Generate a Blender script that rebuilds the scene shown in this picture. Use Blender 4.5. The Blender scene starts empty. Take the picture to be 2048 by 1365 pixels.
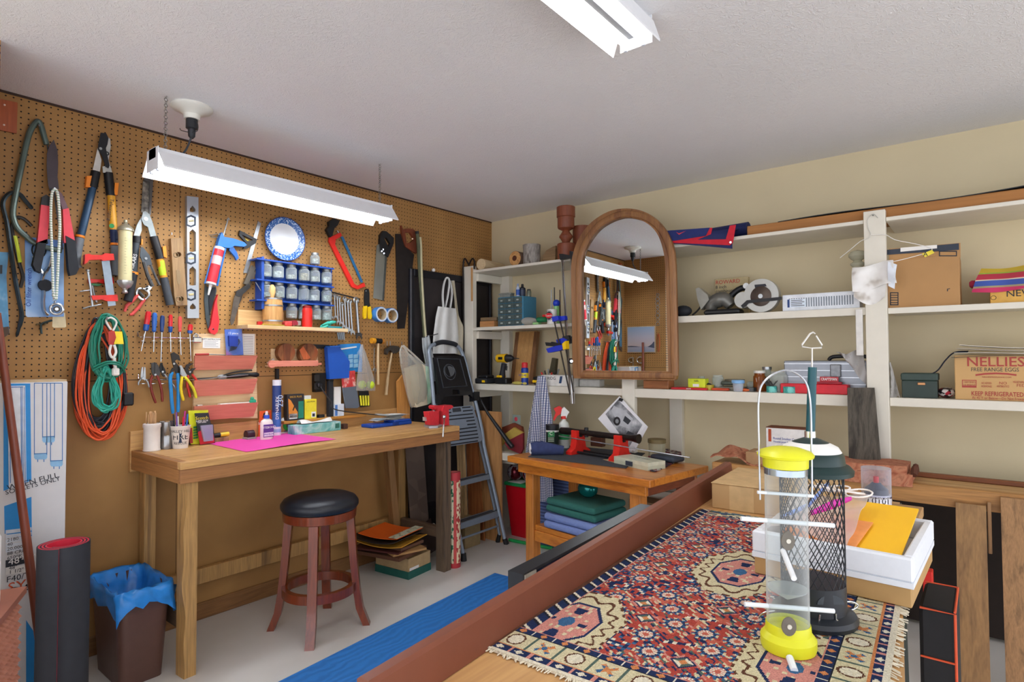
import bpy,bmesh,math,random
from mathutils import Vector as V,Matrix
from mathutils.geometry import tessellate_polygon
random.seed(7)
PI=math.pi
SC=bpy.context.scene
COL=SC.collection
# ---------------------------------------------------------------- camera
F=1183.0
CAM=V((3.152,-3.676,1.327))
def _axes(yaw,pitch,roll):
    f=V((-math.sin(yaw),math.cos(yaw),0));r=V((math.cos(yaw),math.sin(yaw),0));u=V((0,0,1))
    f2=f*math.cos(pitch)+u*math.sin(pitch);u2=-f*math.sin(pitch)+u*math.cos(pitch)
    return f2,r*math.cos(roll)+u2*math.sin(roll),-r*math.sin(roll)+u2*math.cos(roll)
AF,AR,AU=_axes(.675,.0279,-.0040)
cd=bpy.data.cameras.new('camera');cam=bpy.data.objects.new('camera',cd);COL.objects.link(cam)
cam.matrix_world=Matrix(((AR.x,AU.x,-AF.x,CAM.x),(AR.y,AU.y,-AF.y,CAM.y),(AR.z,AU.z,-AF.z,CAM.z),(0,0,0,1)))
cd.sensor_width=36;cd.lens=F/2048*36;cd.clip_start=.02
SC.camera=cam
# pixel measurements of the photograph turned into points on the real planes of the room
def ray(px,py):return AF+AR*((px-1024)/F)+AU*((682.5-py)/F)
def onx(px,py,X=0.):
    d=ray(px,py);return CAM+d*((X-CAM.x)/d.x)
def ony(px,py,Y=0.):
    d=ray(px,py);return CAM+d*((Y-CAM.y)/d.y)
def onz(px,py,Z=0.):
    d=ray(px,py);return CAM+d*((Z-CAM.z)/d.z)
def mpp(p):return (V(p)-CAM).dot(AF)/F  # metres per pixel at a point
class L:# peg wall: u = +y, v = z, out = +x
    u,v,n=V((0,1,0)),V((0,0,1)),V((1,0,0))
    at=staticmethod(lambda px,py,o=0.:onx(px,py,o))
class R:# shelf wall: u = +x, v = z, out = -y
    u,v,n=V((1,0,0)),V((0,0,1)),V((0,-1,0))
    at=staticmethod(lambda px,py,o=0.:ony(px,py,-o))
class Z:# horizontal
    u,v,n=V((1,0,0)),V((0,1,0)),V((0,0,1))
    at=staticmethod(lambda px,py,o=0.:onz(px,py,o))
# ---------------------------------------------------------------- materials
def lin(h):
    if isinstance(h,str):
        h=h.lstrip('#');c=[int(h[i:i+2],16)/255 for i in (0,2,4)]
        return tuple(x/12.92 if x <= .04045 else ((x+.055)/1.055)**2.4 for x in c)+(1,)
    return tuple(h)+(1,) if len(h) == 3 else tuple(h)
MATS={}
def nodes(m):
    m.use_nodes=True;nt=m.node_tree
    return nt,nt.nodes.get('Principled BSDF')
def N(nt,typ,**kw):
    n=nt.nodes.new(typ)
    for k,v in kw.items():
        if k.startswith('i_'):
            k=k[2:];n.inputs[int(k) if k.isdigit() else k].default_value=v
        else:setattr(n,k,v)
    return n
def LK(nt,a,b):nt.links.new(a,b)
def ramp(nt,fac,stops,interp='LINEAR'):
    r=N(nt,'ShaderNodeValToRGB');e=r.color_ramp;e.interpolation=interp
    while len(e.elements) < len(stops):e.elements.new(.5)
    for x,(p,c) in zip(e.elements,stops):x.position=p;x.color=lin(c)
    LK(nt,fac,r.inputs[0]);return r.outputs[0]
def M(col,rough=.5,metal=0.,nv=.12,ns=30.,bump=0.,bs=200.,trans=0.,spec=None,key=None,ior=1.45,coat=0.):
    k=key or (col,rough,metal,nv,ns,bump,trans,coat)
    if k in MATS:return MATS[k]
    m=bpy.data.materials.new('finish_%d' % len(MATS));nt,b=nodes(m)
    c=lin(col)
    if nv:
        tc=N(nt,'ShaderNodeTexCoord');no=N(nt,'ShaderNodeTexNoise',i_Scale=ns,i_Detail=3.)
        LK(nt,tc.outputs['Object'],no.inputs['Vector'])
        o=ramp(nt,no.outputs[0],[(.25,[x*(1-nv) for x in c[:3]]),(.75,[min(1,x*(1+nv)) for x in c[:3]])])
        LK(nt,o,b.inputs['Base Color'])
        if bump:
            n2=N(nt,'ShaderNodeTexNoise',i_Scale=bs,i_Detail=3.);LK(nt,tc.outputs['Object'],n2.inputs['Vector'])
            bp=N(nt,'ShaderNodeBump',i_Strength=bump,i_Distance=.01);LK(nt,n2.outputs[0],bp.inputs['Height']);LK(nt,bp.outputs[0],b.inputs['Normal'])
    else:b.inputs['Base Color'].default_value=c
    b.inputs['Roughness'].default_value=rough;b.inputs['Metallic'].default_value=metal
    b.inputs['Transmission Weight'].default_value=trans;b.inputs['IOR'].default_value=ior
    b.inputs['Coat Weight'].default_value=coat
    if spec is not None:b.inputs['Specular IOR Level'].default_value=spec
    MATS[k]=m;return m
def wood(c1,c2,ax='Y',sc=1.,rough=.5,dark=None,bump=.15,coat=0.):
    k=('wood',c1,c2,ax,sc,rough,dark,coat)
    if k in MATS:return MATS[k]
    m=bpy.data.materials.new('wood_%d' % len(MATS));nt,b=nodes(m)
    tc=N(nt,'ShaderNodeTexCoord');mp=N(nt,'ShaderNodeMapping')
    s=[22*sc]*3;s['XYZ'.index(ax)]=1.3*sc;mp.inputs['Scale'].default_value=s
    LK(nt,tc.outputs['Object'],mp.inputs[0])
    n1=N(nt,'ShaderNodeTexNoise',i_Scale=1.,i_Detail=5.,i_Roughness=.6,i_Distortion=.6);LK(nt,mp.outputs[0],n1.inputs['Vector'])
    st=[(.28,c2),(.5,c1),(.72,c2)]
    if dark:st=[(.2,dark)]+[(.36,c2),(.52,c1),(.74,c2)]
    o=ramp(nt,n1.outputs[0],st)
    n2=N(nt,'ShaderNodeTexNoise',i_Scale=9.,i_Detail=2.);LK(nt,mp.outputs[0],n2.inputs['Vector'])
    mx=N(nt,'ShaderNodeMixRGB',blend_type='OVERLAY',i_Fac=.35);LK(nt,o,mx.inputs[1]);LK(nt,n2.outputs[0],mx.inputs[2])
    LK(nt,mx.outputs[0],b.inputs['Base Color'])
    bp=N(nt,'ShaderNodeBump',i_Strength=bump,i_Distance=.004);LK(nt,n1.outputs[0],bp.inputs['Height']);LK(nt,bp.outputs[0],b.inputs['Normal'])
    b.inputs['Roughness'].default_value=rough;b.inputs['Coat Weight'].default_value=coat
    MATS[k]=m;return m
def clear(col='#eef4f4',a=.16,rough=.05,key=None):
    """thin clear plastic / glass: mostly see-through with a glossy surface"""
    k=('clear',col,a,rough)
    if k in MATS:return MATS[k]
    m=bpy.data.materials.new('clear_%d' % len(MATS));nt,b=nodes(m)
    b.inputs['Base Color'].default_value=lin(col);b.inputs['Roughness'].default_value=rough
    t=N(nt,'ShaderNodeBsdfTransparent');t.inputs[0].default_value=lin(col)
    fr=N(nt,'ShaderNodeLayerWeight',i_Blend=.25);no=N(nt,'ShaderNodeTexNoise',i_Scale=25.)
    tc=N(nt,'ShaderNodeTexCoord');LK(nt,tc.outputs['Object'],no.inputs['Vector'])
    ma=N(nt,'ShaderNodeMath',operation='MULTIPLY_ADD',i_1=.6,i_2=a-.03);LK(nt,fr.outputs['Facing'],ma.inputs[0])
    mb=N(nt,'ShaderNodeMath',operation='MULTIPLY_ADD',i_1=.06);LK(nt,no.outputs[0],mb.inputs[0]);LK(nt,ma.outputs[0],mb.inputs[2])
    mx=N(nt,'ShaderNodeMixShader');LK(nt,mb.outputs[0],mx.inputs[0]);LK(nt,t.outputs[0],mx.inputs[1]);LK(nt,b.outputs[0],mx.inputs[2])
    LK(nt,mx.outputs[0],nt.nodes['Material Output'].inputs[0]);MATS[k]=m;return m
def emit(col,s):
    m=bpy.data.materials.new('lamp_%d' % len(MATS));nt,b=nodes(m)
    b.inputs['Base Color'].default_value=lin('#ffffff');b.inputs['Emission Color'].default_value=lin(col);b.inputs['Emission Strength'].default_value=s
    MATS[('emit',col,s,len(MATS))]=m;return m
def pattern(kind,cols,s=1.,rough=.6,key=None,**kw):
    """checks, stripes, specks ... on object coordinates"""
    k=('pat',kind,tuple(cols),s,rough,tuple(kw.items()))
    if k in MATS:return MATS[k]
    m=bpy.data.materials.new('pattern_%d' % len(MATS));nt,b=nodes(m)
    tc=N(nt,'ShaderNodeTexCoord');mp=N(nt,'ShaderNodeMapping');mp.inputs['Scale'].default_value=kw.get('scale',(s,s,s));mp.inputs['Rotation'].default_value=kw.get('rot',(0,0,0))
    LK(nt,tc.outputs['UV' if kw.get('uv') else 'Object'],mp.inputs[0])
    if kind == 'speck':
        n=N(nt,'ShaderNodeTexVoronoi',i_Scale=1.);LK(nt,mp.outputs[0],n.inputs['Vector'])
        o=ramp(nt,N_sep(nt,n.outputs['Color']),[(i/len(cols),c) for i,c in enumerate(cols)],'CONSTANT')
    elif kind == 'stripe':
        x=N(nt,'ShaderNodeSeparateXYZ');LK(nt,mp.outputs[0],x.inputs[0])
        f=N(nt,'ShaderNodeMath',operation='FRACT');LK(nt,x.outputs[kw.get('ax',0)],f.inputs[0])
        o=ramp(nt,f.outputs[0],[(i/len(cols),c) for i,c in enumerate(cols)],'CONSTANT')
    elif kind == 'noise':
        n=N(nt,'ShaderNodeTexNoise',i_Scale=1.,i_Detail=kw.get('det',4.),i_Distortion=kw.get('dist',0.));LK(nt,mp.outputs[0],n.inputs['Vector'])
        o=ramp(nt,n.outputs[0],[(.3+.4*i/(len(cols)-1),c) for i,c in enumerate(cols)],kw.get('interp','LINEAR'))
    elif kind == 'check':# thin lines both ways: windowpane / gingham
        x=N(nt,'ShaderNodeSeparateXYZ');LK(nt,mp.outputs[0],x.inputs[0]);tot=None
        for a in kw.get('axes',(0,1)):
            f=N(nt,'ShaderNodeMath',operation='FRACT');LK(nt,x.outputs[a],f.inputs[0])
            g=N(nt,'ShaderNodeMath',operation='LESS_THAN',i_1=kw.get('w',.35));LK(nt,f.outputs[0],g.inputs[0])
            if tot is None:tot=g.outputs[0]
            else:
                h=N(nt,'ShaderNodeMath',operation='ADD');LK(nt,tot,h.inputs[0]);LK(nt,g.outputs[0],h.inputs[1]);tot=h.outputs[0]
        hh=N(nt,'ShaderNodeMath',operation='MULTIPLY',i_1=.45);LK(nt,tot,hh.inputs[0])
        o=ramp(nt,hh.outputs[0],[(0,cols[0]),(.3,cols[1]),(.7,cols[2])],'CONSTANT')
    LK(nt,o,b.inputs['Base Color']);b.inputs['Roughness'].default_value=rough;b.inputs['Metallic'].default_value=kw.get('metal',0.)
    if kw.get('bump') and kind in ('noise','speck'):
        bp=N(nt,'ShaderNodeBump',i_Strength=kw['bump'],i_Distance=.01);LK(nt,n.outputs[0],bp.inputs['Height']);LK(nt,bp.outputs[0],b.inputs['Normal'])
    MATS[k]=m;return m
def N_sep(nt,o):
    s=N(nt,'ShaderNodeSeparateColor');LK(nt,o,s.inputs[0]);return s.outputs[0]
# ---------------------------------------------------------------- meshes
ALL=[]
class MB:
    """collects shapes (in room coordinates) and becomes ONE mesh object"""
    def __init__(s,name,mat,parent=None,root=None):
        s.name,s.mat,s.parent,s.root=name,mat,parent,root or s
        s.v,s.f,s.props,s.ang,s.uv,s.col=[],[],{},35,None,None
        ALL.append(s)
    def add(s,vs,fs):
        b=len(s.v);s.v += [V(v) for v in vs];s.f += [tuple(b+i for i in f) for f in fs];return s
    def xf(s,mat,start=0):
        for i in range(start,len(s.v)):s.v[i]=mat @ s.v[i]
        return s
    def turn(s,rz,c,start=0):
        c=V(c);return s.xf(Matrix.Translation(c) @ Matrix.Rotation(rz,4,'Z') @ Matrix.Translation(-c),start)
    def rot(s,ang,axis,c,start=0):
        c=V(c);return s.xf(Matrix.Translation(c) @ Matrix.Rotation(ang,4,V(axis)) @ Matrix.Translation(-c),start)
    def box(s,lo,hi,bev=0.,rz=0.,rot=None,seg=1):
        lo,hi=V(lo),V(hi);c=(lo+hi)/2;d=hi-lo;st=len(s.v)
        bm=bmesh.new();bmesh.ops.create_cube(bm,size=1)
        for q in bm.verts:q.co=V((q.co.x*d.x,q.co.y*d.y,q.co.z*d.z))
        if bev:bmesh.ops.bevel(bm,geom=bm.edges[:],offset=min(bev,.45*min(abs(x) for x in d)),segments=seg,affect='EDGES',profile=.5)
        bm.verts.index_update()
        s.add([q.co+c for q in bm.verts],[[q.index for q in f.verts] for f in bm.faces]);bm.free()
        if rz:s.turn(rz,c,st)
        if rot:s.rot(rot[0],rot[1],rot[2] if len(rot) > 2 else c,st)
        return s
    def cbox(s,c,d,bev=0.,rz=0.,**k):# centre of the base, size
        c,d=V(c),V(d);return s.box((c.x-d.x/2,c.y-d.y/2,c.z),(c.x+d.x/2,c.y+d.y/2,c.z+d.z),bev,rz,**k)
    def prism(s,pts,n,th,holes=(),bev=0.):# 3D outline pushed along n by th
        n=V(n);pts=[V(p) for p in pts];hs=[[V(p) for p in h] for h in holes]
        loops=[pts]+hs;flat=[p for l in loops for p in l];k=len(flat);d=n*th
        tris=tessellate_polygon(loops)
        nn=V((0,0,0))
        for i in range(len(pts)):nn += pts[i].cross(pts[(i+1) % len(pts)])
        fs=[]
        for t in tris:
            a,b,c=t;cr=(flat[b]-flat[a]).cross(flat[c]-flat[a])
            if cr.dot(d) < 0:a,b,c=a,c,b
            fs.append((a+k,b+k,c+k));fs.append((a,c,b))
        o=0
        for l in loops:
            m=len(l)
            for i in range(m):
                q=(o+i,o+(i+1) % m)
                fs.append((q[0],q[1],q[1]+k,q[0]+k) if nn.dot(d) > 0 else (q[1],q[0],q[0]+k,q[1]+k))
            o += m
        return s.add([p for p in flat]+[p+d for p in flat],fs)
    def pp(s,pl,px,off,th,holes=()):# outline measured in photo pixels on a plane
        return s.prism([pl.at(x,y,off) for x,y in px],pl.n,th,[[pl.at(x,y,off) for x,y in h] for h in holes])
    def tube(s,pts,r,n=8,closed=False,flat=1.,up=None):
        pts=[V(p) for p in pts];m=len(pts);st=len(s.v);fs=[];vs=[]
        rr=r if isinstance(r,(list,tuple)) else [r]*m
        t0=(pts[1]-pts[0]).normalized()
        a=V(up) if up else (V((0,0,1)) if abs(t0.z) < .9 else V((1,0,0)))
        a=(a-t0*a.dot(t0)).normalized()
        for i,p in enumerate(pts):
            if closed:t=(pts[(i+1) % m]-pts[i-1])
            else:t=pts[min(i+1,m-1)]-pts[max(i-1,0)]
            if t.length < 1e-9:t=t0
            t=t.normalized();a=(a-t*a.dot(t));a=a.normalized() if a.length > 1e-6 else t.orthogonal().normalized();b=t.cross(a)
            for j in range(n):
                w=2*PI*j/n;vs.append(p+a*(math.cos(w)*rr[i])+b*(math.sin(w)*rr[i]*flat))
        for i in range(m if closed else m-1):
            i2=(i+1) % m
            for j in range(n):fs.append((i*n+j,i*n+(j+1) % n,i2*n+(j+1) % n,i2*n+j))
        if not closed:fs.append(tuple(reversed(range(n))));fs.append(tuple((m-1)*n+j for j in range(n)))
        return s.add(vs,fs)
    def pt(s,pl,px,off,r,n=8,k=0,closed=False,**kw):# tube along photo points on a plane
        pts=[pl.at(q[0],q[1],q[2] if len(q) > 2 else off) for q in px]
        return s.tube(smooth(pts,k,closed) if k else pts,r,n,closed,**kw)
    def cyl(s,p,q,r,r2=None,n=20,cap=True):
        p,q=V(p),V(q);t=(q-p).normalized();a=t.orthogonal().normalized();b=t.cross(a);r2=r if r2 is None else r2
        vs=[p+(a*math.cos(2*PI*j/n)+b*math.sin(2*PI*j/n))*r for j in range(n)]+[q+(a*math.cos(2*PI*j/n)+b*math.sin(2*PI*j/n))*r2 for j in range(n)]
        fs=[(j,(j+1) % n,n+(j+1) % n,n+j) for j in range(n)]
        if cap:fs += [tuple(reversed(range(n))),tuple(range(n,2*n))]
        return s.add(vs,fs)
    def lathe(s,prof,c,n=24,ax=(0,0,1),closed=False):# prof: (radius, height along ax)
        c=V(c);t=V(ax).normalized();a=t.orthogonal().normalized();b=t.cross(a);m=len(prof)
        vs=[c+t*h+(a*math.cos(2*PI*j/n)+b*math.sin(2*PI*j/n))*max(r,1e-5) for r,h in prof for j in range(n)]
        fs=[(i*n+j,i*n+(j+1) % n,((i+1) % m)*n+(j+1) % n,((i+1) % m)*n+j) for i in range(m if closed else m-1) for j in range(n)]
        return s.add(vs,fs)
    def ball(s,c,r,n=16,sc=(1,1,1)):
        c=V(c);k=max(6,n//2);st=len(s.v)
        vs=[(c.x+r*sc[0]*math.sin(PI*i/k)*math.cos(2*PI*j/n),c.y+r*sc[1]*math.sin(PI*i/k)*math.sin(2*PI*j/n),c.z-r*sc[2]*math.cos(PI*i/k)) for i in range(k+1) for j in range(n)]
        return s.add(vs,[(i*n+j,i*n+(j+1) % n,(i+1)*n+(j+1) % n,(i+1)*n+j) for i in range(k) for j in range(n)])
    def torus(s,c,R_,r,ax=(0,0,1),n=28,m=8):
        c=V(c);t=V(ax).normalized();a=t.orthogonal().normalized();b=t.cross(a)
        return s.tube([c+(a*math.cos(2*PI*j/n)+b*math.sin(2*PI*j/n))*R_ for j in range(n)],r,m,True)
    def sheet(s,fn,nu,nv,th=0.,wrap=False):
        st=len(s.v);vs=[V(fn(i/nu,j/nv)) for j in range(nv+1) for i in range(nu+1)]
        w=nu+1;fs=[(j*w+i,j*w+i+1,(j+1)*w+i+1,(j+1)*w+i) for j in range(nv) for i in range(nu)]
        if th:
            k=len(vs);nr=[V((0,0,0)) for _ in vs]
            for f in fs:
                q=(vs[f[1]]-vs[f[0]]).cross(vs[f[3]]-vs[f[0]])
                for i in f:nr[i] += q
            vs += [p-(q.normalized() if q.length > 0 else q)*th for p,q in zip(vs,nr)]
            fs += [tuple(reversed([i+k for i in f])) for f in fs]
            edge=[i for i in range(nu+1)]+[j*w+nu for j in range(1,nv+1)]+[nv*w+i for i in range(nu-1,-1,-1)]+[j*w for j in range(nv-1,0,-1)]
            fs += [(b_,a_,a_+k,b_+k) for a_,b_ in zip(edge,edge[1:]+edge[:1])]
        return s.add(vs,fs)
    def text(s,txt,size,c,pl=None,u=None,v=None,off=.0006,ext=.0003,sx=1.,align='CENTER',bold=0.,arc=0.,fit=0.):
        u=V(u if u is not None else pl.u).normalized();v=V(v if v is not None else pl.v).normalized();n=u.cross(v);c=V(c)+n*off
        vs,fs=glyphs(txt,align,bold)
        if fit:w=[q[0] for q in vs];sx=fit/(size*(max(w)-min(w)))
        out=[]
        for q in vs:
            x,y=q[0]*size*sx,q[1]*size
            if arc:y -= arc*x*x
            out.append(c+u*x+v*y+n*(ext if q[2] > 0 else 0))
        return s.add(out,fs)
TXT={}
def glyphs(txt,align,bold):
    k=(txt,align,bold)
    if k not in TXT:
        cu=bpy.data.curves.new('t','FONT');cu.body=txt;cu.align_x=align;cu.align_y='CENTER';cu.size=1.35;cu.extrude=.01;cu.offset=bold;cu.resolution_u=2
        ob=bpy.data.objects.new('t',cu);COL.objects.link(ob);bpy.context.view_layer.update()
        me=bpy.data.meshes.new_from_object(ob.evaluated_get(bpy.context.evaluated_depsgraph_get()))
        TXT[k]=([tuple(q.co) for q in me.vertices],[tuple(p.vertices) for p in me.polygons])
        bpy.data.objects.remove(ob);bpy.data.curves.remove(cu);bpy.data.meshes.remove(me)
    return TXT[k]
def smooth(pts,k=4,closed=False):# Catmull-Rom
    pts=[V(p) for p in pts];m=len(pts);out=[]
    for i in range(m if closed else m-1):
        g=(lambda j:pts[j % m]) if closed else (lambda j:pts[max(0,min(m-1,j))])
        a,b,c,d=g(i-1),g(i),g(i+1),g(i+2)
        for q in range(k):
            t=q/k;out.append(.5*((2*b)+(c-a)*t+(2*a-5*b+4*c-d)*t*t+(3*b-a-3*c+d)*t**3))
    if not closed:out.append(pts[-1])
    return out
class T:
    """a thing: an Empty at its base that carries its parts"""
    def __init__(s,name,label,cat,group=None,kind=None):
        s.name,s.props=name,dict(label=label,category=cat);s.obj=None;s.root=s;s.parent=None
        if group:s.props['group']=group
        if kind:s.props['kind']=kind
        s.base=None;ALL.append(s)
def P(t,name,mat,label=None):# a part (or a sub-part) of t
    m=MB(name,mat,t,t.root)
    if label:m.props['label']=label
    return m
def S(name,label,cat,mat,group=None,kind=None):# a thing that is one mesh
    m=MB(name,mat);m.props.update(label=label,category=cat)
    if group:m.props['group']=group
    if kind:m.props['kind']=kind
    return m
def ST_(name,mat):m=MB(name,mat);m.props['kind']='structure';return m
def build():
    kids={}
    for m in ALL:
        if isinstance(m,MB):kids.setdefault(id(m.root),[]).append(m)
    for m in ALL:# bases
        if m.root is m:
            vs=[v for q in kids.get(id(m),[]) for v in q.v]
            if not vs:print('EMPTY',m.name);m.base=V((0,0,0));continue
            lo=[min(v[i] for v in vs) for i in range(3)];hi=[max(v[i] for v in vs) for i in range(3)]
            m.base=V(((lo[0]+hi[0])/2,(lo[1]+hi[1])/2,lo[2]))
    for m in ALL:
        if isinstance(m,T):o=bpy.data.objects.new(m.name,None);o.empty_display_size=.05
        else:
            b=m.root.base;me=bpy.data.meshes.new(m.name);me.from_pydata([v-b for v in m.v],[],m.f)
            me.validate();me.shade_smooth();me.set_sharp_from_angle(angle=math.radians(m.ang));me.materials.append(m.mat)
            if m.col:m.col(me)
            o=bpy.data.objects.new(m.name,me)
        m.obj=o;COL.objects.link(o)
        for k,v in m.props.items():o[k]=v
        if m.root is m:o.location=m.base
        else:o.parent=m.parent.obj
def rnd(a,b):return a+(b-a)*random.random()
def circ(pl,c,r,n=24,r2=None,a0=0.):c=V(c);return [c+pl.u*(r*math.cos(a0+2*PI*i/n))+pl.v*((r2 or r)*math.sin(a0+2*PI*i/n)) for i in range(n)]
# ================================================================ the room
def pegboard_mat(horiz,name):
    """brown hardboard, drilled with a one inch grid of holes above its lower edge"""
    m=bpy.data.materials.new(name);nt,b=nodes(m)
    g=N(nt,'ShaderNodeNewGeometry');x=N(nt,'ShaderNodeSeparateXYZ');LK(nt,g.outputs['Position'],x.inputs[0])
    def lat(o,ofs):
        a=N(nt,'ShaderNodeMath',operation='ADD',i_1=ofs);LK(nt,o,a.inputs[0])
        q=N(nt,'ShaderNodeMath',operation='DIVIDE',i_1=.0254);LK(nt,a.outputs[0],q.inputs[0])
        f=N(nt,'ShaderNodeMath',operation='FRACT');LK(nt,q.outputs[0],f.inputs[0])
        c=N(nt,'ShaderNodeMath',operation='SUBTRACT',i_1=.5);LK(nt,f.outputs[0],c.inputs[0])
        p=N(nt,'ShaderNodeMath',operation='POWER',i_1=2.);LK(nt,c.outputs[0],p.inputs[0]);return p.outputs[0]
    s=N(nt,'ShaderNodeMath',operation='ADD');LK(nt,lat(x.outputs[horiz],5.1105+.0127-.0108),s.inputs[0]);LK(nt,lat(x.outputs[2],1.5722+.0127-.0072),s.inputs[1])
    h=N(nt,'ShaderNodeMath',operation='LESS_THAN',i_1=.0165);LK(nt,s.outputs[0],h.inputs[0])
    up=N(nt,'ShaderNodeMath',operation='GREATER_THAN',i_1=1.236);LK(nt,x.outputs[2],up.inputs[0])
    hh=N(nt,'ShaderNodeMath',operation='MULTIPLY');LK(nt,h.outputs[0],hh.inputs[0]);LK(nt,up.outputs[0],hh.inputs[1])
    # joints between the sheets
    def line(o,at,w=.0016):
        a=N(nt,'ShaderNodeMath',operation='SUBTRACT',i_1=at);LK(nt,o,a.inputs[0])
        c=N(nt,'ShaderNodeMath',operation='ABSOLUTE');LK(nt,a.outputs[0],c.inputs[0])
        d=N(nt,'ShaderNodeMath',operation='LESS_THAN',i_1=w);LK(nt,c.outputs[0],d.inputs[0]);return d.outputs[0]
    j=N(nt,'ShaderNodeMath',operation='MAXIMUM');LK(nt,line(x.outputs[2],1.228),j.inputs[0]);LK(nt,line(x.outputs[1],-2.41,.001),j.inputs[1])
    hj=N(nt,'ShaderNodeMath',operation='MAXIMUM');LK(nt,hh.outputs[0],hj.inputs[0]);LK(nt,j.outputs[0],hj.inputs[1])
    n1=N(nt,'ShaderNodeTexNoise',i_Scale=3.,i_Detail=6.);LK(nt,g.outputs['Position'],n1.inputs['Vector'])
    c1=ramp(nt,n1.outputs[0],[(.3,'#997041'),(.7,'#b0854e')])
    mx=N(nt,'ShaderNodeMixRGB');LK(nt,hj.outputs[0],mx.inputs[0]);LK(nt,c1,mx.inputs[1]);mx.inputs[2].default_value=lin('#160a04')
    LK(nt,mx.outputs[0],b.inputs['Base Color']);b.inputs['Roughness'].default_value=.55;b.inputs['Specular IOR Level'].default_value=.3
    return m
PEG=pegboard_mat(1,'pegboard_side');PEG2=pegboard_mat(0,'pegboard_front')
CREAM=M('#d8caa6',.7,nv=.03,ns=4,bump=.05,bs=60)
def ceiling_mat():
    m=bpy.data.materials.new('ceiling_plaster');nt,b=nodes(m)
    g=N(nt,'ShaderNodeNewGeometry');n=N(nt,'ShaderNodeTexNoise',i_Scale=26.,i_Detail=3.,i_Distortion=2.6);LK(nt,g.outputs['Position'],n.inputs['Vector'])
    n2=N(nt,'ShaderNodeTexNoise',i_Scale=1.3,i_Detail=2.);LK(nt,g.outputs['Position'],n2.inputs['Vector'])
    LK(nt,ramp(nt,n2.outputs[0],[(.3,'#ececed'),(.7,'#f2f2f3')]),b.inputs['Base Color'])
    st=ramp(nt,n.outputs[0],[(.42,'#000000'),(.5,'#ffffff'),(.58,'#000000')])
    bp=N(nt,'ShaderNodeBump',i_Strength=.28,i_Distance=.01);LK(nt,st,bp.inputs['Height']);LK(nt,bp.outputs[0],b.inputs['Normal'])
    b.inputs['Roughness'].default_value=.8;return m
def floor_mat():
    m=bpy.data.materials.new('floor_paint');nt,b=nodes(m)
    g=N(nt,'ShaderNodeNewGeometry');n=N(nt,'ShaderNodeTexNoise',i_Scale=2.2,i_Detail=5.);LK(nt,g.outputs['Position'],n.inputs['Vector'])
    c=ramp(nt,n.outputs[0],[(.3,'#d3d1cb'),(.7,'#e0deda')])
    v=N(nt,'ShaderNodeTexVoronoi',i_Scale=7.);LK(nt,g.outputs['Position'],v.inputs['Vector'])
    l=N(nt,'ShaderNodeMath',operation='LESS_THAN',i_1=.022);LK(nt,v.outputs['Distance'],l.inputs[0])
    mx=N(nt,'ShaderNodeMixRGB');LK(nt,l.outputs[0],mx.inputs[0]);LK(nt,c,mx.inputs[1]);mx.inputs[2].default_value=lin('#6d6a66')
    LK(nt,mx.outputs[0],b.inputs['Base Color']);b.inputs['Roughness'].default_value=.38;return m
ST_('floor',floor_mat()).box((-.1,-6.6,-.1),(6.1,.1,0))
ST_('ceiling',ceiling_mat()).box((-.1,-6.6,2.4416),(6.1,.1,2.55))
ST_('wall_left',PEG).box((-.1,-3.2,0),(0,0,2.4416))
ST_('wall_back',CREAM).box((-.1,0,0),(6.1,.1,2.4416))
ST_('wall_front',PEG2).box((-.1,-3.3,0),(.49,-3.2,2.4416))
ST_('wall_passage',CREAM).box((-.1,-6.5,0),(0,-3.3,2.4416))
ST_('trim_1',M('#3a2417',.5)).box((0,-3.2,2.432),(.004,-.003,2.4416))
ST_('baseboard_left',wood('#8a6138','#6d4826','Y')).box((0,-3.0,0),(.012,-.36,.085),.003)
# ---------------------------------------------------------------- lamps
TUBE=emit('#f4f9ff',15.);TUBE2=emit('#fff8ee',14.)
STEELW=M('#e9ebee',.35,nv=.02);CHAIN=M('#8a8782',.35,.9,nv=.1)
def shop_light(label,cx,y0,y1,zt,w,hang,TUBE):
    t=T('fluorescent_light',label,'lamp')
    h=P(t,'housing',STEELW)  # long channel
    h.prism([(cx-.035,y0,zt-.045),(cx-.035,y0,zt),(cx+.035,y0,zt),(cx+.035,y0,zt-.045)],(0,1,0),y1-y0)
    r=P(t,'reflector',STEELW)
    k=.008
    prof=[(-.035,-.02),(-.06,-.03),(-.06-w,-.095),(-.062-w,-.099),(-.06-w-.004,-.093),(-.06-.004,-.024),(-.035,-.014)]
    for sgn in (1,-1):
        r.prism([(cx-sgn*a,y0+.003,zt+b) for a,b in prof],(0,1,0),y1-y0-.006)
    if not hang:P(t,'gap_shade_strip',M('#6c7079',.4,.3)).box((cx-.014,y0+.03,zt-.075),(cx+.014,y1-.03,zt-.0455),.004)  # strip added dark grey: dimness of the gap between the tubes put into its colour
    for ye in (y0,y1-.004):
        P(t,'end_cap',STEELW).box((cx-.058,ye,zt-.093),(cx+.058,ye+.004,zt-.001),.001)
    for sx in (-.032,.032):
        tb=P(t,'tube',TUBE);tb.cyl((cx+sx,y0+.02,zt-.068),(cx+sx,y1-.02,zt-.068),.0165,n=16)
        for ye in (y0+.004,y1-.022):
            P(tb,'socket',M('#dfe6f2',.3,nv=.02)).box((cx+sx-.008,ye,zt-.1),(cx+sx+.008,ye+.014,zt-.045),.003)
    if hang:
        for yc in hang:
            c=P(t,'chain',CHAIN);z=zt;i=0
            while z < 2.435:
                c.torus((cx,yc,z+.009),.0065,.0016,(1,0,0) if i % 2 else (0,1,0),n=10,m=5);z += .0125;i += 1
    return t
shop_light('white two-tube shop light hanging on chains above the workbench',.46,-2.705,-1.475,2.205,.05,(-2.655,-1.52),TUBE)
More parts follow.
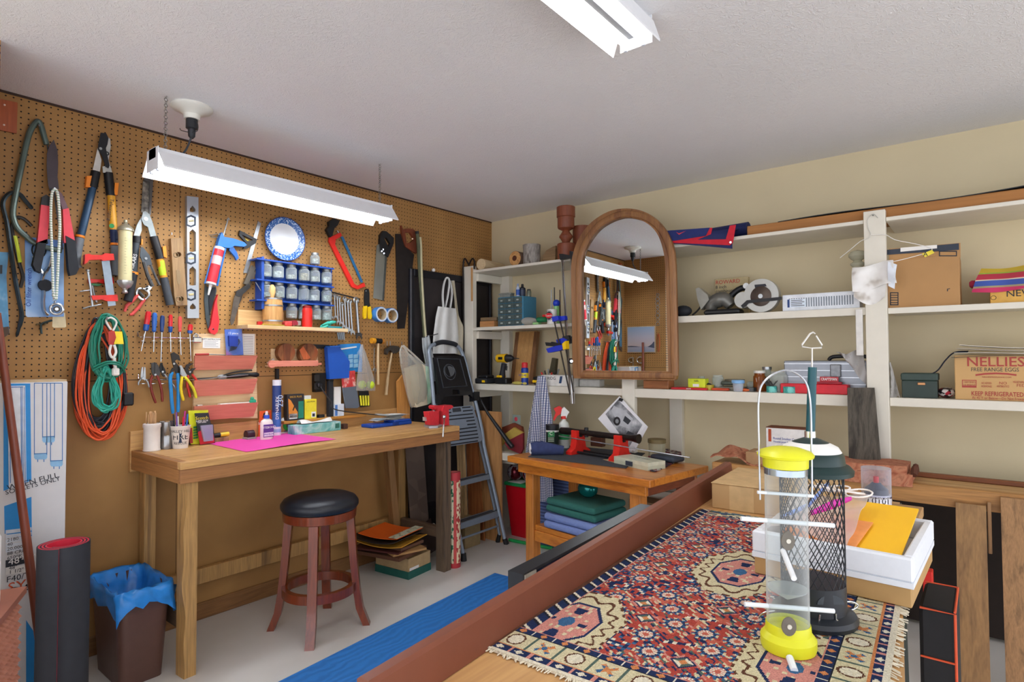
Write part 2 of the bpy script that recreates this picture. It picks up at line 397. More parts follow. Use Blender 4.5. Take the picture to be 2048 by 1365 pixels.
shop_light('white two-tube strip light fixed to the ceiling over the rug table',2.27,-3.13,-1.91,2.4416,.022,None,TUBE2)
t=T('lamp_holder','white porcelain ceiling lamp holder with a black plug adapter and cord','lamp holder')
hx,hy=.432,-2.538
P(t,'rose',M('#e6e4da',.3,nv=.02)).lathe([(.001,2.4416),(.083,2.4416),(.085,2.434),(.08,2.428),(.05,2.418),(.034,2.405),(.031,2.385),(.001,2.385)],(hx,hy,0),32)
a=P(t,'adapter',M('#26282c',.5));a.lathe([(.001,2.385),(.024,2.385),(.024,2.345),(.016,2.34),(.014,2.31),(.006,2.3),(.001,2.3)],(hx,hy,0),18)
P(t,'cord',M('#3a3f45',.5)).tube(smooth([(hx,hy,2.31),(hx-.002,hy-.012,2.27),(hx+.01,hy-.03,2.235),(hx+.02,hy-.045,2.217)],5),.0045)
P(t,'pull_cord',M('#2c2b2a',.6)).tube(smooth([(hx+.02,hy,2.38),(hx+.035,hy+.01,2.36),(hx+.03,hy+.01,2.33),(hx+.005,hy-.01,2.325),(hx-.03,hy-.03,2.335),(hx-.036,hy-.035,2.345)],4),.0017)
# ================================================================ shelving on the back wall
WHITE=M('#dfdacb',.45,nv=.04,ns=12,bump=.04,bs=40)
t=T('built_in_shelving','white painted built-in shelving covering the cream wall','shelves')
Y0=-.37
def shelf(x0,x1,z0,z1,lip,y0=Y0):
    m=P(t,'shelf',WHITE);m.box((x0,y0+.018,z1-.019),(x1,-.001,z1));m.box((x0,y0,z0),(x1,y0+.018,z1),.002);return m
shelf(.13,1.09,1.971,1.99,0);shelf(.13,1.09,1.531,1.555,0);shelf(.13,1.384,1.086,1.131,0)
shelf(1.09,2.702,1.971,1.99,0);shelf(1.09,2.702,1.526,1.564,0);shelf(1.469,2.702,1.08,1.134,0)
shelf(2.793,4.2,1.971,1.99,0);shelf(2.793,4.2,1.527,1.555,0);shelf(2.793,4.2,1.09,1.13,0)
shelf(.13,.74,.585,.64,0);shelf(1.45,2.02,.47,.53,0)
P(t,'post',WHITE).box((.03,Y0-.005,0),(.13,Y0+.04,2.024),.002)
P(t,'post',WHITE).box((2.702,Y0-.012,0),(2.792,Y0+.03,2.027),.002)
P(t,'post',WHITE).box((1.384,Y0-.008,.74),(1.469,Y0+.03,2.02),.002)
P(t,'post',WHITE).box((1.545,-.04,0),(1.63,-.001,1.08),.002)
P(t,'post',WHITE).box((.13,-.05,0),(.22,-.001,1.971),.002)
for z in (1.971,1.531,1.086):P(t,'side_rail',WHITE).box((.115,Y0+.04,z-.06),(.15,-.05,z-.001),.002)
P(t,'trim_strip',wood('#c99a63','#b5824c','Z')).box((.118,Y0-.012,1.755),(.133,Y0-.004,2.01),.001)
P(t,'hinge_strip',M('#d9d6cf',.3)).box((2.66,Y0-.012,1.33),(2.69,Y0+.01,1.555),.002)
# ================================================================ workbench
BTOP=wood('#d2a468','#b98950','Y',1.,.42,'#7d5836');BAPR=wood('#a87444','#80563a','Y',.8,.5,'#4a2f1e')
BEND=wood('#b07a45','#8a5d35','X',.8,.5,'#54361f');LEGW=wood('#b98f55','#8a6840','Z',.8,.6,'#4a3a2a')
t=T('workbench','long wooden workbench with a plank top against the brown pegboard wall','workbench')
bx,by0,by1,bz=.557,-2.619,-.965,.898
tp=P(t,'worktop',BTOP)
xs=[.02,.15,.29,.42,.525]
for a,b in zip(xs,xs[1:]):tp.box((a,by0+.035,bz-.03),(b-.0015,by1,bz),.0015)
tp.box((.526,by0,bz-.03),(bx,by1,bz),.0015)
P(t,'end_batten',BEND).box((.02,by0,bz-.03),(.525,by0+.034,bz),.0015)
P(t,'apron',BAPR).box((bx-.02,by0,bz-.088),(bx-.0005,by1,bz-.0305),.001)
P(t,'end_apron',BEND).box((.02,by0+.0005,bz-.088),(bx-.0205,by0+.02,bz-.0305),.001)
P(t,'end_apron',BEND).box((.02,by1-.02,bz-.088),(bx-.0205,by1-.0005,bz-.0305),.001)
P(t,'backboard',wood('#cfa064','#b58a55','Y',.8,.5,'#8a6540')).box((.001,by0-.004,bz-.1),(.019,by1+.02,bz+.088),.001)
def leg(x0,x1,y0,y1,m,z1=bz-.03,jag=0):
    q=P(t,'leg',m)
    if not jag:return q.box((x0,y0,0),(x1,y1,z1),.002)
    def fn(u,v):
        a=u*4;zz=v*z1;wob=.005*math.sin(9*v)+.004*math.sin(23*v+1)
        cs=[(x0,y0),(x1+wob*.3,y0+wob),(x1,y1),(x0,y1+wob),(x0,y0)]
        i=min(3,int(a));f=a-i;return (cs[i][0]*(1-f)+cs[i+1][0]*f,cs[i][1]*(1-f)+cs[i+1][1]*f,zz)
    q.sheet(fn,4,24);return q
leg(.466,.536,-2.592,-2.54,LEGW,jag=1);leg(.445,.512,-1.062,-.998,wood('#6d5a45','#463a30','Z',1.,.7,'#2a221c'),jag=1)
leg(.03,.09,-2.585,-2.535,LEGW);leg(.03,.09,-1.06,-1.0,LEGW)
P(t,'stretcher',LEGW).box((.03,-2.53,.2),(.065,-1.065,.275),.002)
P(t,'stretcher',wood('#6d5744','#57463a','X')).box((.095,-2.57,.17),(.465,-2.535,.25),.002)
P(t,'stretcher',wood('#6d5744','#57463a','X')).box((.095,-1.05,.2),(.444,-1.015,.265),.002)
P(t,'tool_ledge',wood('#c98b3c','#b07530','Y')).box((.02,-1.87,.955),(.06,-1.30,.972),.002)
# ================================================================ stool
SW=wood('#7e3517','#5c240f','Z',.7,.3,'#3c160a',.05,.4)
t=T('bar_stool','round backless wooden stool with a padded black seat','stool')
sx,sy=.554,-1.962
P(t,'seat',M('#1c2028',.32,nv=.15,ns=60,bump=.12,bs=350)).lathe([(.001,.553),(.178,.553),(.186,.566),(.186,.582),(.172,.601),(.14,.614),(.09,.622),(.001,.624)],(sx,sy,0),48)
P(t,'seat_frame',SW).lathe([(.001,.508),(.168,.508),(.174,.512),(.176,.55),(.001,.552)],(sx,sy,0),48)
for k in range(4):
    a=k*PI/2+PI/4+.02;d=V((math.cos(a),math.sin(a),0));q=V((-d.y,d.x,0));c=V((sx,sy,0))
    prof=[(.128,.509),(.148,.3),(.163,.17),(.178,.08),(.212,0)];prof2=[(.245,0),(.212,.08),(.196,.17),(.182,.3),(.166,.509)]
    P(t,'leg',SW).prism([c+d*r+V((0,0,z))-q*.021 for r,z in prof+prof2],q,.042)
ring=P(t,'footrest',SW);ring.lathe([(.150,.165),(.176,.165),(.176,.205),(.150,.205)],(sx,sy,0),48,closed=True)
for m_ in ALL:
    if getattr(m_,'root',None) is t and isinstance(m_,MB):
        for v in m_.v:v.z *= 1.055
# ================================================================ small table
TW=wood('#cd7f2e','#b0621f','X',.9,.35,'#8a4516',.05,.3);TWL=wood('#c9803a','#a8642a','Z',.8,.4,'#7a441c')
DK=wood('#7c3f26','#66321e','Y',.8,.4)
t=T('side_table','small orange-brown wooden table with a low shelf','table')
A,B,Cc=onz(1014,912,.72),onz(1300,962,.72),onz(1367,925,.72)
ux=(B-A).normalized();D=A+(Cc-B);wid=(B-A).length;uy=V((-ux.y,ux.x,0));dep=(Cc-B).dot(uy)
TABF=Matrix(((ux.x,uy.x,0,A.x),(ux.y,uy.y,0,A.y),(0,0,1,0),(0,0,0,1)))
def tb(m,lo,hi,bev=.003):s0=len(m.v);m.box(lo,hi,bev);return m.xf(TABF,s0)
tb(P(t,'tabletop',TW),(0,0,.682),(wid,dep,.72),.004)
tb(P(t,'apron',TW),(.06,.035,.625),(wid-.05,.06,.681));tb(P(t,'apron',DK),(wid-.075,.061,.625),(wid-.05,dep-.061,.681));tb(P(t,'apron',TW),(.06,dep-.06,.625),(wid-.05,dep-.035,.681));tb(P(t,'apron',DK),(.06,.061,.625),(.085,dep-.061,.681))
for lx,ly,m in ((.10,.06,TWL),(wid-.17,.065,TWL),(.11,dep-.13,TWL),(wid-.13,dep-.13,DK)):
    tb(P(t,'leg',m),(lx,ly,0),(lx+.065,ly+.065,.682))
tb(P(t,'low_shelf',TW),(.166,.075,.285),(wid-.14,dep-.1,.315))
tb(P(t,'shelf_rail',TW),(.166,.07,.22),(wid-.172,.09,.284))
TZ=.72
def tabp(px,py):return onz(px,py,.72)
# ================================================================ folding table with the rug
GT=.80
t=T('folding_table','tan laminate folding table under the patterned rug','table')
RL0,RL1=onz(1440,987,GT),onz(885,1365,GT)
TRX=lambda y:3.012-(y+2.25)*.1
TLX=lambda y:RL0.x+(RL1.x-RL0.x)*(y-RL0.y)/(RL1.y-RL0.y)-.045
P(t,'tabletop',wood('#c79a63','#b98b56','Y',.5,.45)).prism([(TLX(-3.02),-3.02,GT-.03),(TRX(-3.02),-3.02,GT-.03),(TRX(-1.13),-1.13,GT-.03),(TLX(-1.13),-1.13,GT-.03)],(0,0,1),.03)
P(t,'edge_band',M('#2e3a36',.5)).prism([(TRX(-3.02)+.0005,-3.02,GT-.04),(TRX(-3.02)+.006,-3.02,GT-.04),(TRX(-1.13)+.006,-1.13,GT-.04),(TRX(-1.13)+.0005,-1.13,GT-.04)],(0,0,1),.038)
for x in (2.5,2.9):
    for y in (-2.85,-1.3):P(t,'leg',M('#4a3a30',.4,.6)).tube([(x,y,0),(x,y,GT-.031)],.014)
# raised brown rail along its edge: lower line measured on the table, upper line straight above its outer side
r=S('side_rail_board','long reddish brown painted rail board standing along the edge of the rug table','board',M('#7a4430',.42,nv=.05,ns=20))
dl=(RL1-RL0).normalized();outv=V((-dl.y,dl.x,0));outv=outv if outv.x < 0 else -outv
def above(base,px,py):# height where the sight line passes the vertical plane through the rail
    d=ray(px,py);n=outv;tt=(base-CAM).dot(n)/d.dot(n);return CAM+d*tt
b0=RL0-dl*.0;b1=RL1+dl*.15
h0=above(RL0+outv*.01,1462,925);h1=above(RL0+outv*.01,740,1365);hA,hB=h0,h1
def hz(s):f=s;return hA.z*(1-f)+hB.z*f
Lr=(hB-hA).length
vs=[];K=14
sec=[]
for i in range(K+1):
    f=i/K;base=hA.lerp(hB,f);top=base.z;base=V((base.x,base.y,GT+.001));s_in=-outv*.010
    sec.append([base+s_in,V((base.x,base.y,top-.006))-outv*.002,V((base.x,base.y,top))+outv*.004,V((base.x,base.y,top+.001))+outv*.022,V((base.x,base.y,top-.004))+outv*.028,base+outv*.028])
b_=len(r.v);r.v += [p for s_ in sec for p in s_]
for i in range(K):
    for j in range(6):r.f.append((b_+i*6+j,b_+i*6+(j+1) % 6,b_+(i+1)*6+(j+1) % 6,b_+(i+1)*6+j))
r.f += [tuple(b_+j for j in reversed(range(6))),tuple(b_+K*6+j for j in range(6))]
# black case standing behind the rail
t=T('black_case','long flat black case standing on edge behind the brown rail','case')
KZ=.79
k0,k1,kr=onz(1016,1142,KZ),onz(1281,1008,KZ),onz(1030,1151,KZ)
kd=(k1-k0).normalized();kn=V((kd.y,-kd.x,0));kw=.045
P(t,'shell',M('#20242c',.35,.2,nv=.2,ns=40)).prism([k0,k0+kn*kw,k0+kn*kw-V((0,0,KZ)),k0-V((0,0,KZ))],kd,(k1-k0).length)
f0=k0+kn*(kw+.0005)
P(t,'glossy_panel',M('#0b1a38',.08,.3,nv=0)).prism([f0+kd*.05-V((0,0,.008)),f0+kd*.05-V((0,0,.4)),f0+kd*((k1-k0).length-.05)-V((0,0,.4)),f0+kd*((k1-k0).length-.05)-V((0,0,.008))],kn,.002)
for s_ in (0,1):
    m=P(t,'corner_bracket',M('#b9b3a6',.4,.6));o=f0+kd*(.006 if s_ == 0 else (k1-k0).length-.006);e=kd if s_ == 0 else -kd
    m.prism([o-V((0,0,.004)),o+e*.05-V((0,0,.004)),o+e*.05-V((0,0,.014)),o+e*.014-V((0,0,.014)),o+e*.014-V((0,0,.06)),o-V((0,0,.06))],kn,.0035)
# ================================================================ low bench under the right shelves
BW=wood('#b17f45','#8f6434','X',.8,.5,'#6a4524')
t=T('plank_bench','rough wooden bench with a plank top under the lower shelves','bench')
e0,e1=onz(1700,957,.78),onz(2048,989,.78)
yb=(e0.y+e1.y)/2
P(t,'front_rail',BW).box((2.03,yb,.70),(4.2,yb+.04,.78),.003)
P(t,'top_plank',wood('#c8a06c','#a87f4c','X',.8,.5)).box((2.03,yb+.041,.745),(4.2,-.40,.779),.003)
P(t,'back_strip',wood('#7a4522','#5f3318','X')).box((2.80,-.43,.7795),(4.2,-.40,.80),.003)
for x in (2.1,4.1):P(t,'leg',BW).box((x,yb+.045,0),(x+.06,yb+.11,.744),.003)
P(t,'void_shade_panel',M('#241a14',.8)).box((2.42,-.12,.02),(4.1,-.1,.744))  # near-black sheet: shade of the void under the bench put into its colour
BENCHY=yb
PK=wood('#9c7648','#7d5c38','Z',.7,.6,'#5a4430')
def plank(label,x0,x1,z1,y0,y1,th,m=PK,nm='plank',screws=1):
    t=T(nm,label,'plank','planks leaning on the bench');b=P(t,'board',m);st=len(b.v)
    b.prism([(x0,y0,0),(x1,y0,0),(x1,y1,z1),(x0,y1,z1)],(0,1,0),th)
    if screws:
        for x in (x0+.02,x1-.02):P(t,'screw',M('#2c241c',.5)).cyl((x,y1-.0015,z1-.03),(x,y1+.004,z1-.03),.005,n=10)
pa,pb=ony(1911,1006,BENCHY-.03),ony(1972,1006,BENCHY-.03)
plank('smooth brown plank with two screw holes leaning on the low bench',pa.x,pb.x,pa.z,BENCHY-.16,BENCHY-.026,.024)
pa=ony(2001,998,BENCHY-.03)
plank('wide saw-marked plank leaning on the low bench at its right',pa.x,pa.x+.15,pa.z+.005,BENCHY-.18,BENCHY-.026,.024,wood('#a37a50','#80603e','Z',1.6,.7,'#5e452c',.6))
pa,pb=ony(1974,1000,BENCHY-.025),ony(1985,1110,BENCHY-.025)
S('hanging_offcut','short narrow offcut of wood fixed between the two leaning planks','offcut',wood('#a37a50','#80603e','Z',1.6)).box((pa.x,BENCHY-.022,pb.z),(pb.x,BENCHY+.0005,pa.z-.01),.002)
# ================================================================ tools on the pegboard
def Q(ox,oy,pts,s=4.55):return [(ox+p[0]/s,oy+p[1]/s)+tuple(p[2:]) for p in pts]
STEEL=M('#a9adb0',.3,.85,nv=.12);DSTEEL=M('#4b4a49',.42,.7,nv=.25,ns=25);CHROME=M('#d3d7da',.15,.95,nv=.05)
BLK=M('#17181b',.45,nv=.15);BLKR=M('#22252b',.7,nv=.12);DGREY=M('#3d4248',.6);RED=M('#d8281f',.35,nv=.06);PINKR=M('#e0414f',.4,nv=.06)
ORANGE=M('#f08a24',.4,nv=.05);YEL=M('#f2c512',.4,nv=.05);BLUE=M('#1f6fc0',.4,nv=.06);NAVY=M('#1c2c55',.5);GREYG=M('#6e757a',.6)
WHT=M('#ecebe7',.5,nv=.03);PAPER=M('#f1efe9',.8,nv=.02,ns=10);OLDW=wood('#9b7b52','#77593a','Z',1.,.6,'#4b3623');PINE=wood('#dcb67f','#c99c62','Y',.8,.5)
GREEN=M('#2f9b4d',.4);TEAL=M('#1c8f84',.5);INK=M('#262932',.6,nv=0);INKR=M('#b8322a',.6,nv=0);INKB=M('#21419a',.6,nv=0);INKW=M('#f4f4f2',.6,nv=0)
def rivet(t,px,py,o,r=.004,m=STEEL,pl=L):P(t,'rivet',m).cyl(pl.at(px,py,o),pl.at(px,py,o)+pl.n*.003,r,n=12)
def lift(t,d):# layers of tools hung over each other
    for m in ALL:
        if isinstance(m,MB) and m.root is t:
            for v in m.v:
                if v.x > 0:v.x += d
# --- small wood square, far left
t=T('wood_square','small reddish wood square screwed to the pegboard corner below the ceiling','board')
P(t,'board',wood('#a9552c','#8f4421','Z',.6,.35)).pp(L,[(-8,198),(34,207),(32,268),(-8,260)],-.0005,.012)
for p in ((9,210),(8,250)):P(t,'screw',M('#f0d9cd',.3)).ball(L.at(p[0],p[1],.0125),.004,10)
# --- bow saw frame
t=T('bow_saw','big grey-green tubular bow saw with a thin blade, topmost at the pegboard end','saw')
P(t,'frame',M('#5f6f68',.35,.4,nv=.25,ns=12)).pt(L,Q(0,180,[(425,500),(395,400),(370,315),(340,285),(290,345),(250,450),(205,650),(160,860),(120,1080),(125,1180),(165,1265),(235,1330),(300,1385),(420,1435),(560,1465)]),.02,.011,10,4)
P(t,'blade',M('#55585a',.4,.7)).pp(L,Q(0,180,[(418,470),(432,470),(575,1450),(560,1460)]),.018,.0015)
P(t,'hook',STEEL).tube([L.at(78,252,-.001),L.at(78,252,.03),L.at(78,249,.034)],.003)
# --- wrecking bars
t=T('crowbar','dark steel crowbar with a hooked top and a flattened bottom tip','crowbar')
pts=Q(0,180,[(295,1085),(230,1010),(180,950),(110,935),(50,975),(25,1050),(60,1200),(85,1370),(125,1650),(170,1900),(197,2050),(180,2140),(150,2250)])
sp=[L.at(x,y,.016) for x,y in pts]
P(t,'bar',M('#3f4a50',.35,.7,nv=.3,ns=15)).tube(smooth(sp,4),[.004]+[.0085]*(4*11)+[.006]*3+[.002],6,up=(1,0,0))
t=T('pry_bar','thin dark pry bar with a yellow-green sleeve hanging beside the crowbar','crowbar')
P(t,'bar',DSTEEL).pt(L,Q(0,180,[(290,1240),(220,1175),(150,1160),(112,1220),(115,1310),(160,1520),(205,1680),(205,1730),(186,1800)]),.008,.0065,8,4)
P(t,'sleeve',M('#c3cf2e',.4)).pt(L,Q(0,460,[(132,55),(158,180),(180,298)]),.008,.0085,10)
# --- hand saw / trowel at the very edge
t=T('blue_saw','blue steel saw blade with white paint smears, cut off by the picture edge','saw')
P(t,'blade',pattern('noise',['#2c5673','#4b86a8','#e9eef0'],9,.35,scale=(9,9,5),interp='LINEAR',metal=.2)).pp(L,Q(0,460,[(-60,200),(75,207),(55,420),(82,940),(60,965),(-60,1000)]),-.0005,.0065)
P(t,'tip',M('#5a4636',.6)).pp(L,Q(0,460,[(-60,900),(78,880),(84,945),(0,1010),(-60,1012)]),.0062,.002)
P(t,'slot',BLK).pp(L,Q(0,460,[(0,320),(22,320),(20,400),(0,400)]),.0061,.001)
# --- blister card with strap wrench
t=T('blister_pack','blue and white blister pack holding a chrome wrench below the hedge shears','package')
P(t,'card',pattern('noise',['#3c78c8','#8db6e4','#dfeaf6'],3,.4,scale=(3,3,4),interp='LINEAR')).pp(L,Q(0,460,[(225,90),(300,70),(580,100),(580,790),(250,795),(232,780)]),.001,.002)
w=P(t,'wrench',CHROME);w.pt(L,Q(0,460,[(440,340),(400,410),(385,480),(400,560),(395,650),(405,740),(440,775)]),.012,.012,10,4,flat=.5)
P(w,'jaw',CHROME).pt(L,Q(0,460,[(300,240),(350,330),(400,400),(450,330),(470,240)]),.012,.006,8,4)
P(w,'head',BLKR).cyl(L.at(90,571,.004),L.at(90,571,.03),.026,.022)
P(w,'band',BLK).tube(smooth([L.at(78+14*math.cos(a),500+16*math.sin(a),.01) for a in [i*PI/8 for i in range(16)]],1),.003,6,True)
P(t,'print',INKB).text('Oil filter wrench',.018,L.at(58,575,.0031),u=L.v,v=-L.u)
# --- hedge shears
t=T('hedge_shears','hedge shears with dark blades up and pink-red and black handles','shears')
b=P(t,'blade',M('#4a4246',.35,.6,nv=.2,ns=10));b.pp(L,Q(0,180,[(478,462),(512,560),(518,680),(512,800),(525,910),(440,930),(424,850),(413,720),(415,590),(440,510)]),.028,.003)
P(t,'blade',M('#5a5557',.35,.6)).pp(L,Q(0,180,[(470,470),(485,560),(488,700),(480,850),(500,930),(455,940),(440,860),(424,720),(424,590)]),.024,.003)
rivet(t,101.5,381,.03,.009,DSTEEL)
for nm,body,col,grip in (('a',[(352,1058),(432,1072),(408,1400),(318,1400)],[(362,985),(400,965),(438,990),(432,1078),(350,1062)],[(318,1285+115),(410,1285+125),(402,1370),(350,1620),(345,1675),(300,1655),(272,1600)]),('b',[(548,1100),(600,1088),(665,1420),(560,1400)],[(515,930),(545,960),(600,1090),(550,1105),(510,985)],[(570,1340),(655,1385),(688,1640),(660,1690),(610,1700),(596,1650)])):
    h=P(t,'handle',PINKR);h.pp(L,Q(0,180,body),.022,.022)
    P(h,'collar',M('#1d1d20',.4) if nm == 'a' else M('#6b5358',.35,.5)).pp(L,Q(0,180,col),.021,.018)
    P(h,'grip',BLKR).pp(L,Q(0,180,grip),.0185,.03)
lift(t,.016)
# --- rope with ratchet
t=T('rope_hanger','white and green braided rope loop with a chrome ring hanging over the shears','rope')
RP=pattern('stripe',['#f0efe8','#e4e6dc','#7cab86','#f0efe8'],1,.8,scale=(0,60,95),ax=2)
P(t,'rope',RP).pt(L,[(108,379,.05),(101,390,.052),(99,440,.054),(102,515,.054),(104,585,.05),(107,600,.046)],.05,.0052,8,4)
P(t,'rope',RP).pt(L,[(106,379,.05),(113,390,.052),(117,450,.054),(114,520,.054),(112,565,.05),(110,600,.046)],.05,.0052,8,4)
P(t,'ring',CHROME).torus(L.at(111,619,.045),.022,.0055,(1,0,0));P(t,'wheel',DSTEEL).cyl(L.at(111,619,.04),L.at(111,619,.054),.0135,n=20)
P(t,'hub',CHROME).cyl(L.at(111,619,.05),L.at(111,619,.06),.006)
for i in range(5):P(t,'link',CHROME).torus(L.at(104+i*.8,587+i*4.6,.048),.006,.0016,(1,.2,0) if i % 2 else (.1,1,0),12,6)
P(t,'nail',STEEL).tube([L.at(107,378,-.001),L.at(107,378,.06)],.003)
lift(t,.018)
S('paper_tag','blank beige paper tag hanging under the chrome ring','tag',M('#d9c9a3',.8)).pp(L,Q(0,460,[(478,780),(590,755),(602,880),(590,890),(490,892),(474,880)]),-.0005,.002)
t=T('peg_hook','empty dark metal peg hook below the blister pack','hook')
P(t,'plate',M('#6b5a3c',.5,.6)).tube([L.at(73,650,-.001),L.at(73,649,.012),L.at(91,649,.012),L.at(91,649,.03)],.0035);P(t,'stem',M('#3d4a4a',.4,.6)).tube(smooth([L.at(104,641,.012),L.at(84,648,.013),L.at(82,656,.014),L.at(83,668,.02)],4),.0045)
# --- loppers
def loppers(label,blade,parts):
    t=T('loppers',label,'loppers')
    return t
t=T('loppers','orange and blue telescoping loppers with a black hooked blade at the top','loppers')
P(t,'blade',M('#25272b',.4,.3)).pp(L,Q(0,180,[(915,390),(965,398),(985,440),(975,500),(960,530),(995,690),(985,715),(958,700),(930,610),(890,540),(892,500)]),.026,.004)
P(t,'hook_jaw',M('#c3c4be',.35,.6)).pp(L,Q(0,180,[(960,410),(1000,450),(1005,520),(985,640),(1018,750),(935,755),(930,700),(965,690),(950,560),(975,500)]),.022,.004)
P(t,'ring',BLK).torus(L.at(214,307,.028),.007,.0025,(1,0,0),16,6);rivet(t,201,297.5,.03,.006)
P(t,'shank',M('#d6d4cd',.35,.5)).pp(L,Q(0,180,[(885,530),(920,640),(905,745),(840,735)]),.018,.006);
def lhandle(t,collar,tab,tube,grip,ringpt,tm,gm=GREYG,o=.014,dx=17,lab=None,oz=(0,180)):
    h=P(t,'handle',tm);h.pt(L,Q(*oz,tube),o,.016,12)
    P(h,'collar',BLK).pt(L,Q(*oz,collar),o,.019,12)
    P(h,'latch',ORANGE).pp(L,Q(*oz,tab),o-.012,.024)
    P(h,'grip',gm).pt(L,Q(*oz,grip),o,.0185,12)
    if ringpt:P(h,'ring',ORANGE).pt(L,Q(*oz,ringpt),o,.0185,12)
    if lab:P(h,'label',lab[0]).pt(L,Q(*oz,lab[1]),o,.0165,12)
    return h
lhandle(t,[(872,745),(842,890)],[(775,792),(832,790),(822,895),(765,893)],[(845,880),(735,1330)],[(725,1350),(695,1520),(690,1590),(705,1625)],[(730,1325),(726,1345)],M('#2c4a66',.3,.2))
h=lhandle(t,[(985,755),(1005,960)],[(1030,855),(1065,855),(1052,965),(1020,960)],[(1012,960),(1042,1400)],[(1045,1420),(1050,1600),(1048,1690)],[(1043,1395),(1044,1415)],NAVY,lab=(M('#e2a32c',.4),[(1013,965),(1032,1275)]))
P(h,'sticker',GREEN).cyl(L.at(223.5,452,.0285),L.at(223.5,452,.0312),.01)
P(h,'lettering',INK).text('Telescoping',.016,L.at(221,420,.031),u=(0,-.09,-1),v=(0,1,-.09))
# --- red clamps
t=T('bar_clamp','red bar clamp with a grey bar hanging by the loppers, upper of the two','clamp')
P(t,'bar',M('#8d99a5',.3,.8)).pp(L,Q(0,460,[(905,288),(978,285),(1035,690),(965,700)]),.03,.006)
P(t,'fixed_jaw',RED).pp(L,Q(0,460,[(742,235),(780,228),(800,238),(900,240),(920,224),(1000,228),(1008,285),(905,292),(890,280),(780,285),(760,310),(735,325),(740,290)]),.02,.026)
P(t,'sliding_jaw',RED).pp(L,Q(0,460,[(800,605),(1035,597),(1040,655),(940,655),(900,640),(810,645)]),.02,.026)
P(t,'screw',STEEL).pt(L,Q(0,460,[(785,385),(810,530),(828,700)]),.034,.0045);P(t,'handle',STEEL).pt(L,Q(0,460,[(740,722),(790,705),(905,682)]),.034,.0035);P(t,'hook',STEEL).tube([L.at(212,520,-.001),L.at(212,520,.03)],.003);P(t,'pad',STEEL).cyl(L.at(172,544,.034),L.at(173,541,.034),.008)
lift(t,.022)
t=T('bar_clamp','red bar clamp with a green-lined jaw hanging just below the upper red clamp','clamp')
P(t,'bar',M('#6f2a22',.4,.4)).pp(L,Q(0,460,[(960,300),(1000,295),(1025,490),(985,495)]),.006,.006)
P(t,'fixed_jaw',RED).pp(L,Q(0,460,[(795,450),(900,455),(1018,435),(1025,490),(940,495),(880,480),(800,490)]),.0,.02)
P(t,'pad',M('#3a7a4a',.5)).pp(L,Q(0,460,[(810,492),(925,497),(890,515),(840,510)]),.002,.018)
P(t,'screw',STEEL).pt(L,Q(0,460,[(842,505),(860,600),(880,660)]),.012,.0045);P(t,'handle',STEEL).pt(L,Q(0,460,[(725,562),(830,548)]),.012,.003)
# --- cream pump cylinder with a dial scale
t=T('hand_pump','cream coloured metal pump cylinder with an engraved scale, beside the red clamps','pump')
bc=L.at(250.5,512,.078);k=mpp(bc);up=(L.at(251,450,.045)-L.at(250,560,.045)).normalized();H2=50*k
P(t,'tube',M('#d9cf9f',.35,.1,nv=.06)).cyl(bc-up*H2,bc+up*H2,.0275,n=28)
for i in range(14):P(t,'mark',INK).box(bc+V((.0272,-.012,-.085+i*.0125)),bc+V((.0279,-.006 if i % 3 else -.001,-.0843+i*.0125)))
P(t,'top_cap',M('#b9b49c',.3,.6)).lathe([(.001,.052),(.007,.05),(.009,.04),(.006,.034),(.014,.03),(.032,.012),(.034,.004),(.034,0),(.001,0)],bc+up*H2,24,up)
P(t,'bottom_cap',M('#c3c3c0',.25,.7)).lathe([(.001,0),(.033,0),(.033,.01),(.024,.028),(.012,.036),(.009,.044),(.013,.052),(.009,.058),(.001,.06)],bc-up*H2,24,-up)
for v in (.085,-.085):P(t,'strap',M('#3c3424',.5)).tube([bc+up*v+V((-.0785,0,0)),bc+up*v+V((-.02,0,0))],.004)
# --- second loppers
t=T('loppers','grey loppers with silver jaws and a green-yellow label near the long spirit level','loppers')
P(t,'jaw',M('#8f9696',.5,.6)).pp(L,Q(240,180,[(205,1112),(225,1105),(262,1130),(290,1200),(330,1340),(275,1345),(250,1250),(215,1230),(190,1180)]),.03,.006)
P(t,'jaw',M('#9fa4a3',.5,.6)).pp(L,Q(240,180,[(190,1160),(195,1280),(170,1345),(120,1330),(150,1230)]),.026,.005)
rivet(t,240+235/4.55,180+1175/4.55,.036,.009,CHROME)
lhandle(t,[(150,60),(148,120)],[(178,90),(190,90),(188,140),(176,140)],[(150,60),(122,400)],[(122,395),(88,590),(70,650)],[(128,385),(124,405)],M('#3a4148',.4),BLKR,.028,oz=(240,460))
h=lhandle(t,[(305,60),(365,265)],[(370,160),(400,150),(410,260),(380,250)],[(360,262),(400,440)],[(398,435),(455,685)],None,M('#d99023',.4),DGREY,.028,lab=(M('#b6cf2b',.4),[(368,280),(392,415)]),oz=(240,460))
P(t,'lettering',INKW).text('FISKARS',.017,L.at(267,525,.047),u=(0,.22,1),v=(0,-1,.22))
# --- old long blade behind the shop light
t=T('old_blade','old mottled long blade hanging half behind the shop light','blade')
P(t,'blade',pattern('noise',['#3b3632','#6f6a62','#a49c8c'],30,.5,scale=(40,40,40),metal=.4)).pp(L,Q(240,180,[(205,835),(262,835),(262,1130),(240,1140),(190,1115)]),.012,.005)
P(t,'ferrule',M('#5d5a58',.35,.6)).pp(L,Q(240,180,[(250,700),(290,760),(292,850),(272,1140),(258,1150),(258,840),(205,830)]),.0095,.012)
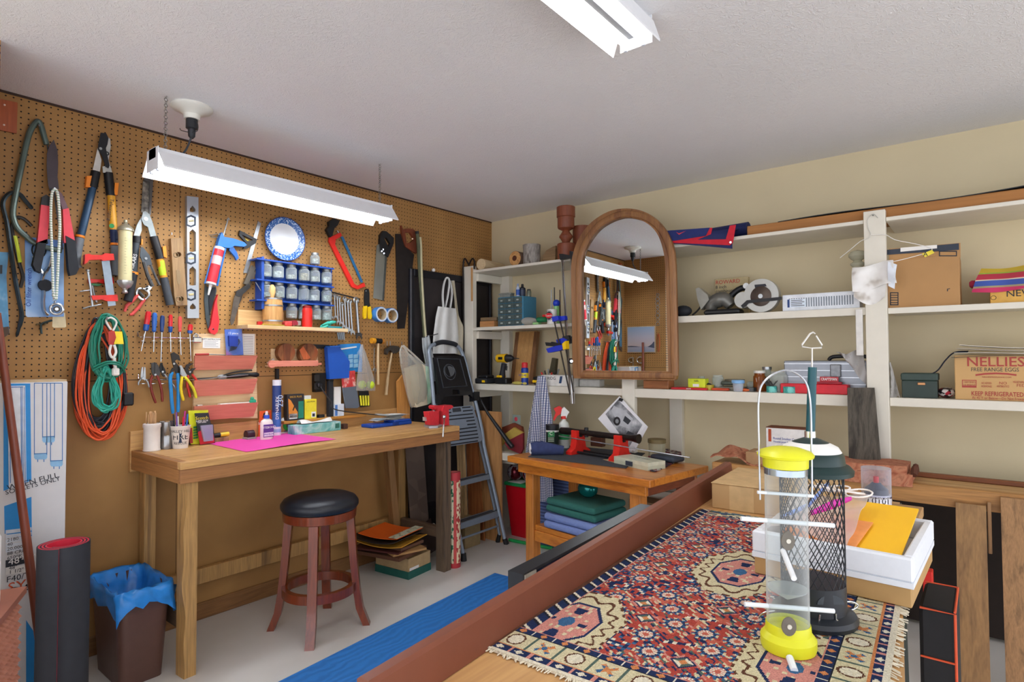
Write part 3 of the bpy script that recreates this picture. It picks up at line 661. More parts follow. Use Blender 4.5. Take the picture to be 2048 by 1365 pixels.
# --- snips and pruners
t=T('tin_snips','dark grey tin snips hanging between the two grey lopper handles','snips')
P(t,'jaw',M('#50565b',.4,.6)).pp(L,Q(240,460,[(160,170),(178,165),(240,240),(262,320),(215,340),(175,300),(152,240)]),.018,.006);rivet(t,240+210/4.55,460+268/4.55,.0245,.006)
P(t,'handle',DSTEEL).pt(L,Q(240,460,[(190,300),(225,420),(270,520)]),.018,.009,8);P(t,'handle',DSTEEL).pt(L,Q(240,460,[(250,320),(295,430),(335,510)]),.018,.006,8);P(t,'stop',STEEL).pt(L,Q(240,460,[(225,345),(250,340),(300,455)]),.018,.003)
lift(t,.034)
t=T('pruners','pruning shears with salmon-red handles hanging under the tin snips','pruners')
P(t,'frame',CHROME).pt(L,Q(240,460,[(160,545),(200,535),(250,560),(265,590),(235,630),(195,635),(155,590)]),.014,.006,8,3,True);P(t,'jaw',CHROME).pp(L,Q(240,460,[(225,520),(250,505),(290,520),(270,550),(250,560),(222,545)]),.012,.006);P(t,'spring',DSTEEL).pt(L,Q(240,460,[(165,555),(215,610)]),.014,.007,8);rivet(t,240+245/4.55,460+537/4.55,.018,.005,DSTEEL)
for pts in ([(165,590),(110,650),(60,690),(42,745)],[(225,630),(170,705),(110,770),(88,772)]):P(t,'handle',M('#d2504b',.4)).pt(L,Q(240,460,pts),.014,[.007,.008,.0075,.006],10)
# --- levels
t=T('wooden_level','old brown wooden spirit level with brass-ringed ports','level')
P(t,'body',OLDW).pp(L,Q(240,460,[(440,85),(545,78),(590,690),(490,695),(470,600)]),-.0005,.03,[Q(240,460,[(495+25*math.cos(a)+15,230+22*math.sin(a)) for a in [i*PI/6 for i in range(12)]]),Q(240,460,[(535+22*math.cos(a),632+22*math.sin(a)) for a in [i*PI/6 for i in range(12)]])])
P(t,'vial_slot',M('#8d7656',.4)).pp(L,Q(240,460,[(510,370),(530,360),(545,380),(552,480),(535,500),(520,480)]),.0297,.0012)
for p,r in (((510,230),.011),((535,632),.012)):P(t,'port_ring',M('#7c6a4e',.35,.6)).torus(L.at(240+p[0]/4.55,460+p[1]/4.55,.0295),r,.002,(1,0,0))
P(t,'nail',STEEL).tube([L.at(343.5,466,-.001),L.at(343.5,466,.02),L.at(343.5,470,.02)],.002)
t=T('spirit_level','long aluminium box level hanging upright on the pegboard','level')
out=Q(240,180,[(590,972),(695,985),(700,2080),(595,2080)])
def slot(x0,x1,y0,y1):return Q(240,180,[(x0,y0+28),((x0+x1)/2,y0),(x1,y0+30),(x1,y1-5),((x0+x1)/2-4,y1),(x0,y1-5)])
P(t,'body',M('#b9c0c8',.3,.75,nv=.04)).pp(L,out,-.0005,.024,[slot(617,667,1060,1118),slot(612,672,1272,1480),slot(612,672,1610,1785),slot(618,670,1945,2000)])
for y in (1195,1535,1865):
    v=P(t,'vial_frame',M('#2b3442',.4));v.pp(L,Q(240,180,[(600,y-40),(645,y-58),(690,y-38),(690,y+40),(645,y+58),(600,y+40)]),.0237,.0012,[Q(240,180,[(615,y-28),(645,y-40),(675,y-28),(675,y+28),(645,y+40),(615,y+28)])])
    P(v,'vial',M('#c9bd8b',.2)).pt(L,Q(240,180,[(625,y),(668,y-4)]),.022,.006,10)
# --- caulking gun
t=T('caulking_gun','blue caulking gun loaded with a red tube of sealant','caulking gun')
ax0,ax1=L.at(240+828/4.55,460+492/4.55,.035),L.at(240+908/4.55,460+160/4.55,.035);k=mpp(ax0)
tb_=P(t,'cartridge',M('#d2333f',.35,nv=.03));tb_.cyl(ax0,ax1,.0235,n=26)
P(tb_,'label_band',M('#f0b9b6',.4)).cyl(ax0.lerp(ax1,.52),ax0.lerp(ax1,.75),.0238,n=26);P(tb_,'end_ring',M('#e9ebee',.4)).cyl(ax0.lerp(ax1,.93),ax0.lerp(ax1,1.0),.0245,n=26);P(tb_,'end_ring',M('#d7d9dc',.4)).cyl(ax0.lerp(ax1,-.02),ax0.lerp(ax1,.03),.0255,n=26)
P(tb_,'nozzle',WHT).cyl(ax0,ax0+(ax0-ax1).normalized()*.06,.009,.004)
P(t,'frame',BLUE).pp(L,Q(240,460,[(890,55),(905,28),(925,70),(1010,85),(1110,120),(1130,145),(1105,160),(1020,150),(985,170),(955,170),(862,150)]),.012,.03)
P(t,'frame_rail',BLUE).pt(L,Q(240,460,[(962,165),(920,340),(885,510)]),.03,.005);P(t,'frame_rail',BLUE).pt(L,Q(240,460,[(862,150),(770,490)]),.03,.003)
P(t,'trigger',M('#1a5aa2',.4)).pp(L,Q(240,460,[(985,140),(1015,150),(1055,210),(1070,260),(1050,280),(1030,240),(985,190)]),.018,.014)
P(t,'push_rod',STEEL).pt(L,Q(240,180,[(985,1170),(940,1330)]),.03,.0035);P(t,'rod_hook',STEEL).pt(L,Q(240,180,[(972,1185),(985,1165),(1000,1185)]),.03,.003);P(t,'ladder_hook',STEEL).pt(L,Q(240,460,[(810,42),(830,50),(890,35),(900,70),(830,65)]),.02,.002)
P(t,'wall_peg',STEEL).tube([L.at(240+900/4.55,460+40/4.55,-.001),L.at(240+900/4.55,460+40/4.55,.03)],.0025)
# --- folding pruning saw
t=T('pruning_saw','curved pruning saw with a red handle hanging below the caulking gun','saw')
P(t,'blade',M('#4f585c',.4,.6)).pp(L,Q(240,460,[(770,470),(785,520),(868,520),(875,560),(850,640),(815,760),(812,870),(800,915),(775,800),(762,640)]),.008,.006)
P(t,'handle',M('#e0333a',.4)).pp(L,Q(240,460,[(878,590),(868,660),(880,780),(890,830),(875,930),(850,955),(812,940),(795,905),(815,860),(835,740),(850,660)]),.006,.018);rivet(t,240+848/4.55,460+905/4.55,.025,.004,BLK)
t.props['label']='curved pruning saw with a red handle hanging below the caulking gun'
P(t,'peg',STEEL).tube([L.at(240+845/4.55,460+900/4.55,-.001),L.at(240+845/4.55,460+900/4.55,.026)],.0025);P(t,'sheath',BLKR).pp(L,Q(240,460,[(812,530),(868,525),(862,600),(835,700),(812,780),(806,650)]),.0142,.004)
# --- speed square with its ruler
t=T('combination_square','black and steel combination square with a long ruler beside the plate','square')
P(t,'ruler',M('#a3a6a8',.35,.8)).pp(L,Q(240,180,[(1255,1195),(1282,1215),(1160,1670),(1120,1665)]),.003,.002)
P(t,'head',BLK).pp(L,Q(240,460,[(1080,8),(1235,88),(1225,125),(1150,170),(1110,175),(1140,125),(1072,50)]),.006,.014,[Q(240,460,[(1095,45),(1200,95),(1150,110)])])
P(t,'level_vial',M('#d4c34a',.2)).pt(L,Q(240,460,[(1120,75),(1165,100)]),.013,.004)
# --- old grass shears
t=T('grass_shears','old dark steel grass shears hanging beside the blue jar rack','shears')
P(t,'blade',M('#6a625a',.4,.6,nv=.25)).pp(L,Q(240,460,[(1010,870),(1000,830),(1030,640),(1045,590),(1095,600),(1070,720),(1030,855)]),.02,.004);P(t,'blade',M('#4b4641',.4,.6)).pp(L,Q(240,460,[(1060,560),(1120,570),(1100,640),(1060,720),(1030,700)]),.014,.004)
P(t,'pivot',DSTEEL).pp(L,Q(240,460,[(1050,560),(1090,540),(1160,490),(1180,520),(1130,570),(1080,610),(1045,600)]),.016,.012)
P(t,'handle',M('#5e574c',.5,.3)).pp(L,Q(240,460,[(1190,325),(1225,350),(1150,510),(1115,490)]),.012,.014);P(t,'handle',M('#6b5f50',.5,.3)).pp(L,Q(240,460,[(1240,365),(1165,540),(1125,560),(1120,520),(1220,370)]),.002,.012)
# --- plate
pc=L.at(568,479,.012);rp=43.5*mpp(pc)
t=T('plate','white plate with a blue patterned rim hung above the jar rack','plate')
P(t,'dish',M('#eef1f3',.18,nv=.01)).lathe([(.001,.004),(rp*.66,.004),(rp*.70,.0065),(rp*.715,.007),(rp*.715,-.001),(.001,-.002)],pc,56,(1,0,0))
P(t,'rim',pattern('noise',['#2f5fa6','#3f74b8','#cfe0ee','#234c92'],80,.2,scale=(70,120,120),interp='CONSTANT',det=1.)).lathe([(rp*.715,.0068),(rp*.98,.017),(rp,.018),(rp,.015),(rp*.715,-.001)],pc,56,(1,0,0))
P(t,'rim_line',M('#1f3f86',.3)).torus(pc+V((.018,0,0)),rp*.985,.0022,(1,0,0),56);P(t,'hanger',STEEL).tube([pc+V((-.0125,0,rp*.9)),pc+V((.016,0,rp*.9)),pc+V((.02,0,rp*.97))],.002)
# --- blue jar rack
RB=M('#20489a',.4,nv=.08)
t=T('jar_rack','blue painted wooden jar rack on the pegboard','rack')
def zz5(x,y):return (480+x/4.55,400+y/4.55)
P(t,'back',RB).pp(L,[zz5(140,560),zz5(830,640),zz5(830,1010),zz5(135,1003)],-.0005,.008)
P(t,'side',RB).pp(L,[zz5(138,530),zz5(160,528),zz5(160,1000),zz5(138,1000)],.008,.07)
JR=[]
for y0,y1 in ((540,612),(717,790),(905,955)):
    a,b=L.at(*zz5(150,y0),.085),L.at(*zz5(855,y1),.085);z=(a.z+b.z)/2;JR.append(z)
    P(t,'shelf',RB).box((.0081,a.y,z-.008),(.088,b.y,z))
GL=clear('#e9f1f1',.2);LID=M('#9a9c9b',.35,.7);
FILL=[pattern('noise',[a,b,c],60,.4,scale=(90,90,90),metal=.4,bump=.6) for a,b,c in (('#6d6a60','#b7b2a4','#e3e0d6'),('#5c5347','#a39274','#d7c9a8'),('#8a8a88','#c9c9c6','#f3f3f0'),('#5f6a66','#93a19b','#cdd6d0'))]
def jar(px,zt,label,fill,h=.085,r=.031,o=.046,group='jars hanging from the blue rack',hang=True,f=.7):
    p=L.at(px[0],px[1],o);c=V((o,p.y,zt));t=T('glass_jar',label,'jar',group)
    P(t,'glass',GL).lathe([(r*.72,-.004),(r*.74,-.014),(r,-.024),(r,-h+.006),(r*.86,-h),(.001,-h)],c,18)
    P(t,'lid',LID).lathe([(.001,.0),(r*.8,0),(r*.8,-.013),(.001,-.013)],c,18)
    if fill is not None:P(t,'contents',FILL[fill]).lathe([(.001,-h+.003),(r*.85,-h+.003),(r*.93,-h+.008),(r*.93,-h+f*(h-.025)),(r*.5,-h+f*(h-.025)+.006),(.001,-h+f*(h-.025)+.002)],c,14)
ords=['first','second','third','fourth','fifth','last']
for row,(z,xs,ys,lab) in enumerate(((JR[0],(235,347,467,583,680,787),(612,632,645,655,672,690),'upper'),(JR[1],(235,355,470,580,677,787),(790,805,830,845,860,862),'middle'),(JR[2],(470,580,690,787),(990,1000,1015,1020),'lowest'))):
    for i,(x,y) in enumerate(zip(xs,ys)):
        o_=ords[i] if i < len(xs)-1 else 'last'
        jar(zz5(x,y),z-.0082,'screw jar of small hardware, %s along the %s row of the blue rack' % (o_,lab),(0,2,0,1,0,2,3,3,0,None,2,3,0,3,2,3)[row*6+i if row < 2 else 12+i],f=(.35,.6,.4,.7,.5,.6)[i])
jp=L.at(*zz5(682,585),.046);jar(zz5(682,530),jp.z+.066,'small glass jar with a reddish lid standing on top of the blue rack',0,.068,.028,group=None)
# --- small shelf under the rack
t=T('wall_ledge','small pale wood shelf under the blue jar rack','shelf')
a,b=L.at(*zz5(70,1150),.13),L.at(*zz5(985,1160),.13);LZ=(L.at(*zz5(70,1150),.13).z+L.at(*zz5(985,1160),.13).z)/2
P(t,'board',wood('#e3c89a','#d3b27c','Y')).box((-.0005,a.y,LZ-.02),(.13,b.y,LZ),.001)
P(t,'back',PINE).box((-.0004,a.y+.005,LZ+.0005),(.016,L.at(*zz5(400,1100),.016).y,LZ+.085),.001)
def lp(px,py):p=onz(px,py,LZ);return p
def on_ledge(x,xo):q=L.at(480+x/4.55,650,xo);return V((xo,q.y,LZ+.0005))
t=T('wooden_barrel','small wooden barrel with metal bands standing on the wall shelf','barrel')
c=on_ledge(297,.068)
c.z += 0
P(t,'staves',wood('#d2a163','#bf8b4c','Z',1.2,.5)).lathe([(.001,0),(.046,0),(.051,.03),(.0535,.07),(.053,.11),(.048,.152),(.045,.152),(.001,.14)],c,26)
for z,r in ((.028,.0518),(.112,.0538),(.15,.0492)):P(t,'band',STEEL).lathe([(r,-.004),(r+.0012,-.004),(r+.0012,.004),(r,.004)],c+V((0,0,z)),26,closed=True)
t2=T('scoop','wooden handled scoop standing in the small barrel','scoop');P(t2,'handle',wood('#dcb173','#c99a58','Z')).lathe([(.001,.0),(.009,.0),(.011,.03),(.019,.06),(.017,.085),(.008,.1),(.001,.101)],c+V((.0,-.005,.13)),14);P(t2,'rod',STEEL).tube([c+V((0,-.02,.1)),c+V((.0,-.045,.155)),c+V((0,-.10,.235))],.0025)
c=on_ledge(610,.07);t=T('red_can','bright red metal can standing on the wall shelf','can')
P(t,'body',RED).lathe([(.001,0),(.029,0),(.03,.003),(.03,.1),(.026,.112),(.001,.112)],c,26);P(t,'rim',M('#8e1410',.4)).lathe([(.0265,.112),(.0265,.124),(.018,.128),(.001,.128)],c,26)
q=on_ledge(178,.1);S('red_block','tiny red block at the end of the wall shelf','block',M('#c0181c',.4)).cbox(q,(.022,.024,.02),.002)
q=on_ledge(432,.08);t=T('tape_dispenser','red tape dispenser lying on the wall shelf in front of the jars','tape');P(t,'body',M('#d94a48',.4)).cbox(q,(.05,.05,.03),.008);P(t,'roll',M('#9c2c37',.5)).cyl(q+V((0,.03,.018)),q+V((.03,.03,.018)),.018)
q=on_ledge(495,.06);S('clear_box','small clear plastic box with a reddish lid on the wall shelf','box',clear('#e8dcd8',.35)).cbox(q,(.06,.05,.035),.003)
q=on_ledge(530,.11);S('key_ring','brass keys lying by the red can on the wall shelf','keys',M('#6e5b3b',.4,.7)).torus(q+V((0,0,.005)),.016,.004,n=16).cbox(q+V((0,-.02,0)),(.012,.03,.006),.002)
q=on_ledge(270,.12);S('brass_strip','flat yellow brass strip lying before the barrel','strip',M('#c2a53e',.35,.5)).cbox(q+V((0,.02,0)),(.012,.13,.006),.002)
q=on_ledge(785,.07);t=T('string_bundle','bundle of turquoise cord on the wall shelf','cord')
for i in range(5):P(t,'loop',M('#45b9a5',.6)).torus(q+V((rnd(-.01,.01),rnd(-.02,.04),.014+.006*i)),.02,.007,(rnd(-.6,.6),rnd(-.6,.6),1),14,6)
q=on_ledge(870,.1);S('pen','teal marker pen lying at the end of the wall shelf','pen',M('#2f8f9c',.4)).cyl(q+V((0,-.05,.006)),q+V((0,.04,.006)),.006)
# --- hacksaw
t=T('hacksaw','red hacksaw with a black grip and a blue blade','saw')
P(t,'frame',M('#dc2a22',.4,nv=.04)).pp(L,[zz5(*p) for p in ((805,345),(900,300),(915,318),(912,335),(862,362),(855,410),(1000,700),(1030,765),(1060,785),(1120,755),(1132,790),(1060,815),(1010,795),(985,750),(800,380))],.008,.012)
P(t,'grip',BLK).pp(L,[zz5(*p) for p in ((768,275),(795,240),(790,205),(840,172),(888,195),(870,235),(840,262),(820,330),(805,345))],.004,.024)
P(t,'blade',M('#2e6fa0',.4,.3)).pp(L,[zz5(*p) for p in ((915,335),(938,335),(1118,748),(1098,755))],.012,.003);P(t,'wing_nut',STEEL).pt(L,[zz5(885,280),zz5(905,310)],.014,.003)
# --- hanging wrenches
a,b=L.at(*zz5(835,840),.02),L.at(*zz5(1090,905),.02)
t=T('wrench_rail','dark metal rail that carries the row of wrenches','rail');P(t,'bar',DSTEEL).tube([a-V((.021,0,0)),a,b,b-V((.021,0,0))],.005)
wl=[(835,860,1060),(868,870,1055),(890,880,1100),(912,890,1110),(935,950,1140),(960,900,1160),(985,920,1175),(1010,925,1190),(1065,915,1210)]
for i,(x,y0,y1) in enumerate(wl):
    t=T('wrench','steel combination wrench, %s on the rail by the jar rack' % (['first','second','third','fourth','fifth','sixth','seventh','eighth','ninth and largest'][i]),'wrench','wrenches on the rail')
    o=.028+.004*(i % 2);p,q=L.at(*zz5(x-8,y0),o),L.at(*zz5(x+5+(i-4)*2,y1),o);r=.007+.0005*i+(.004 if i == 8 else 0)
    P(t,'shank',STEEL).tube([p,q],r*.55,8);P(t,'ring',STEEL).torus(p,r*1.15,r*.45,(1,.15,0),14,6)
    d=(q-p).normalized();sd=V((0,d.z,-d.y));P(t,'open_end',DSTEEL if i == 8 else STEEL).prism([q-sd*r,q+d*r*.8-sd*r*1.6,q+d*r*3-sd*r*1.3,q+d*r*1.4-sd*r*.5,q+d*r*1.4+sd*r*.5,q+d*r*3+sd*r*1.3,q+d*r*.8+sd*r*1.6,q+sd*r],(1,0,0),.005)
t=T('socket_clip','bunch of small keys hanging under the wall shelf end','keys')
for i in range(4):P(t,'key',M('#8f959a',.35,.8)).pp(L,[zz5(880+18*i,1205),zz5(895+18*i,1205),zz5(905+16*i,1270+8*(i % 2)),zz5(893+16*i,1275)],.006+.003*i,.002)
P(t,'ring',STEEL).pt(L,[zz5(880,1200),zz5(915,1195),zz5(955,1215)],.01,.003);P(t,'hook',STEEL).tube([L.at(*zz5(915,1197),-.001),L.at(*zz5(915,1197),.02)],.0025)
# --- wire stripper
t=T('wire_stripper','wire stripper with black jaws and yellow handles','pliers')
P(t,'jaw',BLK).pp(L,[zz5(*p) for p in ((1130,820),(1148,808),(1165,812),(1172,850),(1172,930),(1180,965),(1160,975),(1130,970),(1125,900))],.004,.008)
for pts in ([(1118,968),(1148,965),(1140,1080),(1118,1085),(1112,1040)],[(1155,978),(1180,970),(1192,1060),(1182,1088),(1160,1082)]):P(t,'handle',YEL).pp(L,[zz5(*p) for p in pts],.002,.012)
P(t,'peg',STEEL).tube([L.at(*zz5(1147,830),-.001),L.at(*zz5(1147,830),.016)],.0025)
# --- painter's tape
for i,(x,y,lab) in enumerate(((1250,1045,'roll of blue painter tape, the one beside the wire stripper'),(1348,1055,'roll of blue painter tape, the one beside the mitre saw blade'))):
    t=T('tape_roll',lab,'tape','blue tape rolls');c=L.at(*zz5(x,y),.0);
    P(t,'tape',M('#3d82cc',.5)).lathe([(.046,-.0005),(.05,.0),(.05,.045),(.046,.046)],c,30,(1,0,0));P(t,'face',M('#cfd9e4',.6)).lathe([(.037,.0455),(.047,.0465),(.047,.044),(.037,.044)],c,30,(1,0,0),closed=True);P(t,'core',M('#b9a684',.7)).lathe([(.037,0),(.037,.046),(.035,.046),(.035,0)],c,30,(1,0,0),closed=True)
    P(t,'peg',STEEL).tube([c+V((-.001,0,.033)),c+V((.06,0,.033)),c+V((.063,0,.038))],.0025)
# --- saws at the right
def zz8(x,y):return (720+x/4.55,400+y/4.55)
t=T('back_saw','mitre back saw with a black handle and a broad bright blade','saw')
P(t,'blade',M('#a7aaa2',.28,.8,nv=.1,ns=8)).pp(L,[zz8(*p) for p in ((150,415),(180,400),(235,520),(205,915),(118,895))],.006,.003);P(t,'spine',M('#5f625f',.4,.7)).pp(L,[zz8(*p) for p in ((222,500),(240,520),(212,918),(198,915))],.004,.007)
P(t,'handle',BLK).pp(L,[zz8(*p) for p in ((165,380),(170,320),(195,285),(225,290),(292,350),(290,400),(262,470),(240,525),(175,470))],.001,.02,[[zz8(*p) for p in ((205,355),(222,345),(258,400),(240,430))]])
for p in ((198,468),(218,487),(210,452)):P(t,'screw',CHROME).cyl(L.at(*zz8(*p),.021),L.at(*zz8(*p),.0225),.006,n=12)
t=T('hand_saw','old rusty dark hand saw with a worn reddish wooden handle','saw')
P(t,'blade',M('#2c2624',.6,.4,nv=.3,ns=14)).pp(L,[zz8(*p) for p in ((320,310),(365,310),(400,410),(490,500),(405,1170),(340,1175))],.006,.003)
P(t,'handle',wood('#7c3a1f','#5a2812','Z',1.,.6,'#2d140a')).pp(L,[zz8(*p) for p in ((362,235),(378,275),(420,262),(470,270),(505,300),(515,420),(500,490),(460,470),(400,430),(368,330))],.001,.018,[[zz8(*p) for p in ((395,300),(440,300),(478,360),(450,390),(410,400))]])
P(t,'bolt',M('#c8a98c',.3,.6)).cyl(L.at(*zz8(478,355),.019),L.at(*zz8(478,355),.021),.005)
t=T('bow_stave','long dark green and pale wooden bow standing against the pegboard corner','bow')
P(t,'stave',wood('#55583c','#3a4030','Z',1.)).pt(L,[zz8(*p) for p in ((520,290),(530,400),(540,600),(555,800),(570,1000),(588,1240),(600,1500))],.055,.013,8,3);P(t,'pale_face',wood('#c6c09a','#a7a27a','Z')).pt(L,[zz8(*p) for p in ((548,340),(556,440),(560,640),(572,860),(584,1060),(600,1260))],.067,.008,8,3)
P(t,'tip',BLK).pt(L,[zz8(518,285),zz8(522,310)],.055,.014)
# ================================================================ cords, screwdrivers, pliers
def loops(t,name,mat,n,cx,cy,rx,ry,o,r,jit=6,sq=1.,seed=1,k=18,top=.55):
    rs=random.Random(seed)
    for i in range(n):
        a,b=rx*rs.uniform(.45,1.0),ry*rs.uniform(.8,1.02);dx,dy=rs.uniform(-jit,jit),rs.uniform(-jit*.3,jit*.6);oo=o+rs.uniform(0,.012)+.002*i
        pts=[]
        for j in range(k):
            w=2*PI*j/k;s=math.sin(w);wx=a*(top+(1-top)*(.5+.5*s))
            pts.append(L.at(cx+dx+wx*math.cos(w)+rs.uniform(-2,2),cy+dy+b*s+rs.uniform(-2,2),oo+rs.uniform(-.003,.003)))
        P(t,name,mat).tube(smooth(pts,3,True),r,7,True)
t=T('extension_cord','orange extension cord coiled on the pegboard, outermost of the cord bundle','cord');loops(t,'loop',M('#e4572b',.45,nv=.05),12,199,756,72,122,.012,.0044,7,seed=3);loops(t,'loop',M('#e4572b',.45,nv=.05),7,199,762,70,118,.07,.004,9,seed=21,top=.7)
t=T('extension_cord','black extension cord coiled between the orange and the green cord','cord');loops(t,'loop',M('#23252e',.4,nv=.1),18,198,748,66,112,.045,.0046,5,seed=5)
pl=P(t,'plug',M('#15161a',.4));pl.cbox(L.at(255,812,.075),(.03,.045,.06),.006);pl.cbox(L.at(190,857,.07),(.03,.05,.02),.006)
t=T('extension_cord','green extension cord with a red and yellow tag in front of the bundle','cord')
GC=M('#1b7a62',.4,nv=.05);GC2=M('#2aa08a',.4,nv=.05)
loops(t,'upper_loop',GC,13,214,694,43,66,.085,.0043,4,seed=8,top=.75);loops(t,'lower_loop',GC2,12,214,776,36,46,.09,.0043,4,seed=9,top=.35)
P(t,'binding_wrap',GC).pt(L,[(185,742,.13),(215,728,.14),(240,732,.135),(250,745,.1)],.1,.0045,8,4);P(t,'binding_wrap',GC).pt(L,[(186,735,.13),(215,724,.14),(238,727,.135),(250,738,.1)],.1,.0045,8,4)
w=P(t,'plug_bundle',M('#e8e4dc',.4));w.pt(L,[(222,660),(212,642),(222,636),(233,645),(226,662)],.13,.004,8,4).pt(L,[(222,690),(219,705),(225,716),(232,705),(228,690)],.13,.0055,8,4).pt(L,[(228,716),(230,730),(232,745)],.13,.007,8)
w.cbox(L.at(231,752,.125),(.02,.028,.035),.005)
P(t,'label',M('#b5382c',.5)).pp(L,Q(0,460,[(985,925),(1040,920),(1055,980),(1030,1045),(985,1045)]),.132,.003);P(t,'label',M('#f0d32c',.5)).pp(L,Q(0,460,[(1042,925),(1110,925),(1125,1040),(1035,1040),(1055,980)]),.132,.002)
P(t,'peg',STEEL).tube([L.at(214,640,-.001),L.at(214,640,.14),L.at(214,634,.145)],.003)
# screwdrivers in a wire rack
t=T('wire_rack','chrome wire rack holding the row of screwdrivers','rack')
def z4(x,y):return (240+x/4.55,460+y/4.55)
P(t,'rail',CHROME).pt(L,[z4(160,930)+(-.001,),z4(165,972)+(.01,),z4(180,976)+(.02,),z4(625,986)+(.02,),z4(640,960)+(-.001,)],.02,.0028)
for x in (205,305,378,460,547,640):P(t,'wire_loop',CHROME).torus(L.at(*z4(x,1012),.03),.011,.0018,(0,0,1),16,6)
CR_,CB=M('#cc2b30',.15,nv=.02),M('#22509c',.2,nv=.03)
sd=[((262,740),(232,922),(192,1105),.0125,CR_,'screwdriver with a clear red handle and blue collar, first in the wire rack',1),((316,752),(310,932),(305,1112),.0115,M('#2f62ad',.25),'screwdriver with a bright blue handle, second in the wire rack',0),((387,778),(381,932),(372,1200),.0105,M('#263f72',.3),'screwdriver with a navy handle and long shaft, third in the wire rack',0),((461,770),(458,935),(462,1112),.0095,CR_,'screwdriver with a clear red striped handle, fourth in the wire rack',1),((546,786),(545,930),(555,1140),.0095,M('#d8504a',.3),'screwdriver with a plain red handle, fifth in the wire rack',0),((642,858),(635,945),(645,1195),.012,CR_,'short stubby red and blue screwdriver at the end of the wire rack',1)]
for a,b,c,r,m,lab,col in sd:
    t=T('screwdriver',lab,'screwdriver','screwdrivers in the wire rack');A,B,C_=(L.at(*z4(*p),.03) for p in (a,b,c));d=(B-A);h=d.length
    P(t,'handle',m).lathe([(.001,0),(r*.7,.002),(r,.01),(r*1.02,h*.55),(r*.75,h*.8),(r*.9,h*.92),(r*.5,h),(.001,h)],A,8,d)
    if col:P(t,'collar',CB).lathe([(r*.8,h*.66),(r*1.04,h*.68),(r*.95,h*.95),(r*.6,h*1.0)],A,12,d)
    P(t,'shaft',CHROME).cyl(B-d*.01,C_,.0032,.0026,10)
# pliers
def z6(x,y):return (250+x/4.55,650+y/4.55)
t=T('wire_rack','chrome wire rack holding the row of pliers','rack')
P(t,'rail',CHROME).pt(L,[z6(120,455)+(-.001,),z6(122,490)+(.01,),z6(140,498)+(.018,),z6(690,502)+(.018,),z6(700,480)+(-.001,)],.02,.0028)
for x in (165,255,340,420,500):P(t,'wire_loop',CHROME).torus(L.at(*z6(x,535),.03),.013,.0018,(0,0,1),16,6)
def pliers(lab,jaws,handles,hm,piv,jm=DSTEEL,o=.03,hr=.006):
    t=T('pliers',lab,'pliers','pliers in the wire rack')
    for i,j in enumerate(jaws):P(t,'jaw',jm).pp(L,[z6(*p) for p in j],o+.004*i,.006)
    for i,h in enumerate(handles):P(t,'handle',hm[i]).pt(L,[z6(*p) for p in h],o+.004+.003*i,[hr*.8]+[hr]*(3*(len(h)-1)-1)+[hr*.75],10,3)
    rivet(t,*z6(*piv),o+.0105,.005);return t
pliers('small bare steel needle-nose pliers, first in the pliers rack',[[(148,390),(160,384),(162,480),(140,500),(138,460)],[(172,382),(182,392),(185,480),(175,510),(160,490)]],[[(150,490),(125,520),(122,550)],[(178,490),(205,520),(220,570)]],[STEEL,STEEL],(162,488),STEEL,hr=.004)
pliers('slip-joint pliers with dark red handles, second in the pliers rack',[[(235,350),(265,342),(270,420),(290,460),(255,470),(238,430)],[(270,342),(300,370),(318,440),(300,480),(268,440)]],[[(250,460),(232,530),(250,630),(280,712)],[(290,460),(320,540),(335,620),(340,700)]],[M('#7e2a1e',.4),M('#7e2a1e',.4)],(275,455))
pliers('side cutters with long bare steel handles, third in the pliers rack',[[(320,348),(335,345),(352,410),(350,450),(318,430),(308,400)],[(335,360),(358,400),(370,440),(345,450)]],[[(345,440),(400,500),(445,560),(470,600)],[(335,440),(360,470)]],[STEEL,DSTEEL],(342,428),BLK)
pliers('large channel-lock pliers with bright blue handles in the pliers rack',[[(412,262),(440,248),(490,280),(502,330),(470,315),(450,330),(500,400),(500,470),(455,440),(425,340)],[(428,390),(455,400),(420,450),(405,440)]],[[(432,430),(412,480),(418,600),(425,700),(436,808)],[(480,440),(486,540),(486,660),(482,795)]],[M('#1f86c8',.35),M('#1f86c8',.35)],(445,355),M('#33302e',.35,.5),.045,.0085)
pliers('long-reach pliers with yellow and green handles in the pliers rack',[[(490,370),(510,370),(560,460),(545,490),(515,460)],[(500,380),(530,420),(525,470),(500,450)]],[[(540,470),(590,530),(630,600),(648,668)],[(520,470),(508,560),(515,630),(532,690)]],[M('#d3cc2c',.35),M('#e4c71d',.35)],(520,440),STEEL,.06,.007)
pliers('grooved adjustable pliers with red handles at the end of the pliers rack',[[(540,400),(555,365),(590,350),(620,352),(585,375),(570,400),(600,440),(590,470),(560,450)],[(600,400),(645,392),(620,415),(605,440),(590,420)]],[[(610,450),(660,520),(690,580),(698,632)],[(575,460),(565,540),(580,600),(592,660)]],[M('#c9322a',.35),M('#c9322a',.35)],(590,430),M('#3a3634',.4,.5),.04)
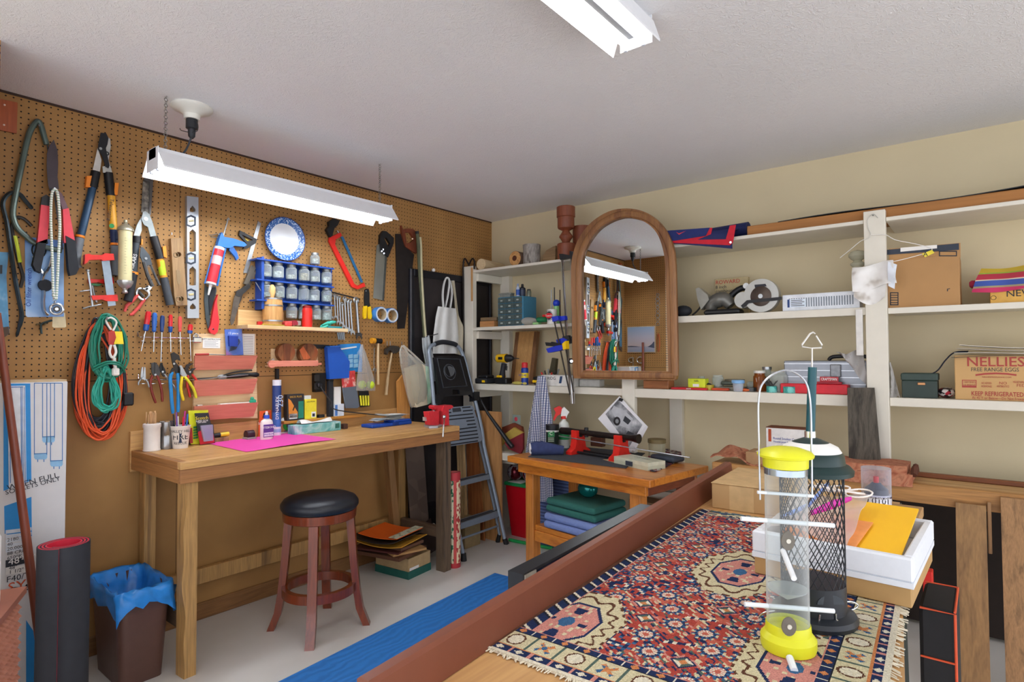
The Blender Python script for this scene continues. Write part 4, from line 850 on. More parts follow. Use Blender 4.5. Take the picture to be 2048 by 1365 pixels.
# ---------------------------------------------------------------- salmon three-tier holder
SAL=wood('#dd8a72','#c97660','Y',.8,.55);PAL=wood('#e6c79a','#d6b382','Y',.7,.55)
t=T('tool_holder','three-tier wooden wall holder with salmon coloured slanted fronts','holder')
P(t,'back_panel',PAL).pp(L,[z6(612,82),z6(1178,82),z6(1195,850),z6(612,850)],-.0005,.014)
TIER=[]
for (x0,y0,x1,y1,x2,y2,x3,y3) in ((620,285,1208,280,1190,402,638,415),(640,508,1208,492,1190,627,672,648),(622,748,1215,706,1195,842,700,862)):
    a,b,c,d=L.at(*z6(x0,y0),.075),L.at(*z6(x1,y1),.075),L.at(*z6(x2,y2),.045),L.at(*z6(x3,y3),.045)
    za,zc=(a.z+b.z)/2,(c.z+d.z)/2;y_0,y_1=L.at(*z6(628,y0),.07).y,b.y
    y_0=L.at(*z6(632,285),.07).y
    P(t,'tier_front',SAL).prism([V((.075,y_0,za)),V((.075,y_1,za)),V((.045,y_1-.012,zc)),V((.045,y_0+.012,zc))],(-1,0,.1),.01)
    P(t,'tier_floor',PAL).box((.0136,y_0+.012,zc),(.04,y_1-.012,zc+.008));TIER.append((za,zc,y_0,y_1))
# things kept in it
S('padlock','small silver padlock hanging at the top corner of the salmon holder','padlock',CHROME).cbox(L.at(*z6(655,165),.03),(.018,.045,.03),.005).pt(L,[z6(628,140),z6(626,100),z6(645,82),z6(665,100),z6(672,130)],.03,.0035,8,4).tube([L.at(*z6(645,84),.0),L.at(*z6(645,84),.034)],.002)
t=T('instruction_card','white printed card standing in the top tier of the salmon holder','card');P(t,'card',PAPER).pp(L,[z6(706,120),z6(866,122),z6(864,215),z6(706,212)],.0137,.002)
P(t,'lettering',INK).text('SAFETY INSTRUCTIONS',.007,L.at(*z6(785,132),.0158),L)
for i in range(5):P(t,'text_line',M('#8d8d92',.7)).pp(L,[z6(722,146+12*i),z6(848-20*(i % 2),147+12*i),z6(848-20*(i % 2),150+12*i),z6(722,149+12*i)],.0158,.0004)
t=T('screwdriver','small red-handled screwdriver lying across the top tier of the salmon holder','screwdriver');za,zc,ya,yb=TIER[0]
P(t,'handle',M('#a83029',.4)).tube([V((.035,ya+.02,za+.006)),V((.035,ya+.085,za+.008))],.006,10);P(t,'shaft',STEEL).tube([V((.035,ya+.085,za+.008)),V((.035,ya+.17,za+.004))],.0025)
P(t,'tip',STEEL).tube([V((.035,ya+.17,za+.004)),V((.035,ya+.185,za-.04))],.002)
t=T('hex_key_set','hex key set in a blue and red blister pack on the salmon holder','package');P(t,'card',pattern('noise',['#2c4ea8','#5f7fca','#cf3d4a'],4,.4,scale=(6,5,5))).pp(L,[z6(905,42),z6(1062,38),z6(1076,275),z6(920,278)],.03,.002)
P(t,'holder',M('#2340a0',.35)).pp(L,[z6(935,100),z6(1020,105),z6(1015,200),z6(940,195)],.032,.014)
for i in range(6):P(t,'key',DSTEEL).pt(L,[z6(985+10*i,115+3*i),z6(1000+9*i,125+6*i),z6(950+11*i,245-4*i)],.044,.0018,6)
P(t,'lettering',INKW).text('12 piece',.012,L.at(*z6(985,78),.0322),L)
t=T('paper_sheet','printed white paper sheet tucked behind the hex key pack','paper');P(t,'sheet',PAPER).pp(L,[z6(1050,80),z6(1180,85),z6(1176,275),z6(1060,275)],.018,.001)
for i in range(11):P(t,'text_line',M('#9a9aa2',.7)).pp(L,[z6(1078,105+15*i),z6(1166,107+15*i),z6(1166,111+15*i),z6(1078,109+15*i)],.0191,.0003)
za,zc,ya,yb=TIER[1]
t=T('rotary_tool','black rotary tool lying across the middle tier of the salmon holder','tool')
P(t,'body',BLK).tube(smooth([V((.04,ya+.15,za+.012)),V((.04,ya+.2,za+.016)),V((.045,ya+.25,za+.02)),V((.045,ya+.30,za+.022)),V((.045,yb+.02,za+.02))],3),[.004,.007,.009,.010,.011,.012,.013,.012,.011,.010,.012,.014,.009],12);P(t,'arm',BLK).tube(smooth([V((.05,ya+.12,za+.01)),V((.05,ya+.2,za+.035)),V((.05,ya+.29,za+.045)),V((.05,yb-.02,za+.045))],4),.004)
P(t,'clear_guard',clear('#dfe4e6',.4)).ball(V((.045,ya+.15,za+.014)),.022,12,(.5,1.2,.6));P(t,'rod',DSTEEL).tube([V((.04,ya+.02,za+.008)),V((.04,ya+.13,za+.012))],.0028)
S('steel_pick','thin steel pick lying over the black rotary tool','pick',STEEL).tube([V((.062,ya+.03,za+.004)),V((.062,ya+.1,za+.01)),V((.062,ya+.28,za+.022))],.002)
za,zc,ya,yb=TIER[2]
S('green_clip','small green clip on the end of the lowest salmon tier','clip',M('#2aa27c',.5)).cbox(V((.06,yb-.025,za-.004)),(.02,.035,.022),.006).ball(V((.06,yb-.028,za+.022)),.01,10)
S('screw_eye','small grey hardware bits lying in the lowest salmon tier','hardware',M('#a79f92',.4,.5)).cbox(V((.05,ya+.035,za-.006)),(.02,.03,.012),.004)
S('paper_strip','white paper strip lying in the lowest salmon tier','paper',PAPER).cbox(V((.045,ya+.22,za-.002)),(.03,.17,.006),.001)
# ---------------------------------------------------------------- disc rack, outlet, folder
def z7(x,y):return (480+x/4.55,640+y/4.55)
t=T('disc_rack','small salmon wood wall rack holding two round wood blanks','rack')
P(t,'back',PAL).pp(L,[z7(275,265),z7(700,265),z7(700,420),z7(275,400)],-.0005,.01)
a,b=L.at(*z7(285,425),.075),L.at(*z7(712,425),.075);za=L.at(*z7(500,372),.075).z;zc=L.at(*z7(500,424),.075).z
P(t,'front_strip',SAL).box((.066,a.y,zc),(.076,b.y,za),.001);P(t,'front_tab',SAL).box((.066,b.y,zc+.006),(.076,b.y+.022,zc+.018),.001);P(t,'floor',PAL).box((.0096,a.y,zc),(.0655,b.y,zc+.008));P(t,'end_disc',SAL).cyl(V((.066,a.y+.004,zc+.014)),V((.079,a.y+.004,zc+.014)),.021,n=24)
P(t,'support',BLK).pp(L,[z7(315,445),z7(340,445),z7(340,540),z7(315,540)],-.0005,.02)
RW=pattern('noise',['#3c1c0e','#6e3a1c','#8f5a34','#a0522c'],10,.5,scale=(6,30,10),det=5.)
t=T('wood_disc','round wood blank with bark stripes in the salmon rack, left of the pair','wood blank','wood discs')
c=L.at(*z7(395,300),.02);r=84/4.55*mpp(c);P(t,'disc',RW).cyl(c,c+V((.035,0,0)),r,r,32);P(t,'sapwood_stripe',wood('#8a5030','#5f3018','Z')).box(c+V((.0352,-.018,-r*.8)),c+V((.037,.022,r*.9)))
t=T('wood_disc','round wood blank with an orange diagonal band in the salmon rack','wood blank','wood discs')
c=L.at(*z7(598,310),.02);r=93/4.55*mpp(c);P(t,'disc',RW).cyl(c,c+V((.035,0,0)),r,r,32);P(t,'orange_band',wood('#c8683a','#b2552a','Z')).pp(L,[z7(540,275),z7(575,245),z7(640,345),z7(620,360),z7(575,360)],.0555,.002)
S('trim_scrap','small pale wood scrap with a steel point lying at the end of the disc rack','scrap',M('#cfc6bd',.4,.3)).pp(L,[z7(238,395),z7(290,350),z7(300,362),z7(262,405)],.0,.02)
S('black_bar','short black metal bar hung above the blue folder','bar',BLK).pp(L,[z7(610,222),z7(770,228),z7(830,235),z7(850,262),z7(690,262),z7(612,250)],-.0005,.012)
t=T('wall_outlet','black metal electrical outlet box on the brown hardboard','outlet');P(t,'box',M('#141211',.5,.3)).pp(L,[z7(653,487),z7(745,483),z7(742,650),z7(655,657)],-.0005,.04)
for y in (530,605):P(t,'receptacle',M('#221f1d',.4)).pp(L,[z7(675,y-28),z7(722,y-30),z7(722,y+28),z7(675,y+30)],.0396,.003)
t=T('power_cord','black power cord running from the outlet down onto the bench','cord');P(t,'plug',BLK).cbox(L.at(*z7(722,615),.045),(.03,.03,.025),.005)
cp=[L.at(*z7(735,612),.06),L.at(*z7(765,660),.085),L.at(*z7(830,745),.095),L.at(*z7(895,825),.1)];e=onz(*z7(960,880),.905);e2=onz(*z7(1080,945),.904);P(t,'cord',M('#2e2c2e',.5)).tube(smooth(cp+[V((max(e.x,.1),e.y,.93)),V((e2.x,e2.y,.909)),V((e2.x+.02,e2.y+.05,.909))],5),.0035)
t=T('magazine_holder','deep blue plastic magazine holder hung on the pegboard','holder');P(t,'shell',M('#1d55b4',.35,nv=.03)).pp(L,[z7(765,252),z7(870,245),z7(890,270),z7(968,380),z7(962,528),z7(785,540)],.03,.035)
P(t,'spine',M('#1a48a0',.35)).pp(L,[z7(765,252),z7(780,250),z7(795,540),z7(782,540)],.0,.03);P(t,'top_edge',M('#3577d6',.35)).pp(L,[z7(765,240),z7(870,235),z7(872,247),z7(766,254)],.0,.06)
t=T('drawer_organizer','light blue plastic organizer box with clear compartments behind the blue holder','organizer');P(t,'body',M('#2a86cc',.35)).pp(L,[z7(885,225),z7(1065,215),z7(1090,255),z7(1085,475),z7(975,470),z7(890,300)],-.0005,.028)
P(t,'label_strip',WHT).pp(L,[z7(905,262),z7(1060,240),z7(1062,252),z7(908,276)],.0278,.001)
for i in range(3):
    for j in range(2):P(t,'compartment',M('#8fc1de',.2)).pp(L,[z7(985+48*j,318+42*i),z7(1025+48*j,312+42*i),z7(1025+48*j,348+42*i),z7(985+48*j,354+42*i)],.0278,.003)
t=T('spare_parts_pack','clear plastic pack with a red printed header hanging below the blue organizer','package');P(t,'header',pattern('noise',['#b72a2e','#d14340','#f3e7dd'],30,.5,scale=(20,40,30))).pp(L,[z7(918,475),z7(1045,462),z7(1052,605),z7(930,620)],.055,.002)
P(t,'pouch',clear('#7c8794',.55)).pp(L,[z7(928,618),z7(1052,605),z7(1078,790),z7(1060,805),z7(955,805)],.05,.01);P(t,'hook',STEEL).tube([L.at(*z7(980,485),-.001),L.at(*z7(980,485),.06)],.0025)
t=T('marker_set','pack of four yellow highlighters with black caps on the wall ledge','markers')
P(t,'backing',BLK).pp(L,[z7(1075,645),z7(1165,640),z7(1182,785),z7(1090,795)],.04,.004)
for i in range(4):P(t,'marker',M('#e8e02a',.3)).tube([L.at(*z7(1095+24*i,690),.052),L.at(*z7(1104+22*i,780),.052)],.0065,10)
def bag(name,lab,cat,outline,mat,o,th,cz,bulge=.03):
    """soft bag: the outline swells towards the room"""
    t=T(name,lab,cat);n_=len(outline)//2;A_=outline[:n_];B_=outline[n_:][::-1]
    def fn(u,v):
        f=v*(n_-1);i=min(n_-2,int(f));g=f-i
        xa,ya=A_[i][0]*(1-g)+A_[i+1][0]*g,A_[i][1]*(1-g)+A_[i+1][1]*g;xb,yb_=B_[i][0]*(1-g)+B_[i+1][0]*g,B_[i][1]*(1-g)+B_[i+1][1]*g
        w=math.sin(PI*u);x,y=xa*(1-u)+xb*u,ya*(1-u)+yb_*u
        return L.at(x,y,o+bulge*w*math.sin(PI*min(1,.12+v*.95))*(.9+.1*math.sin(9*u+5*v))+.006*math.sin(17*u+3*v)*v)
    P(t,'skin',mat).sheet(fn,20,16,.0012);return t
BAGC=clear('#f2f4f3',.14,.2)
t=bag('plastic_bag','knotted clear plastic bag of two tennis balls hanging by the mallet','bag',[z7(1100,225),z7(1092,260),z7(1080,420),z7(1062,560),z7(1055,640),z7(1060,648),z7(1228,648),z7(1232,630),z7(1222,545),z7(1180,410),z7(1128,260),z7(1120,225)],BAGC,.075,.0,0,.045)
P(t,'knot_flare',BAGC).sheet(lambda u,v:L.at(*z7(1105+v*(95*(u-.45)+10*math.sin(6*u)),235+v*(70+40*math.sin(3*u))),.09+.012*math.sin(8*u)*v),12,6);P(t,'hook',STEEL).tube([L.at(*z7(1098,205),-.001),L.at(*z7(1098,205),.085),L.at(*z7(1098,190),.09)],.0025)
for x,lab in ((1112,'yellow-green tennis ball in the hanging clear bag, nearer the blue organizer'),(1186,'yellow-green tennis ball in the hanging clear bag, nearer the mallet')):S('tennis_ball',lab,'ball',M('#c9e03a',.85,nv=.08,ns=200),'tennis balls').ball(L.at(*z7(x,592),.075),.0305*.86,20)
# hammers
t=T('mallet','mallet with an orange and black head and a pale wooden handle','hammer')
P(t,'head',BLK).tube([L.at(*z7(1225,192),.035),L.at(*z7(1285,195),.035)],.017,14);P(t,'face',M('#e09a24',.4)).tube([L.at(*z7(1195,190),.035),L.at(*z7(1226,192),.035)],.019,14);P(t,'face',M('#b5772c',.4)).tube([L.at(*z7(1285,195),.035),L.at(*z7(1305,196),.035)],.0185,14);P(t,'handle',wood('#dcbf93','#c9a777','Z')).tube([L.at(*z7(1258,200),.035),L.at(*z7(1255,400),.035),L.at(*z7(1257,590),.035)],[.008,.0095,.0105],12,flat=.8);P(t,'bracket',STEEL).tube([L.at(*z7(1185,212),-.001),L.at(*z7(1185,212),.02),L.at(*z7(1240,218),.02)],.003)
t=T('chain_pull','thin grey chain with a hook hanging behind the mallet handle','chain');P(t,'links',M('#8f8170',.4,.6)).pt(L,[z7(1222,260),z7(1218,400),z7(1226,450),z7(1228,560)],.006,.004);P(t,'hook',STEEL).pt(L,[z7(1210,465),z7(1222,440),z7(1238,455),z7(1230,475)],.006,.004,8,3);P(t,'pin',STEEL).tube([L.at(*z7(1222,262),-.001),L.at(*z7(1222,262),.008)],.003)
def z9(x,y):return (700+x/4.55,640+y/4.55)
t=T('claw_hammer','claw hammer with a dark head and a worn wooden handle','hammer')
P(t,'head',M('#5c5753',.35,.7)).pp(L,[z9(*p) for p in ((308,300),(312,270),(340,245),(370,235),(410,240),(425,252),(452,255),(455,282),(425,285),(410,300),(375,308),(345,275),(330,290),(318,318))],.02,.026);P(t,'handle',wood('#b59a72','#94784f','Z')).tube([L.at(*z9(380,300),.033),L.at(*z9(350,480),.033),L.at(*z9(328,685),.033)],[.0085,.0105,.0125],12,flat=.8)
for x in (338,366):P(t,'peg',STEEL).tube([L.at(*z9(x,235),-.001),L.at(*z9(x,232),.05),L.at(*z9(x,195),.055)],.0028)
# grocery bag
t=bag('grocery_bag','clear grocery bag with cream and green contents hanging from a peg beside the step ladder','bag',[z9(462,250),z9(452,380),z9(490,560),z9(520,700),z9(545,790),z9(560,802),z9(700,765),z9(738,735),z9(740,640),z9(715,520),z9(690,410),z9(640,380)],clear('#f0efe8',.15,.2),.12,0,0,.07)
for pts in ([(475,235),(455,300),(470,400)],[(480,235),(540,320),(600,390)],[(485,235),(560,300),(660,395)]):P(t,'handle_strap',clear('#e3ddd0',.6,.3)).pt(L,[z9(*p) for p in pts],.12,.007,8,3,flat=.3)
P(t,'hook',STEEL).tube([L.at(*z9(472,225),-.001),L.at(*z9(472,225),.12),L.at(*z9(470,200),.125)],.003)
t=T('cloth_roll','cream folded cloth inside the hanging grocery bag','cloth');P(t,'cloth',M('#d9cdb2',.9,nv=.06)).prism([L.at(*z9(*p),.095) for p in ((490,440),(610,400),(640,420),(660,770),(560,795),(530,700))],L.n,.05);
t=T('green_pack','pale green folded pack inside the hanging grocery bag','pack');P(t,'pack',pattern('noise',['#7fcf9a','#bfe3c6','#e4efe0'],12,.6,scale=(12,12,12))).prism([L.at(*z9(*p),.095) for p in ((645,420),(690,430),(728,640),(720,740),(665,770))],L.n,.045)
# boards and things in the corner
t=T('dark_screen','tall black framed panel leaning in the room corner behind the ladder','panel')
P(t,'panel',pattern('noise',['#1a1718','#262021','#2f2727'],3,.6,scale=(3,3,3))).box((.003,-.87,.25),(.012,-.05,1.945))
for lo,hi in (((.002,-.905,.24),(.027,-.865,1.955)),((.002,-.055,.24),(.027,-.03,1.955)),((.002,-.865,1.905),(.027,-.055,1.955)),((.002,-.865,.24),(.027,-.055,.29))):P(t,'frame',M('#26262c',.35,.4)).box(lo,hi,.003)
P(t,'frame_edge',M('#8b8f98',.3,.8)).box((.0271,-.902,.245),(.029,-.893,1.95));P(t,'foot_block',BLK).box((.002,-.9,0),(.027,-.05,.239))
def z10(x,y):return (720+x/4.55,400+y/4.55)
CAN=M('#d9dad6',.85,nv=.05,ns=20,bump=.2,bs=30)
t=T('canvas_tote','white canvas tote bag hanging by its straps on the dark panel','bag')
b=bag.__call__ if 0 else None
def cloth(m,A_,B_,o,amp,waves,nu=18,nv=14,th=.0015,pl=L,sag=0.):
    n_=len(A_)
    def fn(u,v):
        f=v*(n_-1);i=min(n_-2,int(f));g=f-i
        x=(A_[i][0]*(1-g)+A_[i+1][0]*g)*(1-u)+(B_[i][0]*(1-g)+B_[i+1][0]*g)*u;y=(A_[i][1]*(1-g)+A_[i+1][1]*g)*(1-u)+(B_[i][1]*(1-g)+B_[i+1][1]*g)*u
        return pl.at(x,y,o+amp*math.sin(waves*u*2*PI+1.5*v)*(.3+.7*v)+sag*math.sin(PI*u))
    return m.sheet(fn,nu,nv,th)
cloth(P(t,'body',CAN),[z10(710,970),z10(690,1060),z10(665,1250),z10(660,1400)],[z10(872,990),z10(880,1060),z10(895,1250),z10(890,1400)],.075,.012,2.2,sag=.02)
for pts in ([(758,980),(752,860),(765,760),(790,705),(812,740),(800,860),(775,980)],[(820,985),(835,860),(822,760),(800,715)]):P(t,'strap',CAN).pt(L,[z10(*p) for p in pts],.08,.011,8,3,flat=.25)
P(t,'knob',WHT).tube([L.at(*z10(795,712),.012),L.at(*z10(795,708),.09)],.006)
t=T('canvas_apron','tan and white cloth hanging behind the canvas tote bag','cloth');cloth(P(t,'cloth',M('#cdc5ae',.9,nv=.06)),[z10(830,735),z10(860,900),z10(872,1150),z10(860,1400)],[z10(858,735),z10(895,1060),z10(950,1170),z10(940,1420)],.045,.008,1.5);P(t,'nail',STEEL).tube([L.at(*z10(845,738),.012),L.at(*z10(845,738),.05)],.003)
S('ball_ornament','small round white ball on top of the dark panel','knob',WHT).ball(V((.02,L.at(*z10(668,600),.02).y,1.967)),.014,14)
t=T('metal_hook','black bent metal hook rods hanging over the end post of the shelving','hook');P(t,'rod',M('#2a2422',.4,.4)).tube(smooth([V((.045,-.384,1.35)),V((.042,-.384,1.9)),V((.04,-.384,2.02)),V((.055,-.384,2.085)),V((.085,-.384,2.055)),V((.1,-.384,2.03))],5),.0065);P(t,'rod',M('#2a2422',.4,.4)).tube(smooth([V((.075,-.36,2.03)),V((.11,-.36,2.08)),V((.135,-.36,2.06)),V((.133,-.36,2.0))],5),.0065)
t=T('plastic_sheet','clear crumpled plastic sheet hanging beside the step ladder','sheet');cloth(P(t,'sheet',clear('#e6ecef',.42,.15)),[z9(655,165),z9(660,260),z9(690,420),z9(700,560)],[z9(720,140),z9(740,260),z9(780,420),z9(790,560)],.09,.012,2.5);P(t,'rod',DSTEEL).tube([L.at(*z9(655,165),.09),L.at(*z9(800,128),.09)],.003);P(t,'pin',DSTEEL).tube([L.at(*z9(690,156),.0),L.at(*z9(690,156),.092)],.003)
t=T('oak_board','short oak board with a clipped top corner standing on the bench behind the grocery bag','board');
q=[L.at(*z9(*p),.03) for p in ((420,560),(470,500),(530,520),(530,830),(430,830))];q[3].z=q[4].z=.8985;P(t,'board',wood('#cf9450','#b87c3c','Z',.8)).prism(q,L.n,.018)
# ================================================================ things on the workbench
BZ=.8985
def on(px,py,z=BZ):return onz(px,py,z)
def textured(cols,s=20,rough=.5,**k):return pattern('noise',cols,s,rough,scale=(s,s,s),**k)
def bp(px,xo,z=BZ):q=onx(px,860,xo);return V((xo,q.y,z))  # at distance xo from the wall, below pixel column px
# craft stick jar
c=bp(304,.10);t=T('craft_stick_jar','white plastic jar full of craft sticks at the end of the workbench','jar');P(t,'jar',M('#e6e0da',.5,nv=.04)).lathe([(.001,0),(.036,0),(.037,.004),(.0345,.008),(.0345,.105),(.038,.11),(.038,.125),(.034,.128),(.034,.1),(.001,.1)],c,28)
for i in range(22):a=rnd(0,6.28);rr=rnd(0,.024);P(t,'stick',M('#d9b183',.7)).cbox(c+V((rr*math.cos(a),rr*math.sin(a),.1)),(.002,.009,.076+rnd(-.012,.008)),0,rnd(0,3))
c=bp(333,.085);t=T('metal_can','shiny metal can standing between the craft stick jar and the white cup','can');P(t,'body',M('#8e8d8c',.2,.85,nv=.2,ns=20)).lathe([(.001,0),(.031,0),(.032,.06),(.03,.065),(.032,.07),(.032,.128),(.001,.128)],c,24);P(t,'lid',CHROME).lathe([(.001,.128),(.031,.128),(.033,.134),(.001,.134)],c,24)
c=bp(361,.12);t=T('cup','white fire department cup holding pens on the workbench','cup');P(t,'cup',M('#e9e6e2',.4,nv=.02)).lathe([(.001,0),(.033,0),(.043,.102),(.0445,.104),(.0445,.108),(.0405,.108),(.031,.01),(.001,.01)],c,32)
def curved(m,txt,size,z,rz,face,sx=1.):# lettering wrapped on an upright round surface, facing direction face
    s0=len(m.v);m.text(txt,size,(0,0,0),u=(1,0,0),v=(0,1,0),off=0,sx=sx)
    for i in range(s0,len(m.v)):q=m.v[i];a=face+q.x/rz;m.v[i]=V((c.x+math.cos(a)*(rz+q.z+.0004),c.y+math.sin(a)*(rz+q.z+.0004),z+q.y))
FACE=math.atan2(CAM.y-c.y,CAM.x-c.x)
curved(P(t,'lettering',INK),'VALLEY HILL',.0125,c.z+.083,.0413,FACE);curved(P(t,'lettering',INK),'FIRE',.027,c.z+.055,.0385,FACE,1.1);curved(P(t,'lettering',INK),'RESCUE',.0125,c.z+.026,.0358,FACE)
mk=P(t,'emblem',M('#27334f',.6,nv=0));a=FACE+.0;f_=V((math.cos(a),math.sin(a),0));s_=V((-f_.y,f_.x,0));e=c+f_*.0388+V((0,0,.055))
for ang in (0,PI/2,PI,3*PI/2):d=s_*math.cos(ang)+V((0,0,1))*math.sin(ang);n2=s_*-math.sin(ang)+V((0,0,1))*math.cos(ang);mk.prism([e+d*.003-n2*.003,e+d*.026-n2*.007,e+d*.026+n2*.007,e+d*.003+n2*.003],f_,.0012) if ang in (PI/2,3*PI/2) else None
PENS=[('#d5222e','red'),('#2b6fc4','blue'),('#c22a8a','magenta'),('#e8e8e4','white'),('#2a2a30','black'),('#7a4fa0','purple')]
for i,(h,n_) in enumerate(PENS):
    a=i*1.05;S('pen','%s pen standing in the white fire department cup' % n_,'pen',M(h,.4),'pens in the cup').tube([c+V((.018*math.cos(a),.018*math.sin(a),.012)),c+V((.03*math.cos(a),.03*math.sin(a),.15+.012*(i % 3)))],.0038,8)
# leaning packs
def card(name,lab,cat,pts,o,m,th=.003,zb=BZ,base=1):
    t=T(name,lab,cat);q=[L.at(*p,o) for p in pts];lo=min(v.z for v in q)
    for v in q:v.z += zb-lo if base == 1 else 0
    P(t,'card',m).prism(q,L.n,th);return t,(lambda x,y,off=0.:L.at(x,y,o+th+off)+V((0,0,zb-lo if base == 1 else 0)))
t,f=card('hardware_pack','dark grey hardware pack with small white print at the back of the bench','package',[z6(508,712),z6(610,695),z6(612,890),z6(512,890)],.04,M('#34363a',.4))
for i in range(4):P(t,'text_line',M('#b9bcc0',.6)).prism([f(*z6(522,728+9*i)),f(*z6(600,720+9*i)),f(*z6(600,724+9*i)),f(*z6(522,732+9*i))],L.n,.0005)
P(t,'header',M('#1c1d20',.4)).prism([f(*z6(512,690)),f(*z6(606,680)),f(*z6(610,695)),f(*z6(510,712))],L.n,.001)
t,f=card('glue_stick_pack','yellow blister pack of green-striped glue sticks leaning on the bench','package',[z6(573,778),z6(755,773),z6(735,1080),z6(597,1085)],.075,M('#dcdf2c',.4));P(t,'red_panel',M('#a92b2c',.4)).prism([f(*z6(583,935)),f(*z6(612,935)),f(*z6(618,1075)),f(*z6(592,1075))],L.n,.001)
for i in range(5):P(t,'stick',M('#2f7d3e',.4)).prism([f(*z6(622,925+24*i),.002),f(*z6(660,918+24*i),.002),f(*z6(660,934+24*i),.002),f(*z6(622,941+24*i),.002)],L.n,.004)
t,f=card('glue_pack','black and red glue blister pack with three small tubes leaning on the bench','package',[z6(632,788),z6(758,783),z6(778,880),z6(802,892),z6(818,1062),z6(682,1078)],.1,M('#2b2e33',.4));P(t,'red_panel',M('#c7222f',.4)).prism([f(*z6(662,960)),f(*z6(790,895)),f(*z6(816,1055)),f(*z6(684,1074))],L.n,.0012)
P(t,'blister',clear('#c9cbe6',.45)).prism([f(*z6(680,900),.001),f(*z6(790,890),.001),f(*z6(795,1035),.001),f(*z6(712,1045),.001)],L.n,.012)
for i in range(3):P(t,'tube',M('#5f6fc4',.4)).tube([f(*z6(722,948+33*i),.006),f(*z6(788,938+33*i),.006)],.007,8)
P(t,'lettering',M('#e9d54a',.5)).text('Scotch',.017,f(*z6(700,832),.0006),L)
for yy in (850,862):P(t,'lettering',INKW).text('SUPER GLUE' if yy == 850 else 'Gel tubes',.008,f(*z6(700,yy+8),.0006),L)
t=T('screwdriver','yellow and black screwdriver lying at the back of the workbench behind the glue pack','screwdriver');q=bp(440,.055);P(t,'handle',M('#e6cf2b',.35)).tube([q+V((0,0,.035)),q+V((0,.045,.036))],.011,10);P(t,'grip',BLK).tube([q+V((0,-.06,.033)),q+V((0,0,.035))],[.008,.012],10);P(t,'rest',OLDW).cbox(q+V((0,-.01,0)),(.03,.1,.022),.002)
# pink level box
t=T('clear_ruler_box','long clear plastic box with a magenta insert lying on the workbench','box');a_,b_=on(*z6(835,1058)),on(*z6(1240,1010));d=(b_-a_);d.z=0;ln=d.length;d.normalize();nrm=V((-d.y,d.x,0));nrm=nrm if nrm.x < 0 else -nrm
P(t,'shell',clear('#d7b9c6',.4)).prism([a_,b_,b_+nrm*.06,a_+nrm*.06],(0,0,1),.024);P(t,'insert',textured(['#a81b5c','#cf2f78','#7f2a52'],40)).prism([a_+d*.05+nrm*.004+V((0,0,.002)),b_+nrm*.004-d*.004+V((0,0,.002)),b_+nrm*.055-d*.004+V((0,0,.002)),a_+d*.05+nrm*.055+V((0,0,.002))],(0,0,1),.018)
t=T('tape_roll','small dark tape roll in a clear shell at the back of the workbench','tape');q=bp(499,.09);P(t,'roll',M('#3a2530',.4)).cyl(q+V((0,-.02,.024)),q+V((0,.02,.024)),.024,n=22);P(t,'shell',clear('#cfd3c8',.4)).cbox(q,(.055,.05,.012),.002)
t=S('pink_paper','bright pink sheet of paper lying flat on the workbench','paper',M('#ee4fb0',.7,nv=.03,ns=6));A4=[on(*p) for p in ((414,887.5),(492,905),(672,879.5),(582,866.5))]
t.sheet(lambda u,v:(A4[0].lerp(A4[1],v)).lerp(A4[3].lerp(A4[2],v),u)+V((0,0,.0012+.004*max(0,math.sin(4*u-.4))*v)),16,6,.0006)
# glue bottle
c=bp(533,.18);t=T('glue_bottle','white bottle of wood glue with a blue cap and purple label','bottle');P(t,'bottle',M('#efece4',.35,nv=.02)).lathe([(.001,0),(.032,0),(.034,.004),(.034,.088),(.03,.1),(.018,.108),(.014,.112),(.001,.112)],c,26).xf(Matrix.Translation(c) @ Matrix.Diagonal((.62,1,1,1)) @ Matrix.Translation(-c))
P(t,'cap',M('#2a52c8',.35)).lathe([(.001,.112),(.015,.112),(.014,.13),(.001,.13)],c,18);P(t,'nozzle',M('#e7d9cf',.35)).lathe([(.001,.13),(.009,.13),(.006,.15),(.001,.15)],c,14)
P(t,'label',M('#5b3a8c',.5)).box(c+V((.0208,-.0285,.016)),c+V((.0224,.0285,.082)),.001);P(t,'label',M('#e8e4ec',.5)).box(c+V((.0226,-.026,.02)),c+V((.0232,.026,.04)))
m=P(t,'lettering',INKW);m.text('TITEBOND',.012,c+V((.0224,0,.066)),L);P(t,'lettering',INKB).text('PREMIUM',.0095,c+V((.0232,0,.03)),L)
# tape measure
q=on(538,872);t=T('tape_measure','yellow and black tape measure on the workbench by the pink paper','tape measure');P(t,'case',YEL).cbox(q+V((-.02,0,0)),(.036,.072,.064),.018,seg=3);P(t,'grip',BLK).cbox(q+V((-.02,-.026,.004)),(.038,.028,.045),.01);P(t,'hub',M('#f08c2e',.4)).cyl(q+V((-.001,.004,.034)),q+V((.0,.004,.034)),.022,n=24);P(t,'badge',M('#e05a98',.4)).box(q+V((.0,-.004,.024)),q+V((.0008,.014,.046)));P(t,'blade_tip',STEEL).cbox(q+V((-.02,-.045,.003)),(.02,.016,.004))
